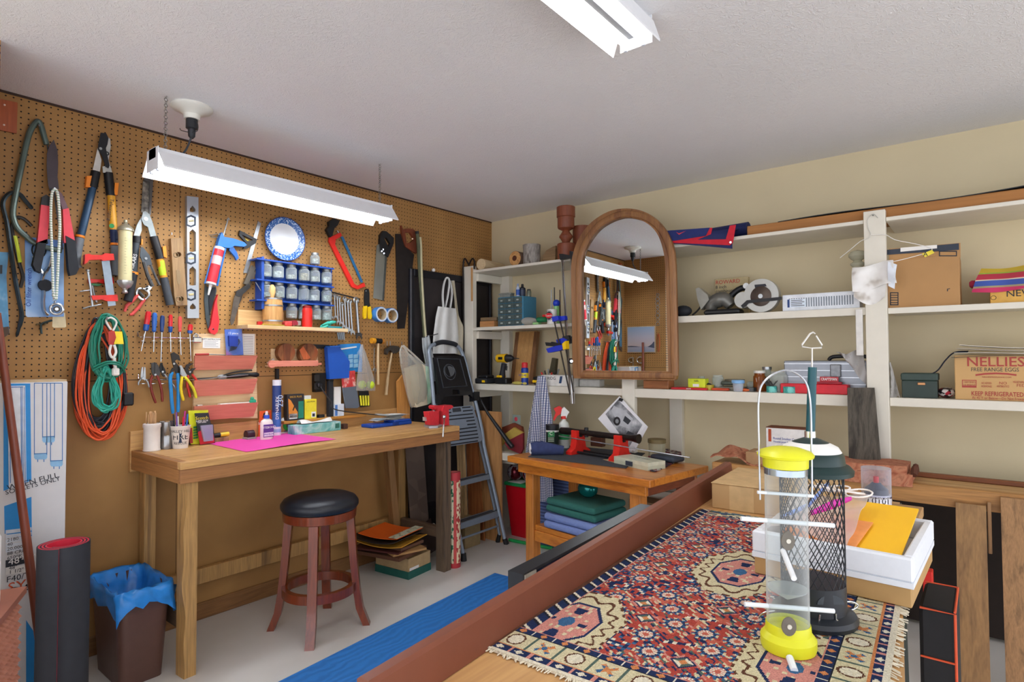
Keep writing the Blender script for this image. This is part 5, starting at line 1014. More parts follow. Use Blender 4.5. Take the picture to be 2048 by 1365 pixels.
# tape dispenser
q=on(572,868);t=T('tape_dispenser','white tape dispenser with a green roll on the workbench','tape dispenser');P(t,'body',M('#eceae4',.4)).tube(smooth([q+V((-.02,-.04,.012)),q+V((-.02,-.034,.05)),q+V((-.02,-.01,.072)),q+V((-.02,.01,.078))],4),.013,10,flat=1.2).cbox(q+V((-.02,-.005,0)),(.04,.09,.01),.003);P(t,'roll',M('#3fbf4c',.4)).lathe([(.012,-.011),(.03,-.011),(.03,.011),(.012,.011)],q+V((-.02,.02,.044)),24,(1,0,0),closed=True);P(t,'core',M('#6f5a7a',.5)).lathe([(.001,-.012),(.012,-.012),(.012,.012),(.001,.012)],q+V((-.02,.02,.044)),18,(1,0,0));P(t,'base',M('#7d6a88',.5)).cbox(q+V((-.02,.022,.0101)),(.035,.05,.006),.002)
# tissue box
a_,b_=on(610,864),on(681,857);t=T('tissue_box','teal tissue box with a white tissue on the workbench','tissue box');x1=.14;y0,y1=bp(590,x1).y,bp(682,x1).y
P(t,'box',textured(['#2f8f9a','#7fc4c4','#dbeceb'],9,.5,dist=1.5)).box((x1-.075,y0,BZ),(x1,y1,BZ+.052),.002);P(t,'slot',M('#2c5f66',.6)).box((x1-.06,y0+.05,BZ+.0521),(x1-.035,y1-.06,BZ+.053));P(t,'badge',M('#2d6f63',.5)).box((x1,y1-.04,BZ+.014),(x1+.0008,y1-.012,BZ+.042),.0003)
P(t,'tissue',M('#f3f2ee',.9)).sheet(lambda u,v:(x1-.068+.05*v+.01*math.sin(9*u),y0+.05+u*(y1-y0-.1),BZ+.0535+.02*math.sin(PI*v)*(.6+.5*math.sin(7*u+1))+.004),16,8)
q=bp(684,.1);S('pin_box','small dark box beside the tissue box','box',M('#4a3128',.5)).cbox(q+V((0,.015,0)),(.04,.03,.03),.003)
q=on(712,847);S('sanding_strip','beige sanding block strip lying on the workbench near the power cord','sandpaper',M('#d8c58f',.9)).cbox(q+V((-.05,.01,0)),(.07,.19,.005),.001,.12)
# blue case and papers
q=bp(780,.20);t=T('blue_case','blue plastic tool case lying on the workbench under white papers','case');P(t,'shell',M('#1e50b4',.35,nv=.03)).box((.12,bp(740,.21).y,BZ),(.23,bp(820,.21).y,BZ+.02),.004).box((.12,bp(785,.21).y,BZ+.0201),(.23,bp(818,.21).y,BZ+.034),.004);P(t,'latch',M('#163c8c',.35)).box((.2301,bp(785,.23).y,BZ+.006),(.233,bp(797,.23).y,BZ+.024))
t=T('paper_stack','loose white and pale blue papers piled on the blue case','papers')
for i in range(5):
    w=rnd(-.4,.4);m=P(t,'sheet',M(['#e6edf0','#cfdfe8','#f2f1ec','#dfe9ec','#eef0ee'][i],.8));cc=V((.165,bp(776+3*i,.18).y,BZ+.036+.006*i))
    m.sheet(lambda u,v,w=w,cc=cc,i=i:cc+V(((v-.5)*.1*math.cos(w)-(u-.5)*.2*math.sin(w),(u-.5)*.2*math.cos(w)+(v-.5)*.1*math.sin(w),.02*(1-u)**2*(i > 2)+.004*math.sin(5*u+i))),12,4,.0008)
# vise
t=T('bench_vise','red bench vise clamped at the far corner of the workbench','vise');VR=M('#d5303a',.45,nv=.08,ns=60,bump=.15,bs=150);vx=V((.48,-1.075,BZ))
def vpp(m,pts,o,th):
    class VP:pass
    return m.prism([onx(*z9(*p),o) for p in pts],(1,0,0),th)
P(t,'base',M('#b9bcc0',.4,.5)).prism([onz(*z9(*p),BZ) for p in ((672,975),(720,990),(800,985),(872,960),(820,940),(700,950))],(0,0,1),.012)
vpp(P(t,'moving_jaw',VR),((712,790),(725,775),(790,780),(792,812),(760,830),(758,955),(685,955),(680,920),(667,835),(745,828),(745,805),(720,810)),.44,.05);vpp(P(t,'fixed_jaw',VR),((795,780),(862,772),(880,785),(872,800),(838,812),(842,955),(785,958),(790,860),(778,830)),.44,.06)
P(t,'spindle',CHROME).tube([onx(*z9(760,840),.47),onx(*z9(795,845),.47)],.012,12);P(t,'knob',CHROME).ball(onx(*z9(856,884),.515),.013,14);P(t,'handle',CHROME).tube([onx(*z9(858,880),.51),onx(*z9(852,960),.585),onx(*z9(845,1068),.6)],.0055,10);P(t,'anvil_plate',M('#c9c9c6',.4,.5)).prism([onx(*z9(*p),.44) for p in ((660,885),(682,885),(684,920),(662,920))],(1,0,0),.02)
# things standing at the back wall
LZB=.9725
t,f=card('glue_pack','orange glue blister pack with a gorilla picture space standing at the back of the bench','package',[z7(178,628),z7(285,622),z7(288,850),z7(165,860)],.03,M('#df5a22',.45));t.props['label']='orange and red glue blister pack standing beside the salmon holder'
P(t,'red_band',M('#c5282b',.45)).prism([f(*z7(180,720)),f(*z7(286,700)),f(*z7(286,730)),f(*z7(180,755))],L.n,.0008);P(t,'dark_emblem',M('#2a1a14',.5)).prism([f(*z7(*p)) for p in ((205,690),(215,650),(240,632),(262,645),(272,690))],L.n,.001);P(t,'bottle',M('#e9e6e0',.4)).tube([f(*z7(232,760),.004),f(*z7(232,845),.004)],.011,10);P(t,'lettering',INKW).text('Super Glue',.014,f(*z7(234,728),.001),u=(0,1,.16),v=(0,-.16,1))
t=T('sealant_tube','white and blue sealant tube standing upright at the back of the bench','tube');a_,b_=L.at(*z7(333,888),.06),L.at(*z7(333,548),.06);c=V((.06,a_.y,BZ));hh=b_.z-BZ
P(t,'tube',M('#dfe3ea',.4,nv=.02)).lathe([(.001,0),(.0235,0),(.0235,hh),(.001,hh)],c,26)
for z0,z1,col in ((.16,.42,'#3c6cb4'),(.42,.9,'#27407c'),(.06,.12,'#8fb2d8')):P(t,'label_band',M(col,.4)).lathe([(.0237,hh*z0),(.0241,hh*z0),(.0241,hh*z1),(.0237,hh*z1)],c,26)
P(t,'white_panel',M('#e7ecf3',.4)).lathe([(.0242,hh*.2),(.0245,hh*.2),(.0245,hh*.74),(.0242,hh*.74)],c,26) if 0 else None
P(t,'lettering',INKW).text('DYNAFLEX',.019,c+V((.0245,-.010,hh*.5)),u=L.v,v=-L.u);P(t,'lettering',M('#bcd7f2',.5)).text('230',.034,c+V((.0252,.009,hh*.62)),u=L.v,v=-L.u)
def boxat(name,lab,x0,x1,ytop,xo,dep,z,m,cat='box'):
    a_,b_=onx(x0,800,xo),onx(x1,800,xo);top=onx((x0+x1)/2,ytop,xo).z;t=T(name,lab,cat);P(t,'box',m).box((xo-dep,a_.y,z),(xo,b_.y,top),.0015);return t,a_.y,b_.y,top,xo
BXL=480;zx=lambda x:480+x/4.55
t,ya,yb,tz,xo=boxat('fastener_box','black, orange and green box of screws on the wall ledge',zx(430),zx(583),640+678/4.55,.058,.036,LZB,M('#2b2a2d',.5))
w_=yb-ya;hgt=tz-LZB
P(t,'orange_panel',M('#d98a34',.5)).prism([V((xo,ya+w_*.06,LZB+hgt*.85)),V((xo,ya+w_*.1,LZB+hgt*.1)),V((xo,ya+w_*.62,LZB+hgt*.1)),V((xo,ya+w_*.62,LZB+hgt*.3)),V((xo,ya+w_*.2,LZB+hgt*.78))][::1],L.n,.0006);P(t,'white_panel',WHT).box((xo,ya+w_*.12,LZB+hgt*.06),(xo+.0006,ya+w_*.6,LZB+hgt*.26));P(t,'green_panel',M('#1f7f6a',.5)).box((xo,ya+w_*.66,LZB+hgt*.06),(xo+.0006,ya+w_*.97,LZB+hgt*.72));P(t,'screw_picture',M('#3a2a1c',.5)).prism([V((xo+.0008,ya+w_*.3,LZB+hgt*.4)),V((xo+.0008,ya+w_*.5,LZB+hgt*.72)),V((xo+.0008,ya+w_*.56,LZB+hgt*.68)),V((xo+.0008,ya+w_*.36,LZB+hgt*.36))],L.n,.0005)
P(t,'lettering',M('#e8b53a',.5)).text('DECK PLUS',.011,V((xo,(ya+yb)/2,LZB+hgt*.9)),L);P(t,'lettering',INK).text('8x2 1/2',.010,V((xo+.0006,ya+w_*.36,LZB+hgt*.16)),L)
t,ya,yb,tz,xo=boxat('fastener_box','bright yellow box with a small label on the wall ledge',zx(592),zx(698),640+724/4.55,.058,.034,LZB,M('#e9d935',.5));P(t,'label',WHT).box((xo,ya+(yb-ya)*.55,LZB+.008),(xo+.0006,yb-.006,LZB+.04));P(t,'lettering',INK).text('CAUTION',.009,V((xo,(ya+yb)/2,tz-.014)),L);P(t,'bar_code',INK).box((xo+.0006,ya+(yb-ya)*.62,LZB+.012),(xo+.001,yb-.012,LZB+.03))
t,ya,yb,tz,xo=boxat('white_carton','small white carton standing behind the yellow box on the ledge',zx(586),zx(648),640+690/4.55,.036,.015,LZB,M('#dfe2e8',.5));t.obj=None
S('black_cube','small black block on the wall ledge beside the yellow box','block',BLK).cbox(V((.04,onx(zx(735),800,.04).y,LZB)),(.03,.038,.018),.002)
t,ya,yb,tz,xo=boxat('black_tube_case','tall black plastic case standing on the ledge under the blue holder',zx(812),zx(850),640+560/4.55,.05,.03,LZB,BLKR,'case');P(t,'cap',BLK).box((xo-.032,ya-.002,tz),(xo+.002,yb+.002,tz+.01),.002)
t,ya,yb,tz,xo=boxat('note_cards','white note cards standing behind the black case on the ledge',zx(855),zx(920),640+610/4.55,.035,.01,LZB,PAPER,'cards')
t,ya,yb,tz,xo=boxat('card_box','small white and blue box lying on the ledge below the note cards',zx(862),zx(948),640+768/4.55,.058,.02,LZB,M('#dfe6f0',.5));P(t,'blue_band',M('#4f7fc4',.5)).box((xo,ya+.003,LZB+.004),(xo+.0006,ya+.02,tz-.004))
# ================================================================ on the floor by the pegboard
t=T('lamp_carton','tall white and blue carton of fluorescent tubes standing in the corner','carton');XF=.2
ye=L.at(133,900,XF).y;P(t,'carton',M('#dcdcdd',.6,nv=.02)).box((.01,-3.195,0),(XF,ye,1.236),.002);P(t,'top_flap',M('#c9b08c',.7)).box((.012,-3.194,1.2362),(XF-.004,ye-.002,1.244),.001)
CB_=M('#2a8fd6',.5,nv=.04);CW=M('#dfe3e8',.5);CD=M('#1f6fb4',.5);CI=M('#2c2f38',.6,nv=0)
def q3(x,y):return (x/4.266,740+y/4.266)
def pr(name,m,pts,o=0.):P(t,name,m).pp(L,[q3(*p) for p in pts],XF+o,.0006)
pr('print',CB_,[(30,118),(258,118),(268,945),(30,1035)]);pr('print',CB_,[(35,1165),(268,1085),(272,1420),(130,1430),(40,1400)])
pr('print',CW,[(65,140),(215,135),(225,962),(75,1018)],.0006)
for a,b in ((80,84),(176,182),(190,194),(206,210)):pr('print',CD,[(a,150),(b,150),(b+8,965),(a+6,970)],.0012)
pr('print',CD,[(78,146),(196,143),(196,150),(78,153)],.0012)
for x0,x1,y1 in ((290,403,765),(360,468,620),(428,535,825)):
    for (a,b,c_,d) in ((x0,115,x0+6,y1-40),(x1-6,115,x1,y1-40)):pr('print',CD,[(a,b),(c_,b),(c_,d),(a,d)])
    pr('print',M('#8fc0e4',.5),[(x0,y1-48),(x1,y1-52),(x1,y1-14),(x1-12,y1),(x0+12,y1+2),(x0,y1-14)]);pr('print',CD,[(x0,y1-50),(x1,y1-54),(x1,y1-48),(x0,y1-44)],.0006)
    for px in (x0+28,x1-32):pr('print',CD,[(px,y1),(px+7,y1),(px+7,y1+22),(px,y1+22)])
pr('print',CD,[(290,112),(532,112),(532,118),(290,118)])
def q4(x,y):return (x/3.74,1000+y/3.74)
def tx(s,size,x,y,m=CI,**k):P(t,'lettering',m).text(s,size,L.at(*q4(x,y),XF+.0008),L,align='LEFT',**k)
P(t,'lettering',CI).text('WHEN FULL',.022,L.at(*q3(60,1012),XF+.0008),u=(0,1,.16),v=(0,-.16,1),align='LEFT');P(t,'lettering',CI).text('SOCKETS ONLY',.018,L.at(*q3(44,1052),XF+.0008),u=(0,1,.16),v=(0,-.16,1),align='LEFT')
for i,s in enumerate(('2180','40','20,000','88 CRI','6500K')):pr('print',M('#d5dde6',.5),[(42*1.14,1370+40*i),(236*1.14,1345+38*i),(236*1.14,1372+38*i),(42*1.14,1402+40*i)],.001);tx(s,.013,52,305+34*i)
P(t,'print',CI).pp(L,[q4(42,455),q4(238,420),q4(238,465),q4(42,510)],XF+.0006,.0006);P(t,'lettering',INKW).text('48"',.026,L.at(*q4(60,470),XF+.0012),L,align='LEFT');P(t,'lettering',INKW).text('40W',.02,L.at(*q4(160,445),XF+.0012),L,align='LEFT')
for y,s in ((520,'48"'),(550,'1 1/2"')):P(t,'print',WHT).pp(L,[q4(44,y-14),q4(236,y-38),q4(236,y-14),q4(44,y+14)],XF+.0006,.0004);tx(s,.014,66,y-4)
tx('F40/T12/DX',.023,46,603);tx('SYLVANIA',.04,55,668,M('#d2552c',.6));tx('DAYLIGHT',.036,70,700);tx('Light bulbs',.015,250,830)
pr('print',CB_,[(200,1500),(300,1500),(320,2700),(200,2700)]) if 0 else P(t,'print',CB_).pp(L,[q4(195,900),q4(300,1060),q4(330,1500),q4(195,1500)],XF,.0006)
# pole
t=T('broom_handle','long reddish brown wooden pole leaning in the corner across the carton','pole');p0,p1=L.at(2,690,.25),L.at(86,1330,.315);d=(p1-p0).normalized();p1=p0+d*(p0.z/-d.z);P(t,'shaft',wood('#8a4a38','#74392a','Z',.8,.4)).tube([p0-d*.12,p0.lerp(p1,.5),p1],[.0125,.0145,.0155],14)
# rolled exercise mat
t=T('exercise_mat','rolled black exercise mat with a red inside standing by the waste bin','mat');mc=V((.47,-2.985,0));pts=[]
n=120
for i in range(n+1):
    a=i/n*2*PI*3.1;r=.048+.0105*a/(2*PI);pts.append((a,r))
def spiral(ro):return [mc+V((math.cos(a-1.1)*(r+ro),math.sin(a-1.1)*(r+ro),0)) for a,r in pts]
def ztop(v):return .648
ou,inn=spiral(.0048),spiral(.0006);ou2=spiral(.0)
m1=P(t,'outer_face',M('#32343a',.75,nv=.08,ns=30));m2=P(t,'red_inner_face',M('#d62b44',.6,nv=.03));zt=.645
for m,A_,B_ in ((m1,ou,inn),(m2,[v for v in inn],spiral(-.0042))):
    s0=len(m.v);k=len(A_)
    for v in A_:m.v.append(v.copy())
    for v in A_:m.v.append(v+V((0,0,zt)))
    for v in B_:m.v.append(v.copy())
    for v in B_:m.v.append(v+V((0,0,zt)))
    for i in range(k-1):m.f += [(s0+i,s0+i+1,s0+k+i+1,s0+k+i),(s0+2*k+i+1,s0+2*k+i,s0+3*k+i,s0+3*k+i+1),(s0+k+i,s0+k+i+1,s0+3*k+i+1,s0+3*k+i),(s0+i+1,s0+i,s0+2*k+i,s0+2*k+i+1)]
    for i in (0,k-1):m.f.append((s0+i,s0+k+i,s0+3*k+i,s0+2*k+i))
# waste bin
t=T('waste_bin','brown rectangular waste bin with a blue plastic liner','bin');BN=M('#5b3f36',.4,nv=.06)
def rect(hx,hy,r,z,cx=.282,cy=-2.703,n=5):
    o=[]
    for sx,sy,a0 in ((1,1,0),(-1,1,PI/2),(-1,-1,PI),(1,-1,3*PI/2)):
        for i in range(n):a=a0+PI/2*i/(n-1);o.append(V((cx+sx*(hx-r)+r*math.cos(a),cy+sy*(hy-r)+r*math.sin(a),z)))
    k=len(o);e=[]
    for i in range(k):
        e.append(o[i])
        if i % n == n-1:e += [o[i].lerp(o[(i+1) % k],q/6) for q in range(1,6)]
    return e
def stack(m,rings,cap0=True):
    k=len(rings[0]);s0=len(m.v)
    for r in rings:m.v += r
    for i in range(len(rings)-1):
        for j in range(k):m.f.append((s0+i*k+j,s0+i*k+(j+1) % k,s0+(i+1)*k+(j+1) % k,s0+(i+1)*k+j))
    if cap0:m.f.append(tuple(s0+j for j in reversed(range(k))))
stack(P(t,'bin',BN),[rect(.140,.078,.02,0),rect(.144,.08,.03,.01),rect(.168,.1,.035,.36),rect(.174,.104,.035,.36),rect(.174,.104,.035,.375),rect(.166,.097,.03,.375),rect(.14,.078,.03,.02)])
ln=P(t,'liner',M('#2f86d6',.25,nv=.15,ns=25,trans=.0));rs=random.Random(4);R3=[]
for (hx,hy,z,w) in ((.13,.07,.2,.004),(.158,.09,.34,.006),(.166,.096,.385,.006),(.178,.108,.394,.004),(.184,.113,.375,.008),(.187,.115,.352,.009),(.186,.114,.325,.012)):
    rr=rect(hx,hy,.035,z);
    R3.append([v+V((rs.uniform(-w,w),rs.uniform(-w,w),rs.uniform(-w*1.6,w*1.6)-(.05*max(0,math.sin(j*.42+.6))**2 if z == .325 else 0))) for j,v in enumerate(rr)])
stack(ln,R3);ln.ang=180
P(t,'rubbish',M('#a9bcd0',.7)).ball(V((.284,-2.70,.22)),.08,12,(1.2,.7,.6))
# brown faceted tile crate, far left
t=T('lattice_crate','brown crate with a pyramid-faceted face at the lower corner of the picture','crate');c0=onx(49,1174,.68);dd=V((.911,-.41,0));nn=V((.41,.911,0));zt=c0.z;WB=M('#9a5f49',.45,nv=.06)
c0=V((c0.x,c0.y,0));P(t,'body',WB).prism([c0-nn*.02,c0+dd*.42-nn*.02,c0+dd*.42-nn*.16,c0-nn*.16],(0,0,1),zt-.001);P(t,'rim',WB).prism([c0+nn*.004-dd*.004,c0+dd*.424+nn*.004,c0+dd*.424-nn*.02,c0-dd*.004-nn*.02],(0,0,1),zt)if 0 else P(t,'rim',WB).prism([c0+V((0,0,zt-.02))+nn*.006,c0+dd*.42+V((0,0,zt-.02))+nn*.006,c0+dd*.42+V((0,0,zt-.02))-nn*.1599,c0+V((0,0,zt-.02))-nn*.1599],(0,0,1),.0205)
fm=P(t,'faceted_face',M('#b0735c',.4,nv=.06));s=.028
for i in range(15):
    for j in range(int((zt-.03)/s)):
        o=c0+dd*(i*s)+V((0,0,j*s+.004))-nn*.02;fm.add([o,o+dd*s,o+dd*s+V((0,0,s)),o+V((0,0,s)),o+dd*(s/2)+V((0,0,s/2))+nn*.018],[(0,1,4),(1,2,4),(2,3,4),(3,0,4)])
pc_=c0+dd*.14-nn*.075
S('white_canister','white cylinder standing on the brown crate at the picture edge','canister',M('#efecec',.4,nv=.01)).lathe([(.001,0),(.045,0),(.046,.01),(.046,.2),(.042,.21),(.001,.21)],V((pc_.x,pc_.y,zt+.001)),24)
# paper pile on a shoe box
t=T('shoe_box','green and tan shoe box on the floor at the bottom of the paper pile','box');f0,f1,f2=onz(817,1161),onz(750,1143),onz(862,1140);f3=f1+(f2-f0);P(t,'lid',M('#1f5f55',.55)).prism([f0,f2,f3,f1],(0,0,1),.045);ins=lambda p,k=.97:f0.lerp(f3,.5)+(p-f0.lerp(f3,.5))*k
P(t,'carton',M('#b59a70',.7)).prism([ins(p)+V((0,0,.0452)) for p in (f0,f2,f3,f1)],(0,0,1),.075);P(t,'label',WHT).prism([f0.lerp(f2,.05)+V((.002,-.002,.05)),f0.lerp(f2,.45)+V((.002,-.002,.05)),f0.lerp(f2,.45)+V((.002,-.002,.066)),f0.lerp(f2,.05)+V((.002,-.002,.066))],(.2,-.98,0),.001)
ctr=f0.lerp(f3,.5)+V((-.005,-.085,0))
def sheetat(name,lab,cat,z,sx,sy,rz,th,m,dx=0,dy=0,bev=.0,curl=0.):
    m_=S(name,lab,cat,m);c=V((ctr.x+dx,ctr.y+dy,z))
    if not curl:return m_.cbox(c,(sx,sy,th),bev,rz)
    return m_.sheet(lambda u,v:c+V(((u-.5)*sx*math.cos(rz)-(v-.5)*sy*math.sin(rz),(u-.5)*sx*math.sin(rz)+(v-.5)*sy*math.cos(rz),th+curl*(abs(u-.5)*2)**2)),10,6,th)
z=.1205
sheetat('wood_offcut','pale rounded wood offcut on the shoe box','offcut',z,.12,.16,.3,.022,wood('#c99a66','#b5834f','Y'),.05,.04,.006);z += .0225
sheetat('cardboard_folder','brown cardboard folder low in the paper pile','folder',z,.34,.27,.2,.02,M('#5c3a28',.7),-.0,-.01);z += .0205
sheetat('cardboard_sheet','tan cardboard piece sticking out of the paper pile','cardboard',z,.3,.22,-.25,.012,M('#b48a58',.8),.03,.03);z += .0125
sheetat('dark_red_folder','dark red folder in the middle of the paper pile','folder',z,.32,.26,.3,.01,M('#4e221f',.6),-.02,-.02);z += .0105
sheetat('brown_book','thin brown book in the paper pile under the yellow folder','book',z,.26,.2,.1,.016,M('#6b4a38',.6),.02,.02);z += .0165
sheetat('yellow_folder','mustard yellow folder near the top of the paper pile','folder',z,.33,.28,.26,.004,M('#d39a31',.7),.0,0,0,.018);z += .02
sheetat('black_folder','dark folder under the orange sheet on the paper pile','folder',z+.006,.33,.29,.18,.004,M('#2d2420',.6),-.02,-.02,0,.02);z += .028
o_=sheetat('orange_pad','bright orange paper pad on top of the paper pile','pad',z+.004,.29,.26,.22,.003,M('#ee6a1c',.6,nv=.02),-.0,-.01,0,.012)
sheetat('printed_strip','pale printed strip on the edge of the orange pad','label',z+.022,.06,.27,.22,.001,textured(['#3a3a2c','#dfe2c2','#cfd8ce'],25),.115,.015)
# gift wrap roll
t=T('carpet_roll','red and green patterned roll standing at the far bench leg','roll');c=onz(911,1139);c=V((c.x-.04,c.y+.03,0));hh=.62
hh=onx(905,945,c.x).z
P(t,'roll',M('#b3353c',.6)).lathe([(.028,hh),(.0395,hh),(.04,hh-.003),(.04,0),(.001,0)],c,30);P(t,'inner',M('#c96b64',.6)).lathe([(.028,hh),(.027,hh-.2),(.001,hh-.2)],c,24)
for a0,a1,cols in ((-1.9,-.9,('#d8d0ae','#2e6e4a','#d8d0ae')),(-.8,-.5,('#c64a44','#c64a44')),(-.42,.6,('#e6d3ad','#a83a34','#e6d3ad')),(.7,3.6,('#d8d0ae','#2e6e4a','#d8d0ae'))):
    P(t,'pattern_band',pattern('speck' if len(cols) > 2 else 'noise',list(cols),1,.6,scale=(90,90,60))).sheet(lambda u,v,a0=a0,a1=a1:c+V((math.cos(a0+u*(a1-a0))*.0403,math.sin(a0+u*(a1-a0))*.0403,.03+v*(hh-.08))),12,2)
# boards behind the far bench leg
S('pegboard_offcut','grey-brown offcut of pegboard standing under the workbench end','board',pattern('speck',['#66564c','#6d5c50','#5e4f46'],1,.7,scale=(9,9,9))).prism([V((.16,-1.0,0)),V((.16,-.84,0)),V((.10,-.86,.78)),V((.10,-1.02,.78))],(1,0,.08),.006)
S('post_offcut','brown timber post standing under the workbench end','timber',wood('#9a7348','#7d5a36','Z')).prism([V((.1,-1.12,0)),V((.1,-1.07,0)),V((.1,-1.16,.8)),V((.1,-1.21,.8))],(1,0,0),.045)
S('dark_tile','dark brown square tile leaning on the bench stretcher','tile',M('#3a2a26',.5)).prism([V((.26,-1.01,.02)),V((.26,-.86,.05)),V((.22,-.9,.25)),V((.22,-1.04,.2))],(1,0,.2),.006)
S('paint_stirrer','short white wood slat leaning under the workbench end','slat',M('#d8d0c4',.6)).prism([V((.29,-.95,.22)),V((.32,-.82,.1)),V((.32,-.81,.115)),V((.29,-.94,.24))],(1,0,0),.012)
# blue exercise mat on the floor
def bluemat():
    m=bpy.data.materials.new('blue_mat');nt,b=nodes(m);tc=N(nt,'ShaderNodeTexCoord');w=N(nt,'ShaderNodeTexWave',i_Scale=9.,i_Distortion=14.,i_Detail=3.);w.inputs['Detail Scale'].default_value=.5
    LK(nt,tc.outputs['Object'],w.inputs['Vector']);LK(nt,ramp(nt,w.outputs[0],[(.2,'#216fbd'),(.8,'#2a7ccb')]),b.inputs['Base Color']);bp_=N(nt,'ShaderNodeBump',i_Strength=.25,i_Distance=.004);LK(nt,w.outputs[0],bp_.inputs['Height']);LK(nt,bp_.outputs[0],b.inputs['Normal']);b.inputs['Roughness'].default_value=.6;return m
a_,b_,c_=onz(989.5,1148.5),onz(680,1305),onz(1012,1154);dl_=(b_-a_).normalized();dw=V((-dl_.y,dl_.x,0));dw=dw if dw.x > 0 else -dw
S('floor_mat','blue exercise mat unrolled on the floor beside the rug table','mat',bluemat()).prism([a_,a_+dl_*1.83,a_+dl_*1.83+dw*.61,a_+dw*.61],(0,0,1),.006)
# ================================================================ ladder and what stands in the corner
class LP:# plane of the leaning step ladder
    u=V((0,1,0));v=V((-.24,0,1)).normalized();n=V((1,0,.24)).normalized()
    @staticmethod
    def at(px,py,o=0.):
        d=ray(px,py);q=V((.465,-.371,0));return CAM+d*((q-CAM).dot(LP.n)+o)*(1/d.dot(LP.n))
GRL=M('#8d99a6',.4,.3,nv=.04);
def r1(x,y):return (830+x/5.69,660+y/5.69)
def r2(x,y):return (860+x/5.69,880+y/5.69)
t=T('step_ladder','folded grey step ladder with a black tool tray leaning in the corner','ladder')
P(t,'rail',GRL).pt(LP,[r2(850,1130),r2(780,800),r2(690,400),r2(612,60),r1(800,1340),r1(760,1130),r1(690,830),r1(660,720),r1(610,520),r1(575,380),r1(550,300),r1(510,215),r1(470,175),r1(440,160)][:4]+[r1(760,1130),r1(690,830),r1(660,720),r1(610,520),r1(575,380),r1(550,300),r1(510,215),r1(465,172)],0,.0135,10,2)
P(t,'rail',GRL).pt(LP,[r1(215,850),r1(205,740),r1(190,560),r1(172,350),r1(158,255),r1(180,190),r1(235,158)],0,.0135,10,2)
lb=LP.at(*r1(215,850));P(t,'rail',GRL).tube([lb,V((.463,-.831,0.02))],.0135,10)
P(t,'top_grip',BLKR).pt(LP,[r1(225,165),r1(290,143),r1(350,142),r1(440,160),r1(470,175)],0,.017,10,3)
P(t,'rear_leg',GRL).pt(LP,[r1(700,1000),r2(575,70),r2(645,370),r2(735,780),r2(795,1095)],-.05,.0115,8);P(t,'rear_leg',GRL).tube([LP.at(*r1(240,860),-.05),V((.36,-.80,.02))],.0115,8)
P(t,'tray',M('#1b1c20',.3,nv=.1)).pp(LP,[r1(*p) for p in ((200,320),(240,308),(530,308),(548,330),(650,720),(655,790),(630,780),(600,745),(310,770),(290,810),(255,800),(235,600))],-.012,.022,[[r1(*p) for p in ((400,690),(480,690),(485,740),(405,745))]])
m=P(t,'tray_rim',M('#3a3d42',.25,nv=.1));m.pt(LP,[r1(*p) for p in ((255,330),(510,335),(590,640),(320,660))],.012,.006,8,1,True)
c_=LP.at(*r1(395,480),.011);P(t,'tray_ring',M('#4a4e55',.25)).torus(c_,.056,.003,LP.n,30,6).torus(LP.at(*r1(385,470),.011),.04,.0025,LP.n,30,6)
P(t,'tray_well',M('#101114',.3)).cyl(LP.at(*r1(390,475),.0095),LP.at(*r1(390,475),.0108),.038,n=26)
for p in ((215,800),(650,765)):P(t,'hinge',BLK).prism([LP.at(*r1(p[0]+a,p[1]+b),-.03) for a,b in ((-32,-45),(30,-45),(30,55),(-32,55))],LP.n,.05)
st_=P(t,'platform',M('#8a96a5',.45,.2,nv=.03));st_.pp(LP,[r1(*p) for p in ((335,893),(625,868),(645,880),(748,1235),(740,1265),(715,1280),(383,1332),(330,1100))],-.008,.018)
def slotline(x0,y0,x1,y1,w=7):st=P(st_,'slot',BLKR);st.prism([LP.at(*r1(x0,y0-w),.0102),LP.at(*r1(x1,y1-w),.0102),LP.at(*r1(x1,y1+w),.0102),LP.at(*r1(x0,y0+w),.0102)],LP.n,.001)
for a in ((345,910,405,903),(535,888,630,880),(352,948,412,942),(545,926,655,915),(355,987,660,955),(350,1028,672,995),(585,1040,680,1030),(595,1080,690,1072),(480,1135,700,1107),(480,1175,708,1147),(480,1215,715,1187),(385,1270,722,1225),(390,1312,715,1265)):slotline(*a)
P(st_,'catch',M('#3c4046',.4)).prism([LP.at(*r1(*p),.0102) for p in ((425,895),(515,885),(525,930),(430,940))],LP.n,.002)
for a,b,c,d,e in (((690,395),(690,445),(640,370),330,'upper'),((778,815),(780,880),(720,790),330,'lower')):
    pr_,pb=LP.at(*r2(*a)),LP.at(*r2(*b));w_=.40 if e == 'upper' else .44;s=P(t,'step',GRL);s.prism([pr_,pr_+V((-.075,0,.0)),pb+V((-.06,0,0)),pb],(0,-1,0),w_)
    for i in range(2):P(s,'tread_groove',BLKR).box((pr_.x-.03-.022*i,pr_.y-w_+.01,pr_.z),(pr_.x-.018-.022*i,pr_.y-.01,pr_.z+.0015))
    P(t,'step_cap',BLK).prism([pr_+V((.004,.0005,.004)),pr_+V((-.03,.0005,.004)),pb+V((-.03,.0005,-.004)),pb+V((.004,.0005,-.004))],(0,1,0),.016)
P(t,'brace',GRL).tube([LP.at(*r2(765,985),-.04),LP.at(*r2(765,985),-.04)+V((0,-.42,0))],.008,8)
P(t,'foot',BLK).tube([LP.at(*r2(848,1125)),V((LP.at(*r2(870,1180)).x,LP.at(*r2(870,1180)).y,.0))],[.016,.02],10);P(t,'foot',BLK).tube([V((.463,-.831,.05)),V((.464,-.831,0))],[.016,.02],10);P(t,'foot',BLK).tube([LP.at(*r2(790,1080),-.05),V((.385,LP.at(*r2(790,1080),-.05).y,0))],[.015,.018],10)
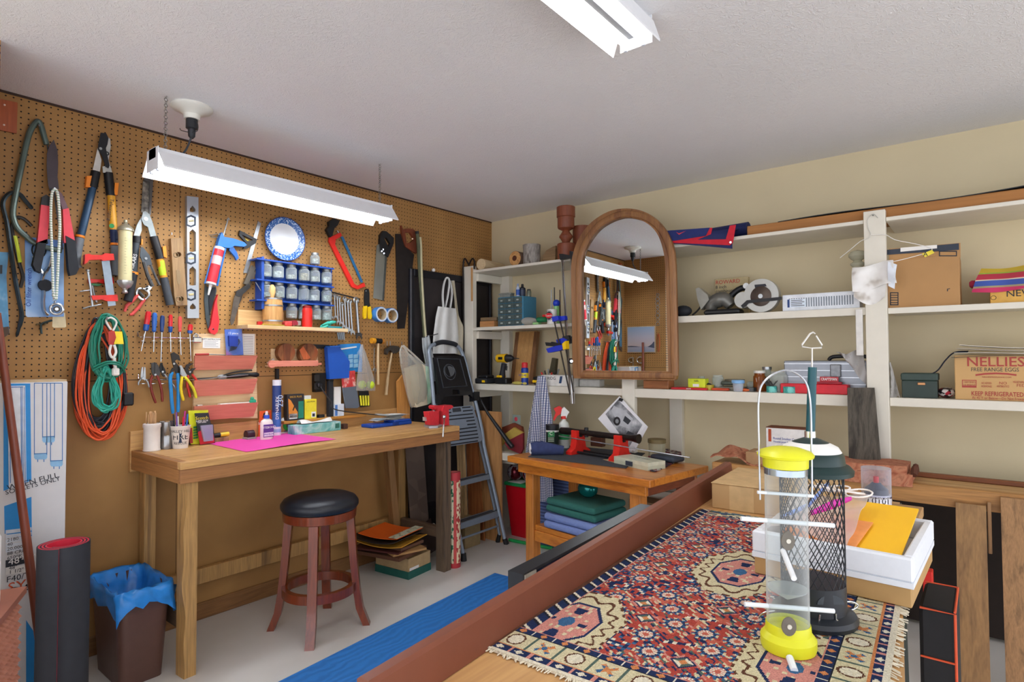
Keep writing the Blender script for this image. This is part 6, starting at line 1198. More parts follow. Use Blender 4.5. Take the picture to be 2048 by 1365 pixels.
def upright(name,lab,pts,Y,th,m,cat='board'):q=[ony(*p,Y) for p in pts];return S(name,lab,cat,m).prism(q,(0,1,0),th)
q=[ony(940,825,-.40),ony(999,825,-.40)];S('wood_board','upright light brown wood board standing behind the ladder at the shelf end','board',wood('#c08d58','#a06f40','Z',.9,.5,'#7c4f2a')).prism([V((.15,-.386,0)),V((q[1].x+.004,-.386,0)),V((q[1].x,-.386,q[1].z)),V((.15,-.386,q[1].z))],(0,1,0),.013)
S('wood_board','darker brown grained board behind the ladder steps','board',wood('#a9683a','#8a4e28','Z',.9,.5,'#5e3218')).prism([V((.14,-.43,0)),V((.29,-.43,0)),V((.19,-.415,.86)),V((.09,-.415,.86))],(0,1,0),.012)
for i,x in enumerate((.075,.10,.125)):S('wood_strip',('pale thin wood strip leaning behind the ladder, nearest the bench','pale thin wood strip leaning behind the ladder, middle of three','pale thin wood strip leaning behind the ladder beside the grained board')[i],'strip',wood('#c9a877','#ab8a5a','Z'),'strips behind the ladder').prism([V((x+.06,-.52,0)),V((x+.078,-.52,0)),V((x+.006,-.50,.95)),V((x-.012,-.50,.95))],(0,1,0),.02)
b_=[onz(930,1100),onz(970,1090)];S('cardboard_box','small tan cardboard box on the floor behind the ladder foot','box',M('#a08a62',.8)).box((.20,-.66,0),(.315,-.50,.19),.002)
# ================================================================ left shelf bay
SZ={'t':1.99,'m':1.555,'l':1.131}
def sp(px,Y,z):return V((ony(px,620,Y).x,Y,z+.0005))
def hz_(px,py,Y):return ony(px,py,Y).z
S('wood_dowel','pale round wood cylinder lying on the top shelf nearest the corner','dowel',wood('#d8c29c','#c7ac80','Y',.6)).cyl(V((ony(963,520,-.34).x,-.345,2.033)),V((ony(1003,527,-.06).x,-.06,2.033)),.042,.042,28)
t=T('log_slice','short log lying with its cut end facing out on the top shelf','log');c=V((ony(1030,514,-.33).x,-.33,1.9905+.054));P(t,'bark',wood('#6d5240','#54402f','Y',2.,.8)).cyl(c,c+V((0,.17,0)),.054,n=26);P(t,'cut_end',pattern('noise',['#b87e44','#d0a065','#9c6534'],20,.6,scale=(25,25,25))).cyl(c-V((0,.001,0)),c+V((0,.001,0)),.052,n=26);P(t,'pith_hole',M('#5a3220',.8)).cyl(c-V((.004,.002,-.002)),c+V((-.004,0,.002)),.02,n=14)
t=T('log','grey barked log standing upright on the top shelf','log');c=sp(1064,-.26,1.99);P(t,'bark',pattern('noise',['#5f5a55','#8d8780','#a8a29a','#6c665f'],30,.9,scale=(45,45,14),bump=.8)).lathe([(.001,0),(.062,0),(.064,.03),(.062,.09),(.065,.15),(.001,.152)],c,26)
q=sp(1098,-.22,1.99);S('wood_chunk','rough split wood chunk beside the grey log on the top shelf','wood',wood('#a5845c','#7c6246','X',1.2,.8,'#55432f')).prism([q+V(p) for p in ((-.06,0,0),(.055,0,0),(.06,0,.13),(.035,0,.125),(-.02,0,.105),(-.05,0,.07))],(0,1,.0),.12)
c=sp(1133,-.27,1.99);RDW=wood('#8c4b30','#74391f','Z',.8,.5);t=T('turned_post','tall turned reddish wood post standing on the top shelf','wood turning');h_=(hz_(1133,414,-.27)-1.99)
P(t,'base',RDW).lathe([(.001,0),(.058,0),(.06,.01),(.06,.07),(.062,.075),(.062,.115),(.058,.12),(.001,.12)],c,30);P(t,'spindle',RDW).lathe([(.03,.12),(.026,.128),(.03,.14),(.047,.165),(.047,.172),(.028,.2),(.025,.21),(.04,.218),(.055,.226)],c,30);P(t,'capital',RDW).lathe([(.001,.226),(.055,.226),(.058,.235),(.058,.3),(.064,.305),(.064,h_-.004),(.058,h_),(.001,h_)],c,30)
c=sp(1165,-.15,1.99);S('wood_block','round dark reddish wood blank standing behind the arched mirror','wood',RDW).cyl(c,c+V((0,0,hz_(1165,454,-.15)-1.99)),.065,n=30)
# drawer cabinet
x0,x1=ony(997,620,-.33).x,ony(1045,620,-.33).x;zt=hz_(1020,594,-.33);zb=SZ['m']+.0005;DB=M('#3d7f9e',.45,nv=.04)
t=T('drawer_cabinet','small blue cabinet of clear hardware drawers on the middle shelf','drawer cabinet');P(t,'shell',DB).box((x0-.006,-.33,zb),(x1+.006,-.17,zt),.002)
for i in range(3):
    for j in range(5):
        w_=(x1-x0)/3;h_=(zt-zb-.008)/5;d=P(t,'drawer',M('#4c5a58',.3,nv=.3,ns=90));d.box((x0+i*w_+.002,-.337,zb+.004+j*h_+.002),(x0+(i+1)*w_-.002,-.3305,zb+.004+(j+1)*h_-.002),.0015);P(d,'pull',M('#aab4ae',.3)).box((x0+(i+.38)*w_,-.342,zb+.004+(j+.35)*h_),(x0+(i+.62)*w_,-.3372,zb+.004+(j+.6)*h_))
def bottle(name,lab,px,Y,z,r,h,body,cap=None,neck=.5,cat='bottle',lid=.2,label=None):
    c=sp(px,Y,z);t=T(name,lab,cat);k=h*(1-lid);P(t,'body',body).lathe([(.001,0),(r,0),(r,k*.86),(r*neck,k),(.001,k)],c,20)
    if cap:P(t,'cap',cap).lathe([(.001,k),(r*neck*1.05,k),(r*neck*.9,h),(.001,h)],c,16)
    if label:P(t,'label',label).lathe([(r*1.01,k*.2),(r*1.03,k*.2),(r*1.03,k*.7),(r*1.01,k*.7)],c,20)
    return t
bottle('glue_bottle','small white and blue bottle on top of the blue drawer cabinet',1036,-.26,zt,.014,.10,M('#b9c6da',.4),M('#8fa0c0',.4),.5,label=M('#2c58b0',.4));bottle('dark_bottle','dark navy bottle with a black cap on the blue drawer cabinet',1045,-.22,zt,.024,.10,M('#1e2430',.35),BLK,.4,label=M('#39425a',.4));bottle('small_jar','small murky glass jar beside the dark bottle on the drawer cabinet',1058,-.24,zt,.017,.055,M('#6f7566',.2),DSTEEL,.8)
q=sp(1014,-.25,zt);S('grey_case','grey flat case lying on the blue drawer cabinet','case',M('#8f938c',.45)).cbox(q,(.1,.06,.025),.004).cbox(q+V((-.005,0,.0252)),(.12,.05,.014),.004)
q=sp(982,-.3,SZ['m']);S('wood_offcut','orange-brown wood block lying on the middle shelf end','offcut',wood('#b88450','#9a6a3a','X',1.2)).cbox(q+V((0,0,.0)),(.14,.1,.045),.003);S('wood_offcut','grey-brown wood strip lying on top of the orange-brown block','offcut',wood('#7e684a','#655036','X',1.2)).cbox(q+V((.0,.0,.0456)),(.15,.07,.028),.003,.08);S('wood_offcut','dark wood block behind the stacked offcuts on the middle shelf','offcut',wood('#6d533c','#523c28','X',1.2)).cbox(q+V((.13,.05,0)),(.09,.08,.04),.003)
q=sp(1056,-.3,SZ['m']);t=T('parts_bag','clear plastic bag of parts lying on the middle shelf','bag');P(t,'bag',clear('#d9d6cc',.4,.2)).ball(q+V((0,0,.03)),.03,16,(2.6,1.4,1.));P(t,'contents',M('#a9a08c',.5)).ball(q+V((.0,0,.02)),.02,12,(2.6,1.2,.9))
q=sp(1087,-.29,SZ['m']);t=T('green_tool','green handled glue gun lying on the middle shelf','tool');P(t,'body',M('#1f7a4c',.4)).cbox(q+V((-.01,0,.02)),(.09,.04,.035),.01);P(t,'tip',RED).cbox(q+V((.02,-.0,.056)),(.05,.025,.016),.004);P(t,'foot',M('#9bd18a',.5)).cbox(q+V((-.05,-.01,0)),(.05,.05,.019),.006);P(t,'tail',M('#1f7a4c',.4)).tube([q+V((-.05,0,.04)),q+V((-.11,0,.02))],[.014,.004])
q=sp(1104,-.34,SZ['m']);t=T('spray_can','small can with a red oval on a rayed white label on the middle shelf','can');P(t,'can',M('#e7e5df',.4)).cyl(q,q+V((0,0,.1)),.034,n=24);yy=q.y-.0345
P(t,'rays',INK).prism([V((q.x+(.036 if i % 2 else .019)*math.cos(2*PI*i/36)*.9,yy+.0+.0,q.z+.056+(.04 if i % 2 else .024)*math.sin(2*PI*i/36))) for i in range(36)],(0,-1,0),.001);P(t,'oval',M('#d5242c',.4)).prism([V((q.x+.029*math.cos(a),yy-.0011,q.z+.056+.018*math.sin(a))) for a in [2*PI*i/24 for i in range(24)]],(0,-1,0),.001);P(t,'lettering',INKW).text('Tuxedo',.014,V((q.x,yy-.0021,q.z+.056)),R)
for i,(px,y,r) in enumerate(((1103,580,.005),(1109,575,.006),(1120,580,.006))):S('threaded_rod',('grey steel rod standing behind the rayed can, first of three','dark tapered rod standing behind the rayed can, middle of three','brown rod standing behind the rayed can, last of three')[i],'rod',(STEEL,DSTEEL,M('#5c4632',.5))[i],'rods on the middle shelf').cyl(sp(px,-.24,SZ['m']),V((ony(px,620,-.24).x,-.24,hz_(px,y,-.24))),r,r*.6,10)
q=sp(1113,-.3,SZ['m']);t=T('capped_bottle','green bottle with a round blue cap behind the rayed can','bottle');P(t,'bottle',M('#8cc47c',.4)).cyl(q,q+V((0,0,.125)),.02,n=16);P(t,'cap',M('#1e3fc0',.35)).ball(q+V((0,0,.145)),.026,16)
# bar clamps hanging on the shelf edges
YC=-.40
t=T('pipe_clamp','long steel bar clamp hanging from the top shelf, the outer one beside the mirror','clamp');P(t,'bar',M('#8f8a80',.3,.8)).tube([ony(1123,512,YC-.01),ony(1134,700,YC-.01),ony(1142,808,YC-.01)],.0065,6);P(t,'head',BLK).prism([ony(*p,YC-.022) for p in ((1118,508),(1125,508),(1150,513),(1150,517),(1135,517),(1120,520))],(0,1,0),.03);P(t,'slider',BLK).prism([ony(*p,YC-.03) for p in ((1126,676),(1150,672),(1150,684),(1128,690))],(0,1,0),.035);P(t,'edge',CHROME).tube([ony(1126,520,YC-.018),ony(1137,700,YC-.018),ony(1145,808,YC-.018)],.003,6)
t=T('pipe_clamp','long steel bar clamp hanging close against the mirror frame','clamp');P(t,'bar',M('#7b776f',.3,.8)).tube([ony(1142,506,YC+.0),ony(1146,700,YC+.0),ony(1148,808,YC+.0)],.0065,6);P(t,'head',BLK).prism([ony(*p,YC-.012) for p in ((1139,502),(1152,505),(1152,515),(1139,514))],(0,1,0),.03);P(t,'slider',BLK).prism([ony(*p,YC-.03) for p in ((1138,717),(1154,717),(1154,728),(1138,728))],(0,1,0),.035);P(t,'screw',CHROME).cyl(ony(1143,723,YC-.045),ony(1143,723,YC-.0),.01)
QB=M('#1d34b8',.4)
for i,(a,b,c,h_,lab) in enumerate((((1108,640),(1116,677),(1140,790),((1103,634),(1116,632),(1117,640),(1105,644)),'blue-gripped quick clamp hanging on the middle shelf, with the black trigger'),((1120,640),(1128,677),(1147,785),((1115,634),(1129,632),(1130,640),(1117,643)),'blue-headed quick clamp hanging on the middle shelf nearer the steel bars'))):
    t=T('quick_clamp',lab,'clamp','quick clamps');o=YC-.035-.03*(1-i);P(t,'bar',M('#2c2620',.4,.5)).tube([ony(*a,o),ony(*b,o),ony(*c,o)],.006,4);P(t,'head',QB).prism([ony(*p,o-.016) for p in h_],(0,1,0),.032)
    if i == 0:
        P(t,'grip',QB).prism([ony(*p,o-.018) for p in ((1092,698),(1112,692),(1126,690),(1130,696),(1118,702),(1096,706))],(0,1,0),.036);P(t,'trigger',BLK).prism([ony(*p,o-.014) for p in ((1090,685),(1101,686),(1103,684),(1126,690),(1122,695),(1092,692))],(0,1,0),.028);P(t,'latch',YEL).prism([ony(*p,o-.02) for p in ((1124,688),(1131,682),(1132,698),(1126,700))],(0,1,0),.04)
    else:P(t,'slider',QB).prism([ony(*p,o-.018) for p in ((1112,680),(1126,676),(1134,680),(1130,690),(1114,688))],(0,1,0),.036);P(t,'release',BLK).prism([ony(*p,o-.012) for p in ((1124,674),(1136,671),(1140,680),(1130,684))],(0,1,0),.03)
# lower shelf, left bay
zl=SZ['l'];q=sp(968,-.29,zl);t=T('battery_charger','black battery charger lying on the lower shelf beside the drill','charger');P(t,'body',BLKR).cbox(q,(.15,.12,.04),.008);P(t,'deck',BLK).cbox(q+V((.02,0,.0405)),(.09,.09,.022),.006);P(t,'badge',YEL).box(q+V((.03,-.0615,.01)),q+V((.06,-.06,.026)))
q=sp(1006,-.27,zl);t=T('cordless_drill','yellow and black cordless drill standing on the lower shelf','drill');DY=M('#eebb14',.4)
P(t,'battery',BLK).cbox(q,(.115,.075,.045),.008);P(t,'battery_cap',DY).cbox(q+V((-.02,0,.0455)),(.05,.06,.018),.005);P(t,'grip',M('#23242a',.6)).tube([q+V((-.012,0,.045)),q+V((-.004,0,.1)),q+V((.01,0,.15))],[.026,.019,.022],12);P(t,'motor',DY).tube([q+V((-.05,0,.19)),q+V((.035,0,.19))],[.031,.034],20);P(t,'rear_cap',M('#8e8b84',.4)).tube([q+V((-.072,0,.19)),q+V((-.05,0,.19))],[.022,.032],20);P(t,'chuck',BLK).tube([q+V((.035,0,.19)),q+V((.07,0,.19)),q+V((.098,0,.19))],[.03,.026,.012],18);P(t,'bit',DSTEEL).tube([q+V((.098,0,.19)),q+V((.15,0,.188))],[.005,.003],8);P(t,'trigger',BLK).tube([q+V((.02,0,.14)),q+V((.034,0,.128)),q+V((.03,0,.1))],.006,8);P(t,'badge',BLK).box(q+V((-.02,-.036,.18)),q+V((.02,-.033,.2)))
q=sp(1035,-.32,zl);S('work_glove','yellowish work glove lying in front of the drill on the lower shelf','glove',M('#c9bb5e',.9)).ball(q+V((0,0,.012)),.022,14,(2.2,1.3,.55)).ball(q+V((.06,.0,.010)),.012,10,(1.8,.8,.8))
c=sp(1049,-.3,zl);t=T('lubricant_can','blue and yellow spray lubricant can with a red cap on the lower shelf','can');P(t,'can',M('#1d3f9c',.35)).lathe([(.001,0),(.0265,0),(.0265,.115),(.02,.124),(.001,.124)],c,26);P(t,'cap',M('#d42a2e',.4)).lathe([(.022,.122),(.022,.155),(.018,.16),(.001,.16)],c,20);P(t,'yellow_shield',M('#f0d52c',.4)).lathe([(.0268,.05),(.0271,.05),(.0271,.085),(.0268,.085)],c,26);m=P(t,'lettering',INKB);m.text('WD-40',.017,V((c.x,c.y-.0272,c.z+.068)),R)
q=[ony(1033,696,-.1),ony(1072,696,-.1)];t=T('wood_plank','light wood plank with darker edges standing at the back of the lower shelf','plank');P(t,'board',wood('#bf9158','#a87a45','Z',.9)).prism([V((q[0].x,-.16,zl+.0006)),V((q[1].x,-.16,zl+.0006)),V((q[1].x,-.09,1.525)),V((q[0].x,-.09,1.525))],(0,1,0),.02)
for x in (q[0].x-.012,q[1].x-.02):P(t,'dark_batten',wood('#7f5836','#684528','Z')).prism([V((x,-.165,zl+.0006)),V((x+.032,-.165,zl+.0006)),V((x+.032,-.095,1.522)),V((x,-.095,1.522))],(0,1,0),.03)
q=sp(1076,-.27,zl);t=T('tape_measure','yellow and black tape measure on the lower shelf behind the checked shirt','tape measure');P(t,'case',BLK).cbox(q,(.07,.05,.06),.014,seg=2);P(t,'band',YEL).cbox(q+V((0,-.005,.015)),(.072,.05,.02),.006)
q=sp(1098,-.27,zl);t=T('red_tool_tray','red tray of drill bits and tools on the lower shelf','tray');P(t,'tray',RED).cbox(q,(.14,.11,.04),.006)
for i in range(6):P(t,'bit',(RED,DSTEEL,STEEL)[i % 3]).tube([q+V((-.05+.02*i,.01,.04)),q+V((-.07+.03*i,0,.09+.012*(i % 3)))],.006,8)
S('utility_level','black and brass torpedo level standing behind the red tool tray','level',M('#4c4732',.4)).prism([ony(*p,-.2) for p in ((1098,746),(1104,716),(1112,718),(1109,750))],(0,1,0),.03)
a_,b_=ony(1083,770,-.35).x,ony(1150,770,-.35).x;t=T('tool_box_carton','white carton with black print lying on the lower shelf beside the mirror','carton');P(t,'carton',M('#dedcd6',.6)).box((a_,-.35,zl+.0005),(b_,-.22,zl+.075),.002);P(t,'lettering',INK).text('RIDG',.022,V((a_+.085,-.3502,zl+.052)),R);P(t,'print',M('#2e4a6e',.5)).prism([V((a_+x,-.3502,zl+z)) for x,z in ((.145,.02),(.165,.02),(.175,.068),(.155,.068))],(0,-1,0),.0005)
# checked shirt
t=T('checked_shirt','blue and white checked shirt hanging from the lower shelf','shirt');PLD=pattern('check',['#eceae8','#55638f','#252d52'],1,.9,axes=(0,2),w=.4,scale=(88,1,88));YS=-.385
def shirt(u,v):
    xl=1078-v*36+8*v*v;xr=1092+v*30-6*v*v
    p=ony(xl*(1-u)+xr*u,752+v*162,YS);f=.016*math.sin(u*15+1.2*v)*min(1,v*2.2);return V((p.x,YS-.012+f-.03*math.sin(PI*u)*(1-.4*v),p.z))
P(t,'body',PLD).sheet(shirt,40,20,.0015)
P(t,'tail',PLD).sheet(lambda u,v:(lambda p:V((p.x,-.392+.012*math.sin(u*12+v),p.z)))(ony(1062+u*40+v*(8*u-2),912+v*92,-.39)),26,10,.0015)
# bottom shelf, left: folders, ornaments, bin
q0=lambda px,Y,z:V((ony(px,850,Y).x,Y,z+.0005))
FZ=.64
for i,(o_,th,col,lab,pts) in enumerate(((.20,.10,'#d8cfbc','loose cream papers at the bottom of the folder heap',((1000,899),(1046,905),(1046,926),(1000,921))),(.315,.02,'#7d2029','dark red folder in the heap on the bottom shelf',((1012,885),(1049,866),(1049,898),(1044,908),(1020,898))),(.29,.02,'#c2a44c','tan folder leaning on the heap on the bottom shelf',((1000,877),(1031,855),(1049,866),(1012,886),(1005,892))),(.26,.025,'#7b3a24','reddish brown folder at the top of the heap on the bottom shelf',((1000,858),(1030,846),(1047,854),(1049,866),(1031,856),(1000,878))))):S('folder',lab,'folder',M(col,.7)).pp(R,pts,o_,th)
t=T('greeting_card','small card with a red flower standing on the folder heap','card');c=q0(1033,-.22,FZ+.19);P(t,'card',M('#9fb0a6',.6)).cbox(c,(.1,.004,.07),.001,-.3);P(t,'flower',M('#e0475a',.6)).ball(c+V((0,-.006,.04)),.016,10,(1,.3,1))
S('umbrella','thin folded black umbrella slanting behind the ladder to the bottom shelf','umbrella',BLK).tube([V((.2,-.395,1.05)),V((.30,-.40,.92)),V((.50,-.40,.72)),V((.53,-.40,.695))],[.006,.01,.017,.017],10)
c=q0(1025,-.2,0);t=T('storage_bin','red plastic storage bin with a green lid on the floor under the shelves','bin');bx0,bx1=.33,.60;P(t,'bin',M('#bf1220',.35,nv=.04)).prism([V((bx0+.03,-.20,0)),V((bx1-.03,-.20,0)),V((bx1,-.23,.34)),V((bx1,-.23,.375)),V((bx0,-.23,.375)),V((bx0,-.23,.34))],(0,1,0),.17);P(t,'lid',M('#1f8a4c',.4)).box((bx0-.01,-.245,.3755),(bx1+.01,-.04,.40),.006);P(t,'lid_label',PAPER).box((bx0+.02,-.23,.4002),(bx0+.14,-.12,.402))
for i,(dx,dy,r) in enumerate(((-.10,-.02,.062),(.055,-.02,.075))):t=T('ornament_ball',('red and silver ornament ball on the red bin, nearer the ladder','larger red and silver ornament ball on the red bin')[i],'ornament','ornaments');P(t,'ball',pattern('noise',['#8c1a2c','#c9c4cc','#5f0f1c','#e6e2e6'],8,.15,scale=(14,14,5),metal=.6,interp='CONSTANT')).ball(V(((bx0+bx1)/2+dx,-.14+dy,.4025+r)),r,20)
S('green_strip','green plastic strip lying on the floor in front of the red bin','strip',M('#1e9a4e',.4)).tube([V((.44,-.33,.012)),V((.80,-.30,.012))],.012,8)
S('stacked_trays','stack of blue-grey trays on the floor behind the checked shirt','trays',pattern('stripe',['#56689a','#3c4a70','#6d80b0'],1,.5,scale=(1,1,45),ax=2)).box((.66,-.26,0),(.95,-.06,.50),.004)
# ================================================================ right bay of shelves
def box3(name,lab,x0,x1,ytop,Y,dep,z,m,cat='box',bev=.002):
    a,b=ony(x0,620,Y).x,ony(x1,620,Y).x;zt=ony((x0+x1)/2,ytop,Y).z;t=T(name,lab,cat);P(t,'carton',m).box((a,Y,z+.0005),(b,Y+dep,zt),bev);return t,a,b,zt
CARD=M('#b48a5a',.8,nv=.05,ns=8)
t=T('sports_bag','navy bag with red piping draped over the top shelf edge beside the mirror','bag');NV=M('#1c2558',.7,nv=.1);RP_=M('#c8142c',.6)
P(t,'back',NV).sheet(lambda u,v:(lambda p:V((p.x,-.384-.012*math.sin(3*u)+.25*(max(0,.3-v)/.3)**2,p.z+.015*(1-v))))(ony(1325+u*140,474-u*20+v*(12+u*32),-.385)),16,8,.006)
P(t,'flap',M('#1d2a68',.7)).prism([ony(*p,-.40) for p in ((1335,462),(1420,456),(1412,472),(1350,482),(1335,482))],(0,-1,0),.006);P(t,'piping',RP_).prism([ony(*p,-.398) for p in ((1340,483),(1380,477),(1415,467),(1417,456),(1425,456),(1422,469),(1395,480),(1452,479),(1460,452),(1472,450),(1466,486),(1460,491),(1340,486))],(0,-1,0),.004);P(t,'grommet',CHROME).cyl(ony(1461,485,-.404),ony(1461,485,-.409),.006);P(t,'mark',M('#c8384a',.6)).prism([ony(*p,-.4062) for p in ((1352,464),(1358,467),(1372,462),(1358,470)) ],(0,-1,0),.001)
P(t,'roll',NV).tube([V((1.80,-.22,2.045)),V((2.12,-.24,2.05))],.04,14);
t=T('long_carton','very long flat brown cardboard carton lying along the top shelves','carton');P(t,'carton',wood('#a8733f','#8f5d30','X',.2,.8)).box((2.14,-.338,1.9905),(4.1,-.10,2.045),.004)
t=T('black_sheet','black plastic sheet lying on the long carton on the top shelf','sheet');P(t,'sheet',BLK).sheet(lambda u,v:(2.3+u*1.8,-.337+v*.24,2.0475+.035*u*u+.006*math.sin(11*u+2*v)),30,4,.004)
zm=1.564
t,a,b,zt=box3('saw_blade_box','cream box with red and black print standing behind the circular saw',1430,1497,556,-.14,.03,zm,M('#b9a87e',.6),'box')
for s,sz,dz,m in (('ROWARD',.024,.022,INKR),('8 inch',.02,.05,INK),('combination',.02,.075,INK)):P(t,'lettering',m).text(s,sz,V((a+.005,-.1402,zt-dz)),R,align='LEFT')
c=sp(1515,-.30,zm);t=T('circular_saw','grey circular saw with its round blade guard facing out on the middle shelf','saw');cc=ony(1524,592,-.33);r=cc.z-zm-.002;SG=M('#a9a9a4',.3,.5,nv=.05)
P(t,'guard',SG).cyl(V((cc.x,-.35,cc.z)),V((cc.x,-.30,cc.z)),r,n=40);P(t,'blade',M('#4a3f38',.35,.6)).lathe([(.001,0),(r*.58,0),(r*.6,-.003),(r*.58,-.004),(.001,-.004)],V((cc.x,-.3505,cc.z-.004)),36,(0,1,0));P(t,'arbor',STEEL).cyl(V((cc.x,-.36,cc.z-.004)),V((cc.x,-.354,cc.z-.004)),.012);P(t,'label',INK).prism([ony(*p,-.351) for p in ((1509,570),(1531,568),(1533,573),(1510,576))],(0,-1,0),.001)
P(t,'base_plate',BLK).prism([ony(*p,-.355) for p in ((1482,612),(1494,601),(1564,594),(1564,600),(1497,607),(1486,617))],(0,-1,0),.004);P(t,'motor',SG).tube([V((cc.x-.1,-.34,zm+.075)),V((cc.x-.1,-.2,zm+.075))],.045,20);P(t,'handle',BLK).tube(smooth([V((cc.x-.06,-.24,zm+.14)),V((cc.x-.13,-.26,zm+.15)),V((cc.x-.19,-.28,zm+.1)),V((cc.x-.2,-.28,zm+.05))],4),.017,12);P(t,'front_knob',SG).cyl(ony(1492,572,-.34),ony(1492,572,-.31),.016)
t=T('angle_grinder','grey and black power sander lying beside the circular saw','power tool');q=sp(1438,-.29,zm);P(t,'body',M('#6d6c66',.3,.4)).tube(smooth([q+V((.07,0,.05)),q+V((.03,0,.09)),q+V((-.03,0,.075)),q+V((-.05,0,.03))],4),[.03,.033,.036,.04,.042,.044,.044,.042,.04,.038,.036,.034,.03],14);P(t,'nose',M('#8b8a83',.3,.5)).prism([ony(*p,-.33) for p in ((1391,578),(1397,575),(1415,590),(1418,600),(1402,620),(1395,600))],(0,1,0),.05);P(t,'base',BLK).cbox(q+V((.03,-.01,0)),(.2,.1,.03),.01);P(t,'cord',BLK).tube(smooth([q+V((-.15,-.02,.006)),q+V((-.11,-.02,.04)),q+V((-.08,-.03,.085)),q+V((-.05,-.03,.1))],4),.005)
S('black_pouch','black rounded pouch on the middle shelf against the mirror','pouch',BLKR).ball(sp(1366,-.3,zm+.034),.034,16,(1.6,1,1))
t,a,b,zt=box3('vent_register','white floor vent register in clear wrap on the middle shelf',1565,1720,586,-.34,.1,zm,M('#dfe4ea',.35));w_=b-a
for i in range(26):P(t,'louvre_slot',M('#7d8791',.5)).box((a+w_*(.09+.85*i/26),-.3408,zm+.02),(a+w_*(.09+.85*(i+.5)/26),-.3401,zt-.02))
P(t,'label',M('#dce8f4',.5)).box((a+w_*.07,-.3412,zm+.02),(a+w_*.32,-.3409,zt-.025));P(t,'print',M('#23427c',.5)).box((a+w_*.07,-.3416,zm+.02),(a+w_*.1,-.3413,zt-.025))
for i in range(4):P(t,'print',M('#6d6f74',.5)).box((a+w_*.12,-.3416,zm+.026+.009*i),(a+w_*(.3-.03*(i % 2)),-.3413,zm+.030+.009*i))
c=sp(1714,-.33,zm);zz=hz_(1714,540,-.33);t=T('ceramic_insulator','pale grey-green ceramic insulator standing on the white vent register','insulator');P(t,'body',M('#b9b79f',.2,nv=.04)).lathe([(.001,0),(.02,0),(.024,.01),(.022,.02),(.032,.03),(.034,.038),(.026,.042),(.018,.052),(.03,.06),(.041,.074),(.04,.084),(.03,.098),(.001,.106)],V((c.x,c.y+.05,zz)),28);P(t,'post',M('#8a8878',.5)).cyl(V((c.x,c.y+.05,zt+.0005)),V((c.x,c.y+.05,zz)),.012)
# post with hanger and rag
YP=Y0-.0125
t=T('wire_hanger','white wire hanger hooked on the wide shelf post','hanger');P(t,'wire',M('#cfccc4',.4,.3)).pt(R,[(1756,436),(1748,428),(1740,432),(1735,442),(1737,458),(1742,470),(1735,478),(1722,482),(1700,500),(1680,516)],.385,.0017,6,3);P(t,'wire',M('#e6e4dd',.4,.2)).pt(R,[(1742,470),(1752,470),(1772,470),(1790,480),(1830,488),(1860,496),(1862,502),(1840,510),(1785,524),(1740,530)],.39,.0017,6,3)
P(t,'tag',M('#efdc3c',.5)).prism([ony(*p,-.395) for p in ((1844,508),(1864,500),(1869,506),(1850,515))],(0,-1,0),.001);P(t,'nail',DSTEEL).cyl(ony(1746,431,-.38),ony(1746,431,-.40),.003,n=8);P(t,'lettering',INK).text('A',.02,ony(1851,509,-.3962),R)
RAG=pattern('noise',['#b3aa9e','#e6e4df','#efeeea','#f2f1ee'],12,.9,scale=(14,14,14),det=2.)
t=T('white_rag','stained white rag draped on the wire hanger in front of the post','rag');P(t,'front',RAG).sheet(lambda u,v:(lambda p:V((p.x,-.405-.014*math.sin(7*u+2*v)-.01*math.sin(5*v),p.z)))(ony(1705+u*82+6*v*u,536-u*14+v*(48-3*u)+3*math.sin(6*u),-.405)),22,12,.002)
P(t,'back',RAG).sheet(lambda u,v:(lambda p:V((p.x,-.388-.008*math.sin(6*u+1),p.z)))(ony(1712+u*62-4*v,560+v*(34+16*math.sin(PI*u)),-.388)),14,6,.002);P(t,'corner',M('#dfe6ee',.9)).sheet(lambda u,v:(lambda p:V((p.x,-.418-.012*math.sin(5*v),p.z)))(ony(1776+u*18*(1-.3*v),524+v*48+6*u,-.418)),6,10,.002)
# lower shelf, right bay
zl2=1.134
t,a,b,zt=box3('red_case','flat red plastic case with a logo square lying on the lower shelf',1340,1411,776,-.34,.12,zl2,M('#cf2230',.4));P(t,'badge',M('#dcd5d0',.5)).box((a+.095,-.3406,zl2+.004),(a+.122,-.34,zt-.003));P(t,'mark',INK).prism([V((a+.099,-.341,zl2+.008)),V((a+.103,-.341,zl2+.006)),V((a+.118,-.341,zt-.008)),V((a+.114,-.341,zt-.006))],(0,-1,0),.0004);zc_=zt
t,a,b,zt=box3('yellow_box','bright yellow-green box with a bar code standing on the red case',1374,1408,758,-.32,.06,zc_,M('#d3e02e',.5));P(t,'bar_code',INKW).box((a+.03,-.3206,zc_+.006),(a+.066,-.32,zc_+.022));P(t,'lettering',INK).text('nails',.012,V(((a+b)/2,-.3202,zt-.012)),R)
GJ=clear('#dfe6e2',.3)
def cjar(lab,px,Y,z,r,h,fill=None,lid=None,glass=GJ,name='glass_jar'):
    c=sp(px,Y,z);t=T(name,lab,'jar');P(t,'glass',glass).lathe([(.001,0),(r,0),(r,h*.8),(r*.8,h*.9),(r*.82,h)],c,20)
    if fill:P(t,'contents',fill).lathe([(.001,.002),(r*.9,.002),(r*.9,h*.5),(.001,h*.55)],c,14)
    if lid:P(t,'lid',lid).lathe([(.001,h),(r*.92,h),(r*.92,h+.014),(.001,h+.014)],c,18)
    return t
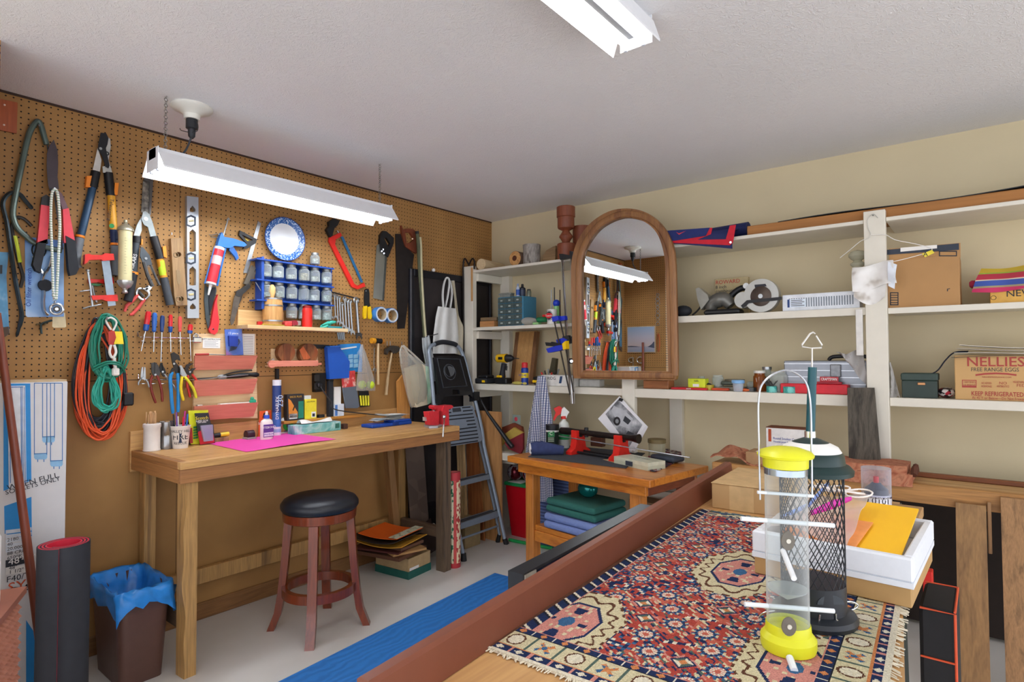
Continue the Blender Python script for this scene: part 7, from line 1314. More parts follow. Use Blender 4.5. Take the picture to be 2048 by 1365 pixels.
cjar('small empty glass jar standing behind the yellow-green box',1401,-.2,zl2,.024,.075);cjar('round clear glass jar on the lower shelf',1434,-.24,zl2,.032,.085);cjar('brown glass jar with a white label on the lower shelf',1517,-.25,zl2,.034,.1,None,M('#d8d6ce',.4),clear('#8a4a1c',.75));cjar('tall clear jar with a metal lid behind the brown jar',1532,-.17,zl2,.028,.12,M('#c5b9a0',.5),STEEL);cjar('bag-topped clear jar beside the brown jar',1502,-.2,zl2,.03,.05,M('#9aa39a',.5));cjar('jar packed with bolts beside the metal toolbox',1555,-.26,zl2,.045,.11,FILL[0])
S('rubber_ball','black rounded rubber piece lying beside the yellow-green box','tool',BLKR).ball(sp(1415,-.28,zl2+.02),.02,14,(1.2,1,1.))
t=T('pill_cup','clear plastic cup with a pale blue lid on the lower shelf edge','cup');c=sp(1474,-.335,zl2);P(t,'cup',clear('#d3dde8',.5)).lathe([(.001,0),(.024,0),(.029,.045),(.001,.045)],c,22);P(t,'lid',M('#7fb2e0',.4)).lathe([(.001,.0455),(.034,.0455),(.034,.06),(.031,.063),(.001,.063)],c,24)
for i,(px,y0,r,lab) in enumerate(((1541,.06,.026,'teal-painted metal cup holding small bits on the lower shelf'),(1576,.055,.03,'teal metal cup in front of the red tray on the lower shelf'))):
    c=sp(px,-.325,zl2);t=T('teal_cup',lab,'cup');P(t,'cup',pattern('noise',['#3fa39c','#6fc3ba','#d6ddd5'],30,.4,scale=(40,40,40),interp='CONSTANT')).lathe([(.001,0),(r,0),(r,.032),(r*.85,.034),(.001,.02)],c,22)
    if i == 0:
        for k in range(9):P(t,'bit',DSTEEL).tube([c+V((rnd(-.015,.015),rnd(-.01,.01),.02)),c+V((rnd(-.045,.04),rnd(-.01,.01),.06+rnd(0,.02)))],.0025,6)
t=T('hardware_heap','heap of grey plates, tubing and small metal parts on the lower shelf','hardware',None);q=sp(1460,-.22,zl2)
P(t,'plate',M('#8a8577',.5,.3)).cbox(q+V((.06,0,0)),(.26,.12,.02),.003,.05);P(t,'coil',M('#5a6259',.5,.3)).torus(q+V((.0,.0,.04)),.05,.012);P(t,'disc',M('#6a6458',.4,.4)).cyl(q+V((.02,0,.05)),q+V((.02,0,.062)),.055);P(t,'orange_tool',M('#d6622a',.4)).cbox(q+V((.09,-.085,0)),(.09,.03,.016),.004);P(t,'orange_tool',M('#c84a28',.4)).cbox(q+V((-.03,-.088,0)),(.1,.025,.014),.004);P(t,'yellow_part',M('#b9a52c',.4)).cyl(q+V((-.1,-.07,0)),q+V((-.1,-.07,.03)),.026);P(t,'dark_part',DSTEEL).cyl(q+V((.13,-.07,0)),q+V((.13,-.07,.022)),.03)
t=T('metal_toolbox','ribbed grey metal toolbox with a black handle on the lower shelf','toolbox');a,b=ony(1566,620,-.25).x,ony(1730,620,-.25).x;TG=M('#8b8f95',.35,.6,nv=.04);zt=ony(1640,722,-.25).z
P(t,'body',TG).box((a,-.25,zl2+.0005),(b,-.05,zt),.004)
for k in range(5):P(t,'rib',M('#c9cdd2',.3,.6)).box((a+.002,-.2535,zl2+.012+k*(zt-zl2-.03)/4),(b-.002,-.2495,zl2+.016+k*(zt-zl2-.03)/4))
P(t,'handle',BLK).tube(smooth([V((a+.2,-.15,zt+.001)),V((a+.22,-.15,zt+.02)),V((a+.3,-.15,zt+.024)),V((a+.38,-.15,zt+.02)),V((a+.4,-.15,zt+.001))],4),.01,10);P(t,'latch',M('#8d9094',.45,.6,nv=.2,ns=80)).box((a+.225,-.262,zt-.085),(a+.275,-.2505,zt-.018),.004)
t=T('red_tray','open red tool tray with a maker plate in front of the metal toolbox','tray');a2,b2=ony(1558,620,-.33).x,ony(1692,620,-.33).x;P(t,'tray',M('#d2182a',.4)).box((a2,-.33,zl2+.0005),(b2,-.258,zl2+.05),.003);P(t,'handle_bar',M('#a81a2c',.4)).box((a2+.17,-.30,zl2+.0505),(b2-.03,-.275,zl2+.062),.002)
P(t,'plate',M('#b5222e',.4)).box((a2+.185,-.302,zl2+.0622),(b2-.045,-.292,zl2+.088));P(t,'lettering',INKW).text('CRAFTSMAN',.014,V((a2+.185+(b2-a2-.23)/2,-.3022,zl2+.075)),R,fit=(b2-a2-.23)*.86,bold=.01)
t=T('plastic_sack','crumpled translucent plastic sack hanging beside the wide post over the toolbox','bag');P(t,'sack',clear('#d6d3d0',.5,.35)).sheet(lambda u,v:(lambda p:V((p.x,-.35+.02*math.sin(8*u+6*v),p.z)))(ony(1672+u*(52)+v*18,704+v*(82*u+4)+6*math.sin(5*u),-.35)),14,10,.001)
P(t,'sack_side',clear('#cfcdc8',.5,.35)).sheet(lambda u,v:(lambda p:V((p.x,-.34+.015*math.sin(7*u+4*v),p.z)))(ony(1779+u*20*(v+.1),730+v*68+6*math.sin(6*u),-.34)),8,10,.001)
# right end bay
t,a,b,zt=box3('shipping_carton','big brown shipping carton with a dark printed tape strip on the middle shelf',1776,1921,514,-.33,.25,1.555,CARD);P(t,'tape_strip',M('#1f2b3c',.4)).prism([ony(*p,-.331) for p in ((1774,500),(1918,487),(1918,500),(1774,510))],(0,-1,0),.0008);P(t,'back_flap',CARD).prism([ony(*p,-.329) for p in ((1778,498),(1921,486),(1921,516),(1778,524))],(0,1,0),.004);P(t,'label',PAPER).prism([ony(*p,-.332) for p in ((1801,496),(1874,490),(1874,497),(1801,504))],(0,-1,0),.0006)
for x0,y0,x1,y1,k in ((1780,585,1797,611,5),(1878,502,1914,513,1)):
    P(t,'mark',INK).prism([ony(*p,-.3302) for p in ((x0,y0),(x1,y0),(x1,y1),(x0,y1))],(0,-1,0),.0003,[[ony(*p,-.3302) for p in ((x0+2,y0+2),(x1-2,y0+2),(x1-2,y1-2),(x0+2,y1-2))]])
    for j in range(1,k):P(t,'mark',INK).prism([ony(*p,-.3302) for p in ((x0+2,y0+j*5),(x1-2,y0+j*5),(x1-2,y0+j*5+1.6),(x0+2,y0+j*5+1.6))],(0,-1,0),.0003)
P(t,'corner_mark',INK).prism([ony(*p,-.3302) for p in ((1894,578),(1900,577),(1900,578.5),(1896,579),(1896,583),(1894,583))],(0,-1,0),.0003)
t,a,b,zt=box3('yellow_carton','yellow printed box under the striped cloth on the middle shelf',1981,2075,580,-.33,.2,1.555,M('#d8a84e',.6));P(t,'lettering',INK).text('NEW',.03,ony(2040,587,-.3305),R);P(t,'mark',INK).torus(ony(1987,596,-.3305),.009,.001,(0,1,0),16,4)
STR=bpy.data.materials.new('striped_cloth');nt,bb=nodes(STR);g_=N(nt,'ShaderNodeTexCoord');x_=N(nt,'ShaderNodeSeparateXYZ');LK(nt,g_.outputs['Generated'],x_.inputs[0]);LK(nt,ramp(nt,x_.outputs[2],[(0,'#c23560'),(.16,'#9a8f6c'),(.22,'#3f55a0'),(.40,'#d8c8b0'),(.44,'#cf3a55'),(.68,'#a9c84a'),(.74,'#e2c640')],'CONSTANT'),bb.inputs['Base Color']);bb.inputs['Roughness'].default_value=.9
t=T('striped_cloth','yellow, red and blue striped cloth folded on the yellow box','cloth');P(t,'cloth',STR).sheet(lambda u,v:(lambda p:V((p.x,-.336+.17*(max(0,.55-v)/.55)**1.0-.006*math.sin(9*u),p.z)))(ony(1962-v*18+u*110*(1+.1*v),531+v*54-u*8+3*math.sin(4*u),-.34)),20,14,.006);q=ony(1944,570,-.3);P(t,'fold',M('#9c2440',.9)).cbox(q+V((.02,.02,-.012)),(.06,.08,.03),.008)
S('cloth_stack','pale folded cloth stack supporting the striped cloth behind the yellow box','cloth',M('#d4c9b4',.9)).box((ony(1990,600,-.12).x,-.125,1.5555),(3.9,-.03,1.68),.01)
zr=1.13
t,a,b,zt=box3('card_file_box','dark green card file box on the lower shelf',1800,1871,762,-.33,.12,zr,M('#2b3a34',.5));P(t,'lid',M('#31423b',.5)).box((a-.003,-.333,zt+.0004),(b+.003,-.207,zt+.035),.004);P(t,'label_holder',M('#c08a5c',.35,.6)).box((a+.062,-.336,zt-.02),(a+.092,-.3305,zt-.008),.002)
t=T('leather_strap','dark strap curving from the card file box up to the egg carton','strap');P(t,'strap',M('#2a3040',.5)).tube(smooth([ony(1802,752,-.30),ony(1840,753,-.31),ony(1872,744,-.31),ony(1890,722,-.31),ony(1908,706,-.30),ony(1935,704,-.28)],4),.012,8,flat=.25,up=(0,1,0))
t,a,b,zt=box3('egg_carton_box','tan egg shipping box with red and brown print on the lower shelf',1906,2085,711,-.335,.28,zr,M('#c79f68',.7,nv=.04,ns=8));
def nl(s,size,px,py,m=INKR,**k):P(t,'lettering',m).text(s,size,ony(px,py,-.3352),R,**k)
RB_=M('#a8423a',.6,nv=0);nl('NELLIES',0.043,1990,725,RB_,bold=.012,fit=0.195);nl('FREE RANGE EGGS',0.018,1989,740,M('#4a4a44',.6,nv=0),fit=0.162);nl('NELLIESFREERANGE.COM',.0065,1993,755,RB_);nl('KEEP REFRIGERATED',0.02,1994,789,RB_,bold=.02,fit=0.176);nl('At 45\u00b0F or Below\u2014Do Not Freeze',.0125,1996,797.5,RB_,fit=.178)
nl('NO ADDED',0.0095,1973,767,RB_,fit=0.034);nl('HORMONES',0.0095,1973,773.5,RB_,fit=0.036);nl('NO',.0125,2006,767,RB_);nl('ANTIBIOTICS',0.0095,2006,773.5,RB_,fit=0.042);nl('VEGETARIAN',0.0095,2040,765,RB_,fit=0.046);nl('FED',.0125,2042,771.5,RB_);nl('CERTIFIED',0.009,1939,765,RB_,fit=0.042);nl('HUMANE',0.0095,1939,771,RB_,fit=0.042)
P(t,'print',RB_).prism([ony(*p,-.3352) for p in ((1951,749),(1970,746.5),(1992,745.5),(2014,746.5),(2033,749),(2033,752.5),(2014,750),(1992,749),(1970,750),(1951,752.5))],(0,-1,0),.0004);P(t,'print',RB_).prism([ony(*p,-.3352) for p in ((1924,760),(1953,760.5),(1953,776),(1924,775.5))],(0,-1,0),.0003,[[ony(*p,-.3352) for p in ((1925.5,761.5),(1951.5,762),(1951.5,772),(1925.5,771.5))]])
t=T('paper_bundle','loose papers and a dark folder lying on the egg box','papers')
for i in range(4):P(t,'sheet',M(['#45403c','#d9d3c8','#bfb6aa','#e3ded4'][i],.8)).sheet(lambda u,v,i=i:(a-.01+u*.62+.01*i,-.35+v*.26,zt+.003+.007*i+.012*(1-u)**2*(i-1)+.003*math.sin(7*u+i)),12,3,.002)
q=V((ony(1892,780,-.3).x,-.28,zr+.0005));S('red_wrapper','dark bag with red dots between the file box and the egg box','bag',pattern('speck',['#241c22','#241c22','#b3283a','#e5dcd8'],1,.4,scale=(70,70,70))).ball(q+V((0,.03,.025)),.026,12,(1.5,2,.95))
# ================================================================ arched mirror and the wall it reflects
t=T('arched_mirror','arched mirror in an oak frame standing before the shelves','mirror');MO=.405
OAK=wood('#96693e','#7a5030','Z',.9,.45,'#573720',.2)
outer=[(1153,757),(1150,735),(1149,640),(1147,545),(1152,505),(1165,474),(1188,446),(1222,425),(1258,419),(1294,426),(1324,448),(1344,480),(1353,520),(1356,620),(1358,742),(1352,761)]
inner=[(1169,741),(1168,640),(1167,545),(1172,508),(1187,478),(1210,453),(1238,440),(1262,437),(1294,446),(1317,467),(1330,500),(1335,540),(1338,640),(1341,743)]
P(t,'frame',OAK).prism(smooth([R.at(*p,MO) for p in outer],4),R.n,.03,[smooth([R.at(*p,MO) for p in inner],4)]);fb=P(t,'frame_bead',OAK);
fb.tube(smooth([R.at(*p,MO+.03) for p in ((1161,752),(1158,640),(1157,545),(1162,506),(1176,476),(1199,449),(1231,432),(1260,428),(1294,436),(1321,458),(1337,490),(1344,530),(1347,640),(1349,752))],4),.021,8,up=(0,-1,0)).tube([R.at(1162,750,MO+.03),R.at(1348,752,MO+.03)],.021,8,up=(0,-1,0))
for m in (fb,):
    for v in m.v:v.y=-MO-.03+(v.y+MO+.03)*.5
GLM=bpy.data.materials.new('mirror_glass');nt,b=nodes(GLM);b.inputs['Base Color'].default_value=lin('#e4e8e6');b.inputs['Metallic'].default_value=1;b.inputs['Roughness'].default_value=.0
g=P(t,'glass',GLM);s0=len(g.v);cxy=R.at(1252,600,MO+.012);q=[R.at(*p,MO+.012) for p in inner];q=[cxy+(p-cxy)*1.02 for p in q];g.add(q,[tuple(range(len(q)))]);g.rot(.006,(0,0,1),cxy,s0);g.rot(-.003,(1,0,0),cxy,s0)
P(t,'backing',M('#6b4a2c',.8)).pp(R,[(1160,750),(1156,545),(1172,478),(1225,432),(1258,427),(1292,434),(1336,480),(1348,530),(1350,752)],MO-.012,.012)
S('cedar_block','reddish wood block standing under the mirror on the lower shelf','block',wood('#a86a3c','#8c5228','X',1.)).box((ony(1288,780,-.33).x,-.34,1.1345),(ony(1338,780,-.33).x,-.25,1.185),.003)
S('white_switch_box','small grey-white plastic box under the mirror on the lower shelf','box',M('#cfcfc8',.4)).box((ony(1160,770,-.3).x,-.31,1.1315),(ony(1200,770,-.3).x,-.24,1.18),.004)
YW=-3.2
t=T('landscape_photo','framed photo of a lake and sky on the far pegboard, seen in the mirror','picture')
P(t,'frame',M('#b9a58a',.5)).box((.035,YW-.001,1.39),(.375,YW+.016,1.685),.002)
SKY=bpy.data.materials.new('photo_print');nt,b=nodes(SKY);tc=N(nt,'ShaderNodeTexCoord');x_=N(nt,'ShaderNodeSeparateXYZ');LK(nt,tc.outputs['Generated'],x_.inputs[0]);LK(nt,ramp(nt,x_.outputs[2],[(0,'#8f9bb0'),(.2,'#a9a8b8'),(.24,'#c9b9b8'),(.6,'#b9b6c6'),(1,'#8fa9c8')]),b.inputs['Base Color'])
P(t,'print',SKY).box((.045,YW+.0161,1.40),(.365,YW+.0172,1.675));HL=M('#4a5268',.6)
P(t,'hill',HL).prism([V((x,YW+.0173,z)) for x,z in ((.365,1.44),(.365,1.51),(.355,1.511),(.335,1.485),(.30,1.462),(.28,1.455))],(0,1,0),.0006);P(t,'hill',HL).prism([V((x,YW+.0173,z)) for x,z in ((.045,1.455),(.2,1.455),(.15,1.463),(.09,1.468),(.045,1.466))],(0,1,0),.0006)
t=T('hook_chain','steel hooks linked in a chain on the far pegboard, seen in the mirror','chain')
for i in range(8):P(t,'link',STEEL).torus((.402,YW+.006+.003*(i % 2),2.02-.045*i),.016+.003*(i % 3),.003,(.1*(i % 2),1,0),14,6)
P(t,'pin',STEEL).tube([(.402,YW-.001,2.035),(.402,YW+.012,2.035)],.003)
t=T('wire_coil','coil of copper wire on the far pegboard, seen in the mirror','wire')
for i in range(4):P(t,'loop',M('#b5623a',.35,.6)).tube([V((.405+(.018-.002*i)*math.cos(a),YW+.004+.002*i,1.5+(.1-.004*i)*math.sin(a))) for a in [2*PI*k/24 for k in range(24)]],.003,6,True)
P(t,'pin',STEEL).tube([(.405,YW-.001,1.59),(.405,YW+.012,1.59)],.003)
for i,(x,r) in enumerate(((.09,.05),(.2,.06))):
    t=T('spring_clamp',('steel C-clamp on the far pegboard, nearer the corner','steel C-clamp on the far pegboard below the photo')[i],'clamp','far clamps');P(t,'frame',CHROME).tube(smooth([V((x+r*.7*math.cos(a),YW+.02,1.31+r*.55*math.sin(a))) for a in [.6+4.9*k/10 for k in range(11)]],2),.008,8);P(t,'screw',CHROME).tube([V((x+.02,YW+.02,1.24)),V((x+.02,YW+.02,1.33))],.005,8);P(t,'pin',STEEL).tube([(x,YW-.001,1.31+r*.5),(x,YW+.025,1.31+r*.5)],.003)
# ================================================================ on the small table
def tp(px,py):q=onz(px,py,TZ);return V((q.x,q.y,TZ+.0005))
S('work_mat','dark grey cloth work mat on the orange-brown table','mat',M('#43474d',.95,nv=.1,ns=60)).prism([tp(*p) for p in ((1056,915),(1110,890),(1290,908),(1252,938))],(0,0,1),.004)
def fv(c):# upright plane through c, facing the viewer's side of the room
    n=V((-AF.x,-AF.y,0)).normalized();u=V((-n.y,n.x,0))
    class Q_:pass
    Q_.u,Q_.v,Q_.n=u,V((0,0,1)),n
    def at(px,py,o=0.):
        d=ray(px,py);return CAM+d*(((c+n*o)-CAM).dot(n)/d.dot(n))
    Q_.at=staticmethod(at);return Q_
MZ=TZ+.0047
g0,g1=onz(1151,906,MZ),onz(1236,919,MZ);gd=(g1-g0).normalized();gn=V((gd.y,-gd.x,0))
t=T('gun_vise','red and black cleaning vise holding a dark rifle tube on the grey mat','vise');VRD=M('#d8281f',.4)
for c,lab in ((g0,0),(g1,1)):
    P(t,'stand',VRD).prism([c+gn*x+V((0,0,z*.85)) for x,z in ((-.09,0),(.09,0),(.09,.02),(.05,.045),(.04,.1),(.04,.17),(.018,.17),(.01,.125),(-.01,.125),(-.018,.17),(-.04,.17),(-.04,.1),(-.05,.045),(-.09,.02))],gd,.045)
    P(t,'pad',BLK).prism([c+gn*x+V((0,0,z*.85))-gd*.002 for x,z in ((-.017,.14),(.017,.14),(.013,.122),(-.013,.122))],gd,.049)
ln_=(g1-g0).length
for s_ in (-.03,.03):P(t,'base_rail',M('#2a2c30',.3,.5)).tube([g0+gn*s_+V((0,0,.012)),g1+gd*.06+gn*s_+V((0,0,.012))],.008,10)
P(t,'clamp_knob',BLK).cyl(g0+V((0,0,.107))+gd*.09,g0+V((0,0,.165))+gd*.09,.013)
S('steel_tube','dark steel tube lying across the two red stands of the cleaning vise','tube',M('#2c2422',.3,.5,nv=.3,ns=40)).tube([g0-gd*.12+V((0,0,.128)),g0-gd*.06+V((0,0,.13)),g0+V((0,0,.132)),g1+V((0,0,.132)),g1+gd*.10+V((0,0,.134)),g1+gd*.15+V((0,0,.134))],[.022,.024,.018,.018,.018,.028],18)
S('cleaning_rod','long thin steel cleaning rod lying across the red vise','rod',STEEL).tube([g0-gd*.10+V((0,0,.10))+gn*.045,g1+gd*.5+V((0,0,.075))+gn*.045],.0035,8)
c=tp(1128,897);t=T('spray_bottle','white and green spray bottle with a red trigger on the small table','bottle');F_=fv(c)
P(t,'bottle',M('#dfe3dc',.35)).lathe([(.001,0),(.034,0),(.036,.005),(.036,.15),(.03,.17),(.014,.185),(.014,.195),(.001,.195)],c,24);P(t,'label',M('#2f9a58',.4)).lathe([(.0363,.06),(.0368,.06),(.0368,.13),(.0363,.13)],c,24);P(t,'collar',RED).lathe([(.001,.195),(.019,.195),(.019,.215),(.001,.215)],c,18);P(t,'head',WHT).pp(F_,[(1121,832),(1123,818),(1128,814),(1138,824),(1134,830),(1132,836)],-.014,.028);P(t,'trigger',RED).pp(F_,[(1107,817),(1118,812),(1124,816),(1121,828),(1114,832),(1108,842),(1106,839),(1111,825)],-.01,.02)
c=tp(1105,900);c=V((c.x,c.y,c.z));t=T('hand_cleaner_tub','dark green tub of wipes with a black lid on the small table','tub');P(t,'tub',M('#1e2f28',.4)).cyl(c,c+V((0,0,.13)),.042,n=26);P(t,'lid',BLK).cyl(c+V((0,0,.1305)),c+V((0,0,.165)),.044,n=26);P(t,'rim',WHT).cyl(c+V((0,0,.118)),c+V((0,0,.1295)),.0425,n=26);F_=fv(c);P(t,'label',M('#2f7a46',.4)).pp(F_,[(1096,864),(1109,863),(1109,874),(1096,875)],.043,.001);P(t,'lettering',M('#e4ecd8',.5)).text('C',.022,F_.at(1102,868,.0445),F_)
for i in range(3):P(t,'print',M('#a9b89a',.5)).pp(F_,[(1096,876+3.2*i),(1108,876+3.2*i),(1108,877.6+3.2*i),(1096,877.6+3.2*i)],.043,.0006)
c=tp(1062,912);t=T('rolled_cloth','rolled navy and white striped cloth on the small table corner','cloth');d_=V((.75,.66,0));P(t,'roll',M('#353f66',.95,nv=.2,ns=40)).tube([c+V((0,0,.042)),c+d_*.06+V((0,0,.045)),c+d_*.2+V((0,0,.03))],[.04,.044,.028],16);pth=[c-d_*.004+V((-d_.y*x,d_.x*x,.042+z)) for x,z in ((-.035,.0),(-.02,.025),(.0,.01),(.015,.028),(.032,.01),(.02,-.015),(.0,-.005),(-.015,-.025),(-.03,-.02))];P(t,'white_fold',M('#e6e4e2',.9)).tube(smooth(pth,3),.0055,6)
q=tp(1196,893);t=T('small_box','small brown and purple box behind the red vise','box');P(t,'box',M('#5a3020',.5)).cbox(q,(.09,.05,.06),.003);P(t,'top_roll',M('#6f68a0',.5)).cyl(q+V((-.03,0,.078)),q+V((.03,0,.078)),.017)
t=T('photo_prints','black and white vehicle photo prints clipped together on the white post','photo');PB=.40
for i in range(3):k=4*i;P(t,'sheet',M('#e9e9ec',.5,nv=.02)).prism([R.at(*p,PB+.012-.003*i) for p in ((1239+k*.2,793+k*.2),(1196+k*1.3,838+k),(1256+k*1.6,906-k*.3),(1292+k*.5,852+k*.3))],R.n,.0008)
IMG=pattern('noise',['#26282c','#6d7074','#a9acb0','#d5d6d8'],9,.4,scale=(14,14,14),det=6.);P(t,'image',IMG).prism([R.at(*p,PB+.0135) for p in ((1236,800),(1211,829),(1258,895),(1285,850))],R.n,.0004)
def ph(pts,m,o=.014):P(t,'image',m).prism([R.at(*p,PB+o) for p in pts],R.n,.0003)
ph([(1222,822),(1228,812),(1252,824),(1266,838),(1258,858),(1240,852)],M('#b9bcc0',.5));ph([(1234+7*math.cos(a),843+9*math.sin(a)) for a in [k*PI/7 for k in range(14)]],M('#1d1e21',.5),.0144);ph([(1234+3.5*math.cos(a),843+4.5*math.sin(a)) for a in [k*PI/5 for k in range(10)]],M('#8d9094',.5),.0148);ph([(1250,832),(1262,842),(1256,850),(1246,842)],M('#33363b',.5),.0144);ph([(1256,862),(1268,868),(1262,880),(1250,872)],M('#3a3d42',.5),.0144)
P(t,'clip',BLK).prism([R.at(*p,PB+.016) for p in ((1240,796),(1247,799),(1244,804),(1237,801))],R.n,.006)
c=V((ony(1314,900,-.30).x,-.30,.53+.0005));t=T('lidded_jar','clear jar with a brown lid standing on the bottom shelf behind the small table','jar');zz=ony(1314,886,-.3).z;P(t,'glass',clear('#cfc9ac',.5)).cyl(c,V((c.x,c.y,zz-.0)),.05,n=24);P(t,'lid',M('#7a6a45',.5)).cyl(V((c.x,c.y,zz)),V((c.x,c.y,zz+.022)),.055,n=26)
a_,b_=tp(1228,928),tp(1296,943);d_=(b_-a_).normalized();n_=V((-d_.y,d_.x,0));t=T('utility_case','pale green plastic utility case with a dark latch on the small table front','case');P(t,'base',M('#c3c6ad',.45)).prism([a_+V((0,0,.0)),b_,b_+n_*.13,a_+n_*.13],(0,0,1),.022);P(t,'lid',M('#cfd2bb',.45)).prism([a_+V((0,0,.0225)),b_+V((0,0,.0225)),b_+n_*.13+V((0,0,.0225)),a_+n_*.13+V((0,0,.0225))],(0,0,1),.02)
mid=a_.lerp(b_,.38);P(t,'latch',M('#3a4250',.4)).prism([mid-n_*.001+V((0,0,.008)),mid+d_*.05-n_*.001+V((0,0,.008)),mid+d_*.05-n_*.001+V((0,0,.032)),mid-n_*.001+V((0,0,.032))],-n_,.006);P(t,'lettering',M('#6d7064',.5)).text('CASE-GARD',.016,a_+d_*.14+n_*.08+V((0,0,.043)),u=d_,v=n_)
for i in range(2):S('paper_slip',('tan paper slip under the pale green case','white paper slip under the pale green case')[i],'paper',M(('#cdb58a','#dcd6c6')[i],.8)).prism([a_-d_*.12+n_*(.02+.04*i),a_-d_*.005+n_*(.005+.05*i),a_-d_*.005+n_*(.05+.06*i),a_-d_*.09+n_*(.08+.03*i)],(0,0,1),.0048)
q=tp(1322,924);S('leather_wallet','folded dark grey leather pouch lying behind the pale green case','wallet',M('#39424f',.6,nv=.2)).cbox(q+V((.03,.02,.0065)),(.17,.11,.032),.014,-.25,seg=3)
S('bandana','red, white and dark patterned cloth under the leather pouch','cloth',pattern('speck',['#7a2230','#2b2f3c','#b9b3ac','#4c2a34'],1,.9,scale=(60,60,60))).prism([tp(*p) for p in ((1296,915),(1318,896),(1362,906),(1364,920),(1312,945),(1300,944))],(0,0,1),.005)
# towels and glass on the table's low shelf
tf=lambda x,y,z:TABF @ V((x,y,z))
def towel(name,lab,lo,hi,m):t=T(name,lab,'towel');b=P(t,'fold',m);s0=len(b.v);k=(hi[2]-lo[2])/2;[b.box((lo[0]+.004*i,lo[1],lo[2]+k*i),(hi[0]-.006*i,hi[1],lo[2]+k*(i+1)-.0015),.021,seg=4) for i in range(2)];b.xf(TABF,s0);b.v[s0:]=[v+V((.004*math.sin(22*v.y),0,.004*math.sin(18*v.x+9*v.y))) for v in b.v[s0:]]
towel('folded_towel','light blue folded towel on the low shelf of the small table',(.24,.06,.319),(.74,.38,.41),M('#7c8fc4',.95,nv=.08,ns=90,bump=.4,bs=500));towel('folded_towel','green folded towel on top of the blue towel',(.26,.06,.418),(.64,.36,.50),M('#2f6a60',.95,nv=.08,ns=90,bump=.4,bs=500))
c=tf(.46,.42,.502+.052);S('glass_float','shiny teal glass ball resting on the towels under the table','glass ball',M('#14706c',.08,.5,nv=.25,ns=9)).ball(tf(.46,.22,.502+.055),.052,24,(1.2,1,1))
S('brown_carton','brown carton on the low shelf behind the towels','carton',M('#7d6244',.8)).xf(Matrix()).box((0,0,0),(.25,.12,.18),.003).xf(Matrix.Translation(tf(.62,.40,.316)) @ Matrix.Rotation(math.atan2(ux.y,ux.x),4,'Z'))
# papers left of the rail, on the bottom shelf
for i,(px,py,s_,col,lab) in enumerate(((1392,985,.26,'#9a9488','grey magazine pile lying on the bottom shelf'),(1405,958,.2,'#d2cfc8','white glossy leaflet lying on the magazine pile'))):
    q=ony(px,py,-.25);t=T('magazine',lab,'magazine');P(t,'pages',M(col,.4)).cbox(V((q.x,-.22,.5305+.075*i)),(.38-.06*i,.24,.07 if i == 0 else .012),.003,.1+.2*i);P(t,'cover',M(('#5d5f63','#8f9aa6')[i],.25)).cbox(V((q.x,-.22,.5305+.075*i+(.0705 if i == 0 else .0125))),(.36-.06*i,.22,.002),0,.1+.2*i)
# ================================================================ the rug and what stands on it
RZ=GT+.0005
K0,K1=onz(970,1300,RZ),onz(1400,1021,RZ);ru=(K1-K0).normalized();rs_=V((ru.y,-ru.x,0));RWD,RLN=.60,(K1-K0).length
rug=T('patterned_rug','worn red, navy and cream oriental rug covering the table','rug')
RC={k:lin(v)[:3] for k,v in dict(red='#a5443a',red2='#b9604e',navy='#222f52',cream='#c9bf9c',white='#d8d0ba',green='#4f6259',orange='#c47e4e',blue='#3a6288',pink='#c4857a',brown='#5c3c2c',black='#23242c').items()}
MED=[(.07,.17,.1),(onz(1480,1150,RZ),.10),(onz(1590,1345,RZ),.09)]
MED=[((m[0]-K0).dot(rs_),(m[0]-K0).dot(ru),m[1]) if len(m) == 2 else m for m in MED]
def hsh(a,b,k=0):return math.sin(a*127.1+b*311.7+k*74.7)*43758.5453 % 1
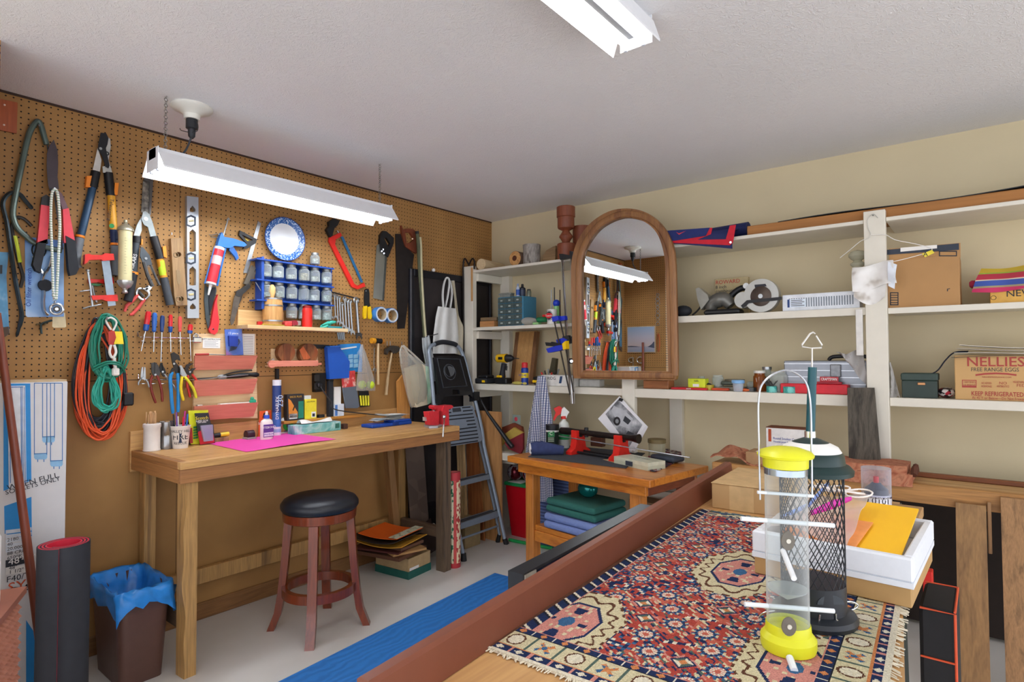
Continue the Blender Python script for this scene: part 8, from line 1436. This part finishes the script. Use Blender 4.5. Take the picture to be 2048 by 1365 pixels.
def rugcol(s,w):
    dl,dn,dr,df=s,w,RWD-s,RLN-w
    e=min(dn,dr)  # wide borders at the near and far-right edges
    al=s if dn < dr else w
    if e < .006:return 'white'
    if dl < .01:return 'brown'
    if e < .026:p=(al*24) % 1;return 'white' if e < .009 or abs(p-.5)+abs(e-.017)*30 < .22 else ('pink' if abs(p-.0) < .14 else 'navy')
    if e < .03:return 'orange'
    if e < .078:
        p=(al/.062) % 1;k=int(al/.062);x,y=(p-.5)*.062,e-.054;r=math.hypot(x*1.15,y)
        if k % 2 == 0:return 'white' if r < .0165 else ('brown' if r < .0205 else 'cream')
        if r < .006:return 'blue' if k % 4 == 1 else 'orange'
        return ('blue' if hsh(int(x/.008),int(y/.008)) > .6 else 'orange') if abs(abs(x)-abs(y)) < .006 and r < .021 else ('green' if abs(x) > .026 else 'cream')
    if e < .081:return 'black'
    if e < .098:p=(al*22) % 1;return 'orange' if abs(p-.5)*.045+abs(e-.0895) < .008 else ('white' if p < .06 else 'navy')
    if e < .101:return 'pink'
    if dl < .034:p=(w*26+dl*18) % 1;return 'white' if p < .2 else ('navy' if p < .8 else 'black')
    if dl < .038:return 'pink'
    if df < .03:return ('green','cream','blue','brown')[int(hsh(int(s/.012),int(w/.008))*4)]
    if df < .06:return 'cream' if hsh(int(s/.01),int(w/.01)) > .35 else 'navy'
    for mx,my,mr in MED:
        x,y=abs(s-mx),abs(w-my)*.62;r=max(x,y,(x+y)*.72)
        if r < mr:
            f=r/mr;a=math.atan2(w-my,s-mx)
            if f > .95:return 'brown' if int(a*9) % 2 else 'cream'
            if f > .6:return 'brown' if abs(f-.78+.07*math.sin(a*14)) < .03 else 'cream'
            if f > .54:return 'navy'
            if f < .14:return 'blue'
            return 'navy' if abs(f-.34) < .09 and math.cos(4*a) > .72 else ('cream' if hsh(int(s/.007),int(w/.009),3) > .86 else 'pink')
    cy=int(w/.062);so=s+.03*(cy % 2)+.5;cx=int(so/.06);h=hsh(cx,cy,1);x,y=so-(cx+.5)*.06-(h-.5)*.012,w-(cy+.5)*.062-(hsh(cx,cy,2)-.5)*.012;x *= 1.2;y *= 1.2;r=math.hypot(x,y*.9);a=math.atan2(y,x)
    if h < .38:# rosettes
        if r < .007:return 'red2'
        if r < .016:return ('white','pink')[int(a*4) % 2]
        if r < .023:return 'navy' if int(a*6) % 3 else 'blue'
        if r < .030:return ('cream','red','blue')[int(a*5) % 3]
    elif h < .62:# lozenges
        q=abs(x)+abs(y)
        if q < .010:return 'orange'
        if q < .022:return 'white' if (x*y > 0) else 'green'
        if q < .028:return 'navy'
        if q < .036:return 'pink' if hsh(int(s/.008),int(w/.008)) > .5 else 'red'
    elif h < .84:# stepped flower clusters
        if r < .036:v=hsh(int(s/.0078),int(w/.0078),cx);return 'navy' if v > .62 else ('white' if v > .5 else ('blue' if v > .4 else 'red'))
    else:
        if abs(y-.3*x) < .006 and abs(x) < .034:return 'white' if int(x/.009) % 2 else 'navy'
    d_=s*.8+w;v=hsh(int((s-.3*w)/.013),int(d_/.0062),9)
    if v > .88:return 'cream'
    if v > .74:return 'navy'
    if v > .67:return 'green'
    if v > .61:return 'pink'
    return 'red' if hsh(int(s/.02),int(w/.02),5) > .3 else 'red2'
RUGM=bpy.data.materials.new('rug_wool');nt,b=nodes(RUGM);at_=N(nt,'ShaderNodeAttribute',attribute_name='knots');no=N(nt,'ShaderNodeTexNoise',i_Scale=420.);tc=N(nt,'ShaderNodeTexCoord');LK(nt,tc.outputs['Object'],no.inputs[0]);mx=N(nt,'ShaderNodeMixRGB',blend_type='OVERLAY',i_Fac=.5);LK(nt,at_.outputs['Color'],mx.inputs[1]);LK(nt,no.outputs[0],mx.inputs[2]);LK(nt,mx.outputs[0],b.inputs['Base Color']);bp=N(nt,'ShaderNodeBump',i_Strength=.5,i_Distance=.004);LK(nt,no.outputs[0],bp.inputs['Height']);LK(nt,bp.outputs[0],b.inputs['Normal']);b.inputs['Roughness'].default_value=.95;b.inputs['Specular IOR Level'].default_value=.1
pile=P(rug,'pile',RUGM);NU,NV=240,int(RLN/RWD*240*.95)
pile.sheet(lambda u,v:K0+rs_*(u*RWD)+ru*(v*RLN)+V((0,0,.006+.0012*math.sin(u*9+v*7)*math.sin(v*12))),NU,NV,.005)
def rugpaint(me):
    at=me.color_attributes.new('knots','FLOAT_COLOR','CORNER');arr=[];base=rug.base
    for p in me.polygons:
        c=p.center+base-K0;rs2=c.dot(rs_);w=c.dot(ru);n=.86+.28*hsh(p.index*.013,3.1);col=RC[rugcol(rs2,w)];arr += [col[0]*n,col[1]*n,col[2]*n,1]*p.loop_total
    at.data.foreach_set('color',arr)
pile.col=rugpaint
fr=P(rug,'fringe',M('#d9d0b8',.95));fr.props['kind']='stuff';rs=random.Random(2)
for i in range(150):s_=rs.uniform(0,RWD);q=K0+rs_*s_+V((0,0,.004));fr.tube([q,q-ru*rs.uniform(.003,.009)+rs_*rs.uniform(-.006,.006)+V((0,0,-.0025))],.0013,4)
for i in range(230):w_=rs.uniform(0,RLN);q=K0+rs_*RWD+ru*w_+V((0,0,.004));fr.tube([q,q+rs_*rs.uniform(.006,.016)+ru*rs.uniform(-.006,.006)+V((0,0,-.0025))],.0013,4)
GZ=RZ+.0075
def cv(px,py):q=onz(px,py,GZ);return q
PC=clear('#f2f6f6',.07,.04);FY=M('#dede2a',.35,nv=.03);WP=M('#e9eef2',.2,nv=.02)
c=cv(1577,1296);F_=fv(c);k=mpp(c);fz=lambda py:F_.at(1577,py).z
t=T('tube_feeder','clear tube bird feeder with a yellow lid and yellow base standing on the rug','bird feeder')
r=40*k;P(t,'base',FY).lathe([(.001,0),(50*k,0),(52*k,.006),(52*k,.02),(47*k,.026),(43*k,.03),(42*k,.042),(41*k,.046),(40.5*k,.044),(39*k,.03),(.001,.03)],c,40)
z0,z1=c.z+.032,fz(917);P(t,'tube',PC).lathe([(r,z0-c.z),(r,z1-c.z)],c,40)
P(t,'lid',FY).lathe([(41*k,z1-c.z-.016),(42.5*k,z1-c.z-.015),(43*k,z1-c.z+.001),(52*k,z1-c.z+.003),(53.5*k,z1-c.z+.007),(48*k,z1-c.z+.013),(28*k,z1-c.z+.019),(.001,z1-c.z+.021)],c,40);P(t,'collar',M('#aab6c4',.2,.8)).lathe([(r+.0004,z1-c.z-.028),(r+.0006,z1-c.z-.017)],c,40)
P(t,'handle',M('#b9bcc0',.25,.8)).tube(smooth([F_.at(*p) for p in ((1520,1000),(1518,900),(1517,800),(1530,762),(1570,741),(1606,758),(1620,800),(1623,900),(1624,990))],6),.0018,8)
for y,x0,x1,dy in ((989,1515,1627,8),(1045,1482,1668,14),(1216,1489,1668,14)):P(t,'perch',WP).tube([F_.at(x0,y-dy/2),F_.at(x1,y+dy/2)],.0042 if y > 1000 else .003,10)
for px,py,w in ((1575,1082,13),(1577,1253,14)):m=P(t,'port',M('#6d675c',.4));q=F_.at(px,py,r+.001);m.prism([q+F_.u*(w*k*math.cos(a))+V((0,0,1))*(18*k*math.sin(a)) for a in [2*PI*i/20 for i in range(20)]],F_.n,.003);P(m,'hole_rim',M('#d6d2c2',.4)).cyl(q+F_.n*.003,q+F_.n*.005,.004,n=12)
P(t,'perch',WP).tube([F_.at(1566,1102,r),F_.at(1588,1158,r+.075)],.0045,10);P(t,'perch',WP).tube([F_.at(1579,1316,54*k),F_.at(1589,1343,54*k+.03)],.006,10)
P(t,'baffle',clear('#cfd6d6',.3)).lathe([(.001,fz(1200)-c.z),(r*.9,fz(1180)-c.z),(r*.97,fz(1176)-c.z)],c,30)
c=cv(1627,1236);F_=fv(c);k=mpp(c);fz=lambda py:F_.at(1622,py).z-c.z;DG=M('#15302f',.35,nv=.08);DB_=M('#20242a',.4)
t=T('mesh_feeder','dark green mesh bird feeder with a tall teal handle standing behind the clear feeder','bird feeder')
r=58*k;z0,z1=fz(1160),fz(945);P(t,'base',DB_).lathe([(.001,0),(78*k,0),(80*k,.008),(76*k,.016),(60*k,.022),(59*k,z0),(.001,z0)],c,40)
ms=P(t,'mesh',DB_);NB=26
for i in range(NB):
    for sg in (1,-1):ms.tube([c+V((math.cos(2*PI*i/NB+sg*q*1.9)*r,math.sin(2*PI*i/NB+sg*q*1.9)*r,z0+(z1-z0)*q)) for q in [j/26 for j in range(27)]],.00085,4)
P(t,'roof',DG).lathe([(58*k,z1-.002),(76*k,z1),(77*k,z1+.008),(70*k,z1+.016),(62*k,z1+.02),(60*k,z1+.036),(56*k,z1+.042)],c,44);P(t,'white_ring',WHT).lathe([(56*k,z1+.0422),(50*k,z1+.052),(34*k,z1+.06)],c,44);P(t,'cap',DG).lathe([(34*k,z1+.0602),(20*k,z1+.066),(9*k,z1+.07),(.001,z1+.07)],c,36)
a_,b_=c+V((0,0,z1+.07)),F_.at(1625,735);P(t,'handle',M('#154f58',.35)).tube([a_,a_.lerp(b_,.5),b_],[.0085,.0085,.0082],16);P(t,'ferrule',CHROME).cyl(a_-V((0,0,.004)),a_+V((0,0,.012)),.0105)
P(t,'wire_hook',M('#d6d3cc',.3,.5)).tube([F_.at(*p) for p in ((1624,740),(1624,697),(1604,694),(1604,690),(1620,668),(1626,665),(1630,668))],.0017,8);P(t,'wire_hook',M('#d6d3cc',.3,.5)).tube([F_.at(*p) for p in ((1624,697),(1643,696),(1644,691),(1632,672))],.0017,8)
P(t,'perch_loop',CHROME).tube([F_.at(*p,.06) for p in ((1640,1230),(1638,1245),(1648,1258),(1700,1276),(1708,1270),(1672,1240),(1672,1228))],.0016,8);P(t,'perch_loop',CHROME).tube(smooth([F_.at(*p) for p in ((1670,1208),(1700,1204),(1716,1212),(1700,1222),(1672,1222))],3),.0016,8);P(t,'perch_loop',CHROME).tube(smooth([F_.at(*p) for p in ((1580,1222),(1535,1224),(1518,1236),(1532,1250),(1580,1252))],3),.0016,8)
P(t,'seed_port',M('#3a4046',.2)).prism([F_.at(1655,1205,r*.8)+F_.u*(26*k*math.cos(a))+V((0,0,18*k*math.sin(a))) for a in [PI*i/12 for i in range(13)]],F_.n,.012)
# boxes on the table
q=onz(1424,1016,GT);t=T('cardboard_box','taped cardboard box on the far end of the rug table','box');Bx=V((q.x,q.y,GT+.0005));w_,d_,h_=.36,.34,.085;ang=.05
b=P(t,'carton',M('#bd9a6a',.8,nv=.04,ns=7));b.box(Bx,Bx+V((w_,d_,h_)),.002);b.turn(ang,Bx);m=P(t,'tape',M('#c9ab7c',.35));m.box(Bx+V((.06,-.001,.001)),Bx+V((.14,0,h_-.001)));m.turn(ang,Bx);m=P(t,'top_flap',M('#c9a878',.8));m.box(Bx+V((-.002,-.003,h_+.0002)),Bx+V((w_+.002,d_*.5-.001,h_+.003)),.001).box(Bx+V((-.002,d_*.5+.001,h_+.0002)),Bx+V((w_+.002,d_,h_+.003)),.001);m.turn(ang,Bx);m=P(t,'label',PAPER);m.box(Bx+V((.25,-.002,.03)),Bx+V((.30,-.0011,.065)));m.turn(ang,Bx)
c=onz(1751,1038,GT);c=V((c.x,c.y+.03,GT+.0305));S('flat_box','flat cardboard box under the spray can','box',M('#b08a5c',.8)).box((c.x-.10,c.y-.07,GT+.0005),(c.x+.12,c.y+.10,GT+.03),.002)
t=T('paint_can','white spray paint can with a clear cap and red nozzle behind the foam tray','can');k=mpp(c);r=26*k;F_=fv(c);z1=F_.at(1751,984).z-c.z;zt=F_.at(1751,936).z-c.z
P(t,'can',M('#d9dae4',.3,.2,nv=.02)).lathe([(.001,0),(r,0),(r,z1-.012),(r*.92,z1-.006),(.001,z1-.006)],c,30);P(t,'shoulder',M('#3f4a5a',.4)).lathe([(r*.85,z1-.006),(r*.8,z1+.01),(r*.45,z1+.022),(r*.3,z1+.03),(.001,z1+.03)],c,24);P(t,'nozzle',M('#d6353c',.4)).cyl(c+V((0,0,z1+.03)),c+V((0,0,z1+.05)),.008);P(t,'clear_cap',clear('#eceef6',.1)).lathe([(r*1.01,z1-.014),(r*1.01,zt),(.001,zt)],c,30)
P(t,'dark_band',M('#3a2446',.5)).lathe([(r*1.005,z1*.70),(r*1.012,z1*.70),(r*1.012,z1*.80),(r*1.005,z1*.80)],c,30)
FACE=math.atan2(CAM.y-c.y,CAM.x-c.x);curved(P(t,'lettering',INK),'120 0101',.021,c.z+z1*.55,r*1.006,FACE-.25);curved(P(t,'lettering',INKW),'premium high gloss',.0085,c.z+z1*.75,r*1.014,FACE);
for i in range(5):curved(P(t,'lettering',M('#5d5f6a',.6)),('enamel aerosol','quick drying','interior exterior','danger','flammable')[i],.007,c.z+z1*(.38-.07*i),r*1.006,FACE-.15)
A_=onz(1836,1240,GT);A_=V((A_.x-.012,A_.y,GT+.008));t=T('carton_tray','shallow cardboard carton under the foam tray on the rug','carton');TX,TY=.315,.37;o_=V((A_.x-TX,A_.y+.03,A_.z));RT=-.035
b=P(t,'carton',M('#b8935f',.8,nv=.04));b.box(o_,o_+V((TX,TY,.04)),.002);b.turn(RT,o_+V((TX,0,0)))
t=T('foam_tray','white foam tray holding a yellow folder and a clear bag','tray');fz_=o_+V((-.004,-.004,.0405));b=P(t,'tray',M('#e6eaf0',.6,nv=.02,ns=90));th=.02
for lo,hi in (((0,0,0),(TX+.008,TY+.008,.012)),((0,0,.012),(TX+.008,th,.062)),((0,TY+.008-th,.012),(TX+.008,TY+.008,.062)),((0,th,.012),(th,TY+.008-th,.062)),((TX+.008-th,th,.012),(TX+.008,TY+.008-th,.062))):b.box(fz_+V(lo),fz_+V(hi),.004 if lo[2] else 0)
b.turn(RT,o_+V((TX,0,0)))
def tray(m,s0=0):return m.turn(RT,o_+V((TX,0,0)),s0)
q=fz_+V((0,0,.0125));tray(S('yellow_folder','bright yellow folder lying in the foam tray','folder',M('#ffc41e',.5,nv=.02)).prism([q+V((.10,.028,.028)),q+V((.295,.028,.028)),q+V((.295,.352,.075)),q+V((.10,.352,.075))],(0,-.1,1),.004))
t=T('zip_bag','clear zip bag with a blue seal and white string in the foam tray','bag');m=P(t,'bag',clear('#f4eeea',.12,.15));m.sheet(lambda u,v:q+V((.03+.17*u,.04+.27*v-.04*u,.055+.045*v+.012*math.sin(5*u+3*v)+.006*math.sin(13*v))),16,16,.001);tray(m);m=P(t,'seal',M('#7f9fe0',.4));m.tube([q+V((.05,.06,.075)),q+V((.09,.15,.095)),q+V((.10,.30,.125))],.006,8,flat=.4);tray(m)
for i in range(6):m=P(t,'string',M('#f0ece8',.8));m.torus(q+V((.09+.018*i,.27+.012*math.sin(i),.118)),.03,.0022,(rnd(-.3,.3),rnd(-.3,.3),1),20,5);tray(m)
m=S('magenta_marker','magenta plastic strip lying on the clear zip bag','strip',M('#c81c9c',.35));m.tube([q+V((.11,.09,.09)),q+V((.145,.15,.105)),q+V((.17,.22,.11))],[.006,.011,.005],8,flat=.4);tray(m)
m=S('orange_sheet','pale orange printed sheet in the foam tray under the clear bag','paper',M('#f2a05c',.6));m.prism([q+V((.05,.026,.036)),q+V((.21,.024,.036)),q+V((.22,.2,.062)),q+V((.06,.2,.062))],(0,-.1,1),.002);tray(m)
# on the plank bench
zb=.7795
t=T('folded_fabric','reddish brown brocade fabric folded on the plank bench','fabric');BRO=pattern('noise',['#8f5138','#a9664a','#b87c5c','#7c4430'],14,.9,scale=(22,22,22),det=5.,dist=1.5,bump=.4)
x0,x1=ony(1640,960,BENCHY+.02).x,ony(1826,960,BENCHY+.02).x
for i in range(2):P(t,'fold',BRO).sheet(lambda u,v,i=i:(x0+u*(x1-x0-.02*i),BENCHY-.012+.01*i+v*.19,zb+.004+.033*(i+1)+.005*math.sin(9*u+i)*v-.05*max(0,.05-v)/.05-.006*math.sin(PI*u)),24,14,.032)
P(t,'fringe',M('#5a3424',.95)).tube(smooth([V((x1+.004,BENCHY+.01+.02*i,zb+.02+.012*(i % 3)+.015)) for i in range(7)],2),.012,7)
x0,x1=ony(1440,940,-.46).x,ony(1540,940,-.46).x
S('fabric_heap','reddish brown fabric heaped on the bench behind the cardboard box','fabric',BRO).sheet(lambda u,v:(x0+u*(x1-x0),BENCHY+.01+v*.13,zb+.007+.07*math.sin(PI*min(1,.15+u))*(.5+.5*v)+.006*math.sin(14*u+5*v)),20,8,.006)
yb_=-.40
t,a,b,zt=box3('smoker_cover_box','white and brown box of a smoker cover standing on the plank bench',1528,1607,858,BENCHY+.15,.1,zb,M('#e4e2df',.6));P(t,'brown_top',M('#6d3a20',.6)).box((a,BENCHY+.15,zt+.0003),(b,BENCHY+.25,zt+.004));P(t,'side_band',M('#b24a22',.6)).box((a+.012,BENCHY+.1485,zt-.07),(a+.026,BENCHY+.1499,zt-.006));P(t,'lettering',INKB).text('Round Smoker Cover',.013,V((a+.035,BENCHY+.1498,zt-.052)),R,align='LEFT',sx=.8);P(t,'lettering',INKB).text('Housse pour fumoir rond',.011,V((a+.035,BENCHY+.1498,zt-.068)),R,align='LEFT',sx=.8)
t,a,b,zt=box3('brown_box','small brown shipping box with a label beside the smoker cover box',1487,1524,905,BENCHY+.02,.14,zb,M('#a5805a',.8));P(t,'label',PAPER).box((a+.04,BENCHY+.05,zt+.0002),(a+.08,BENCHY+.11,zt+.001))
q=[ony(1687,778,BENCHY+.1),ony(1742,778,BENCHY+.1),ony(1754,939,BENCHY+.1),ony(1690,938,BENCHY+.1)]
S('barn_board','weathered dark grey barn board leaning on the wide shelf post','board',wood('#5c564c','#3b3731','Z',1.3,.9,'#22201c',.7)).prism([V((q[0].x,-.42,q[0].z)),V((q[1].x,-.42,q[1].z)),V((q[1].x+.03,BENCHY+.14,zb)),V((q[0].x+.01,BENCHY+.14,zb))],(0,1,0),.02)
q=ony(1898,1215,-1.9);t=T('tool_case','black fabric case with orange piping on the floor beside the rug table','case');P(t,'body',M('#1b1a1c',.75,nv=.15)).box((3.012,-1.92,0),(3.085,-1.72,.72),.008)
P(t,'piping',M('#d9532c',.5)).tube([V((3.083,-1.922,.02)),V((3.083,-1.922,.716)),V((3.014,-1.922,.716))],.003,6);P(t,'piping',M('#d9532c',.5)).tube([V((3.014,-1.73,.72)),V((3.083,-1.73,.72)),V((3.083,-1.92,.72))],.003,6);P(t,'seam',M('#d9532c',.5)).tube([V((3.014,-1.922,.6)),V((3.083,-1.922,.6))],.0025,6)
QR=ony(1845,1142,-1.02)
S('red_box','small red box standing on the floor stack behind the foam tray','box',RED).box((QR.x,-1.02,0),(QR.x+.03,-.97,QR.z),.003)
EXPO=.68
# ================================================================ render look
build()
w=bpy.data.worlds.new('world');SC.world=w;w.use_nodes=True
w.node_tree.nodes['Background'].inputs[0].default_value=lin('#f4f6ff');w.node_tree.nodes['Background'].inputs[1].default_value=1.55
SC.view_settings.view_transform='Standard';SC.view_settings.look='None';SC.view_settings.gamma=1;SC.view_settings.exposure=EXPO
cy=SC.cycles
cy.use_denoising=True;cy.max_bounces=10;cy.diffuse_bounces=5;cy.glossy_bounces=4;cy.transmission_bounces=6;cy.transparent_max_bounces=16
cy.caustics_reflective=False;cy.caustics_refractive=False;cy.sample_clamp_indirect=6.
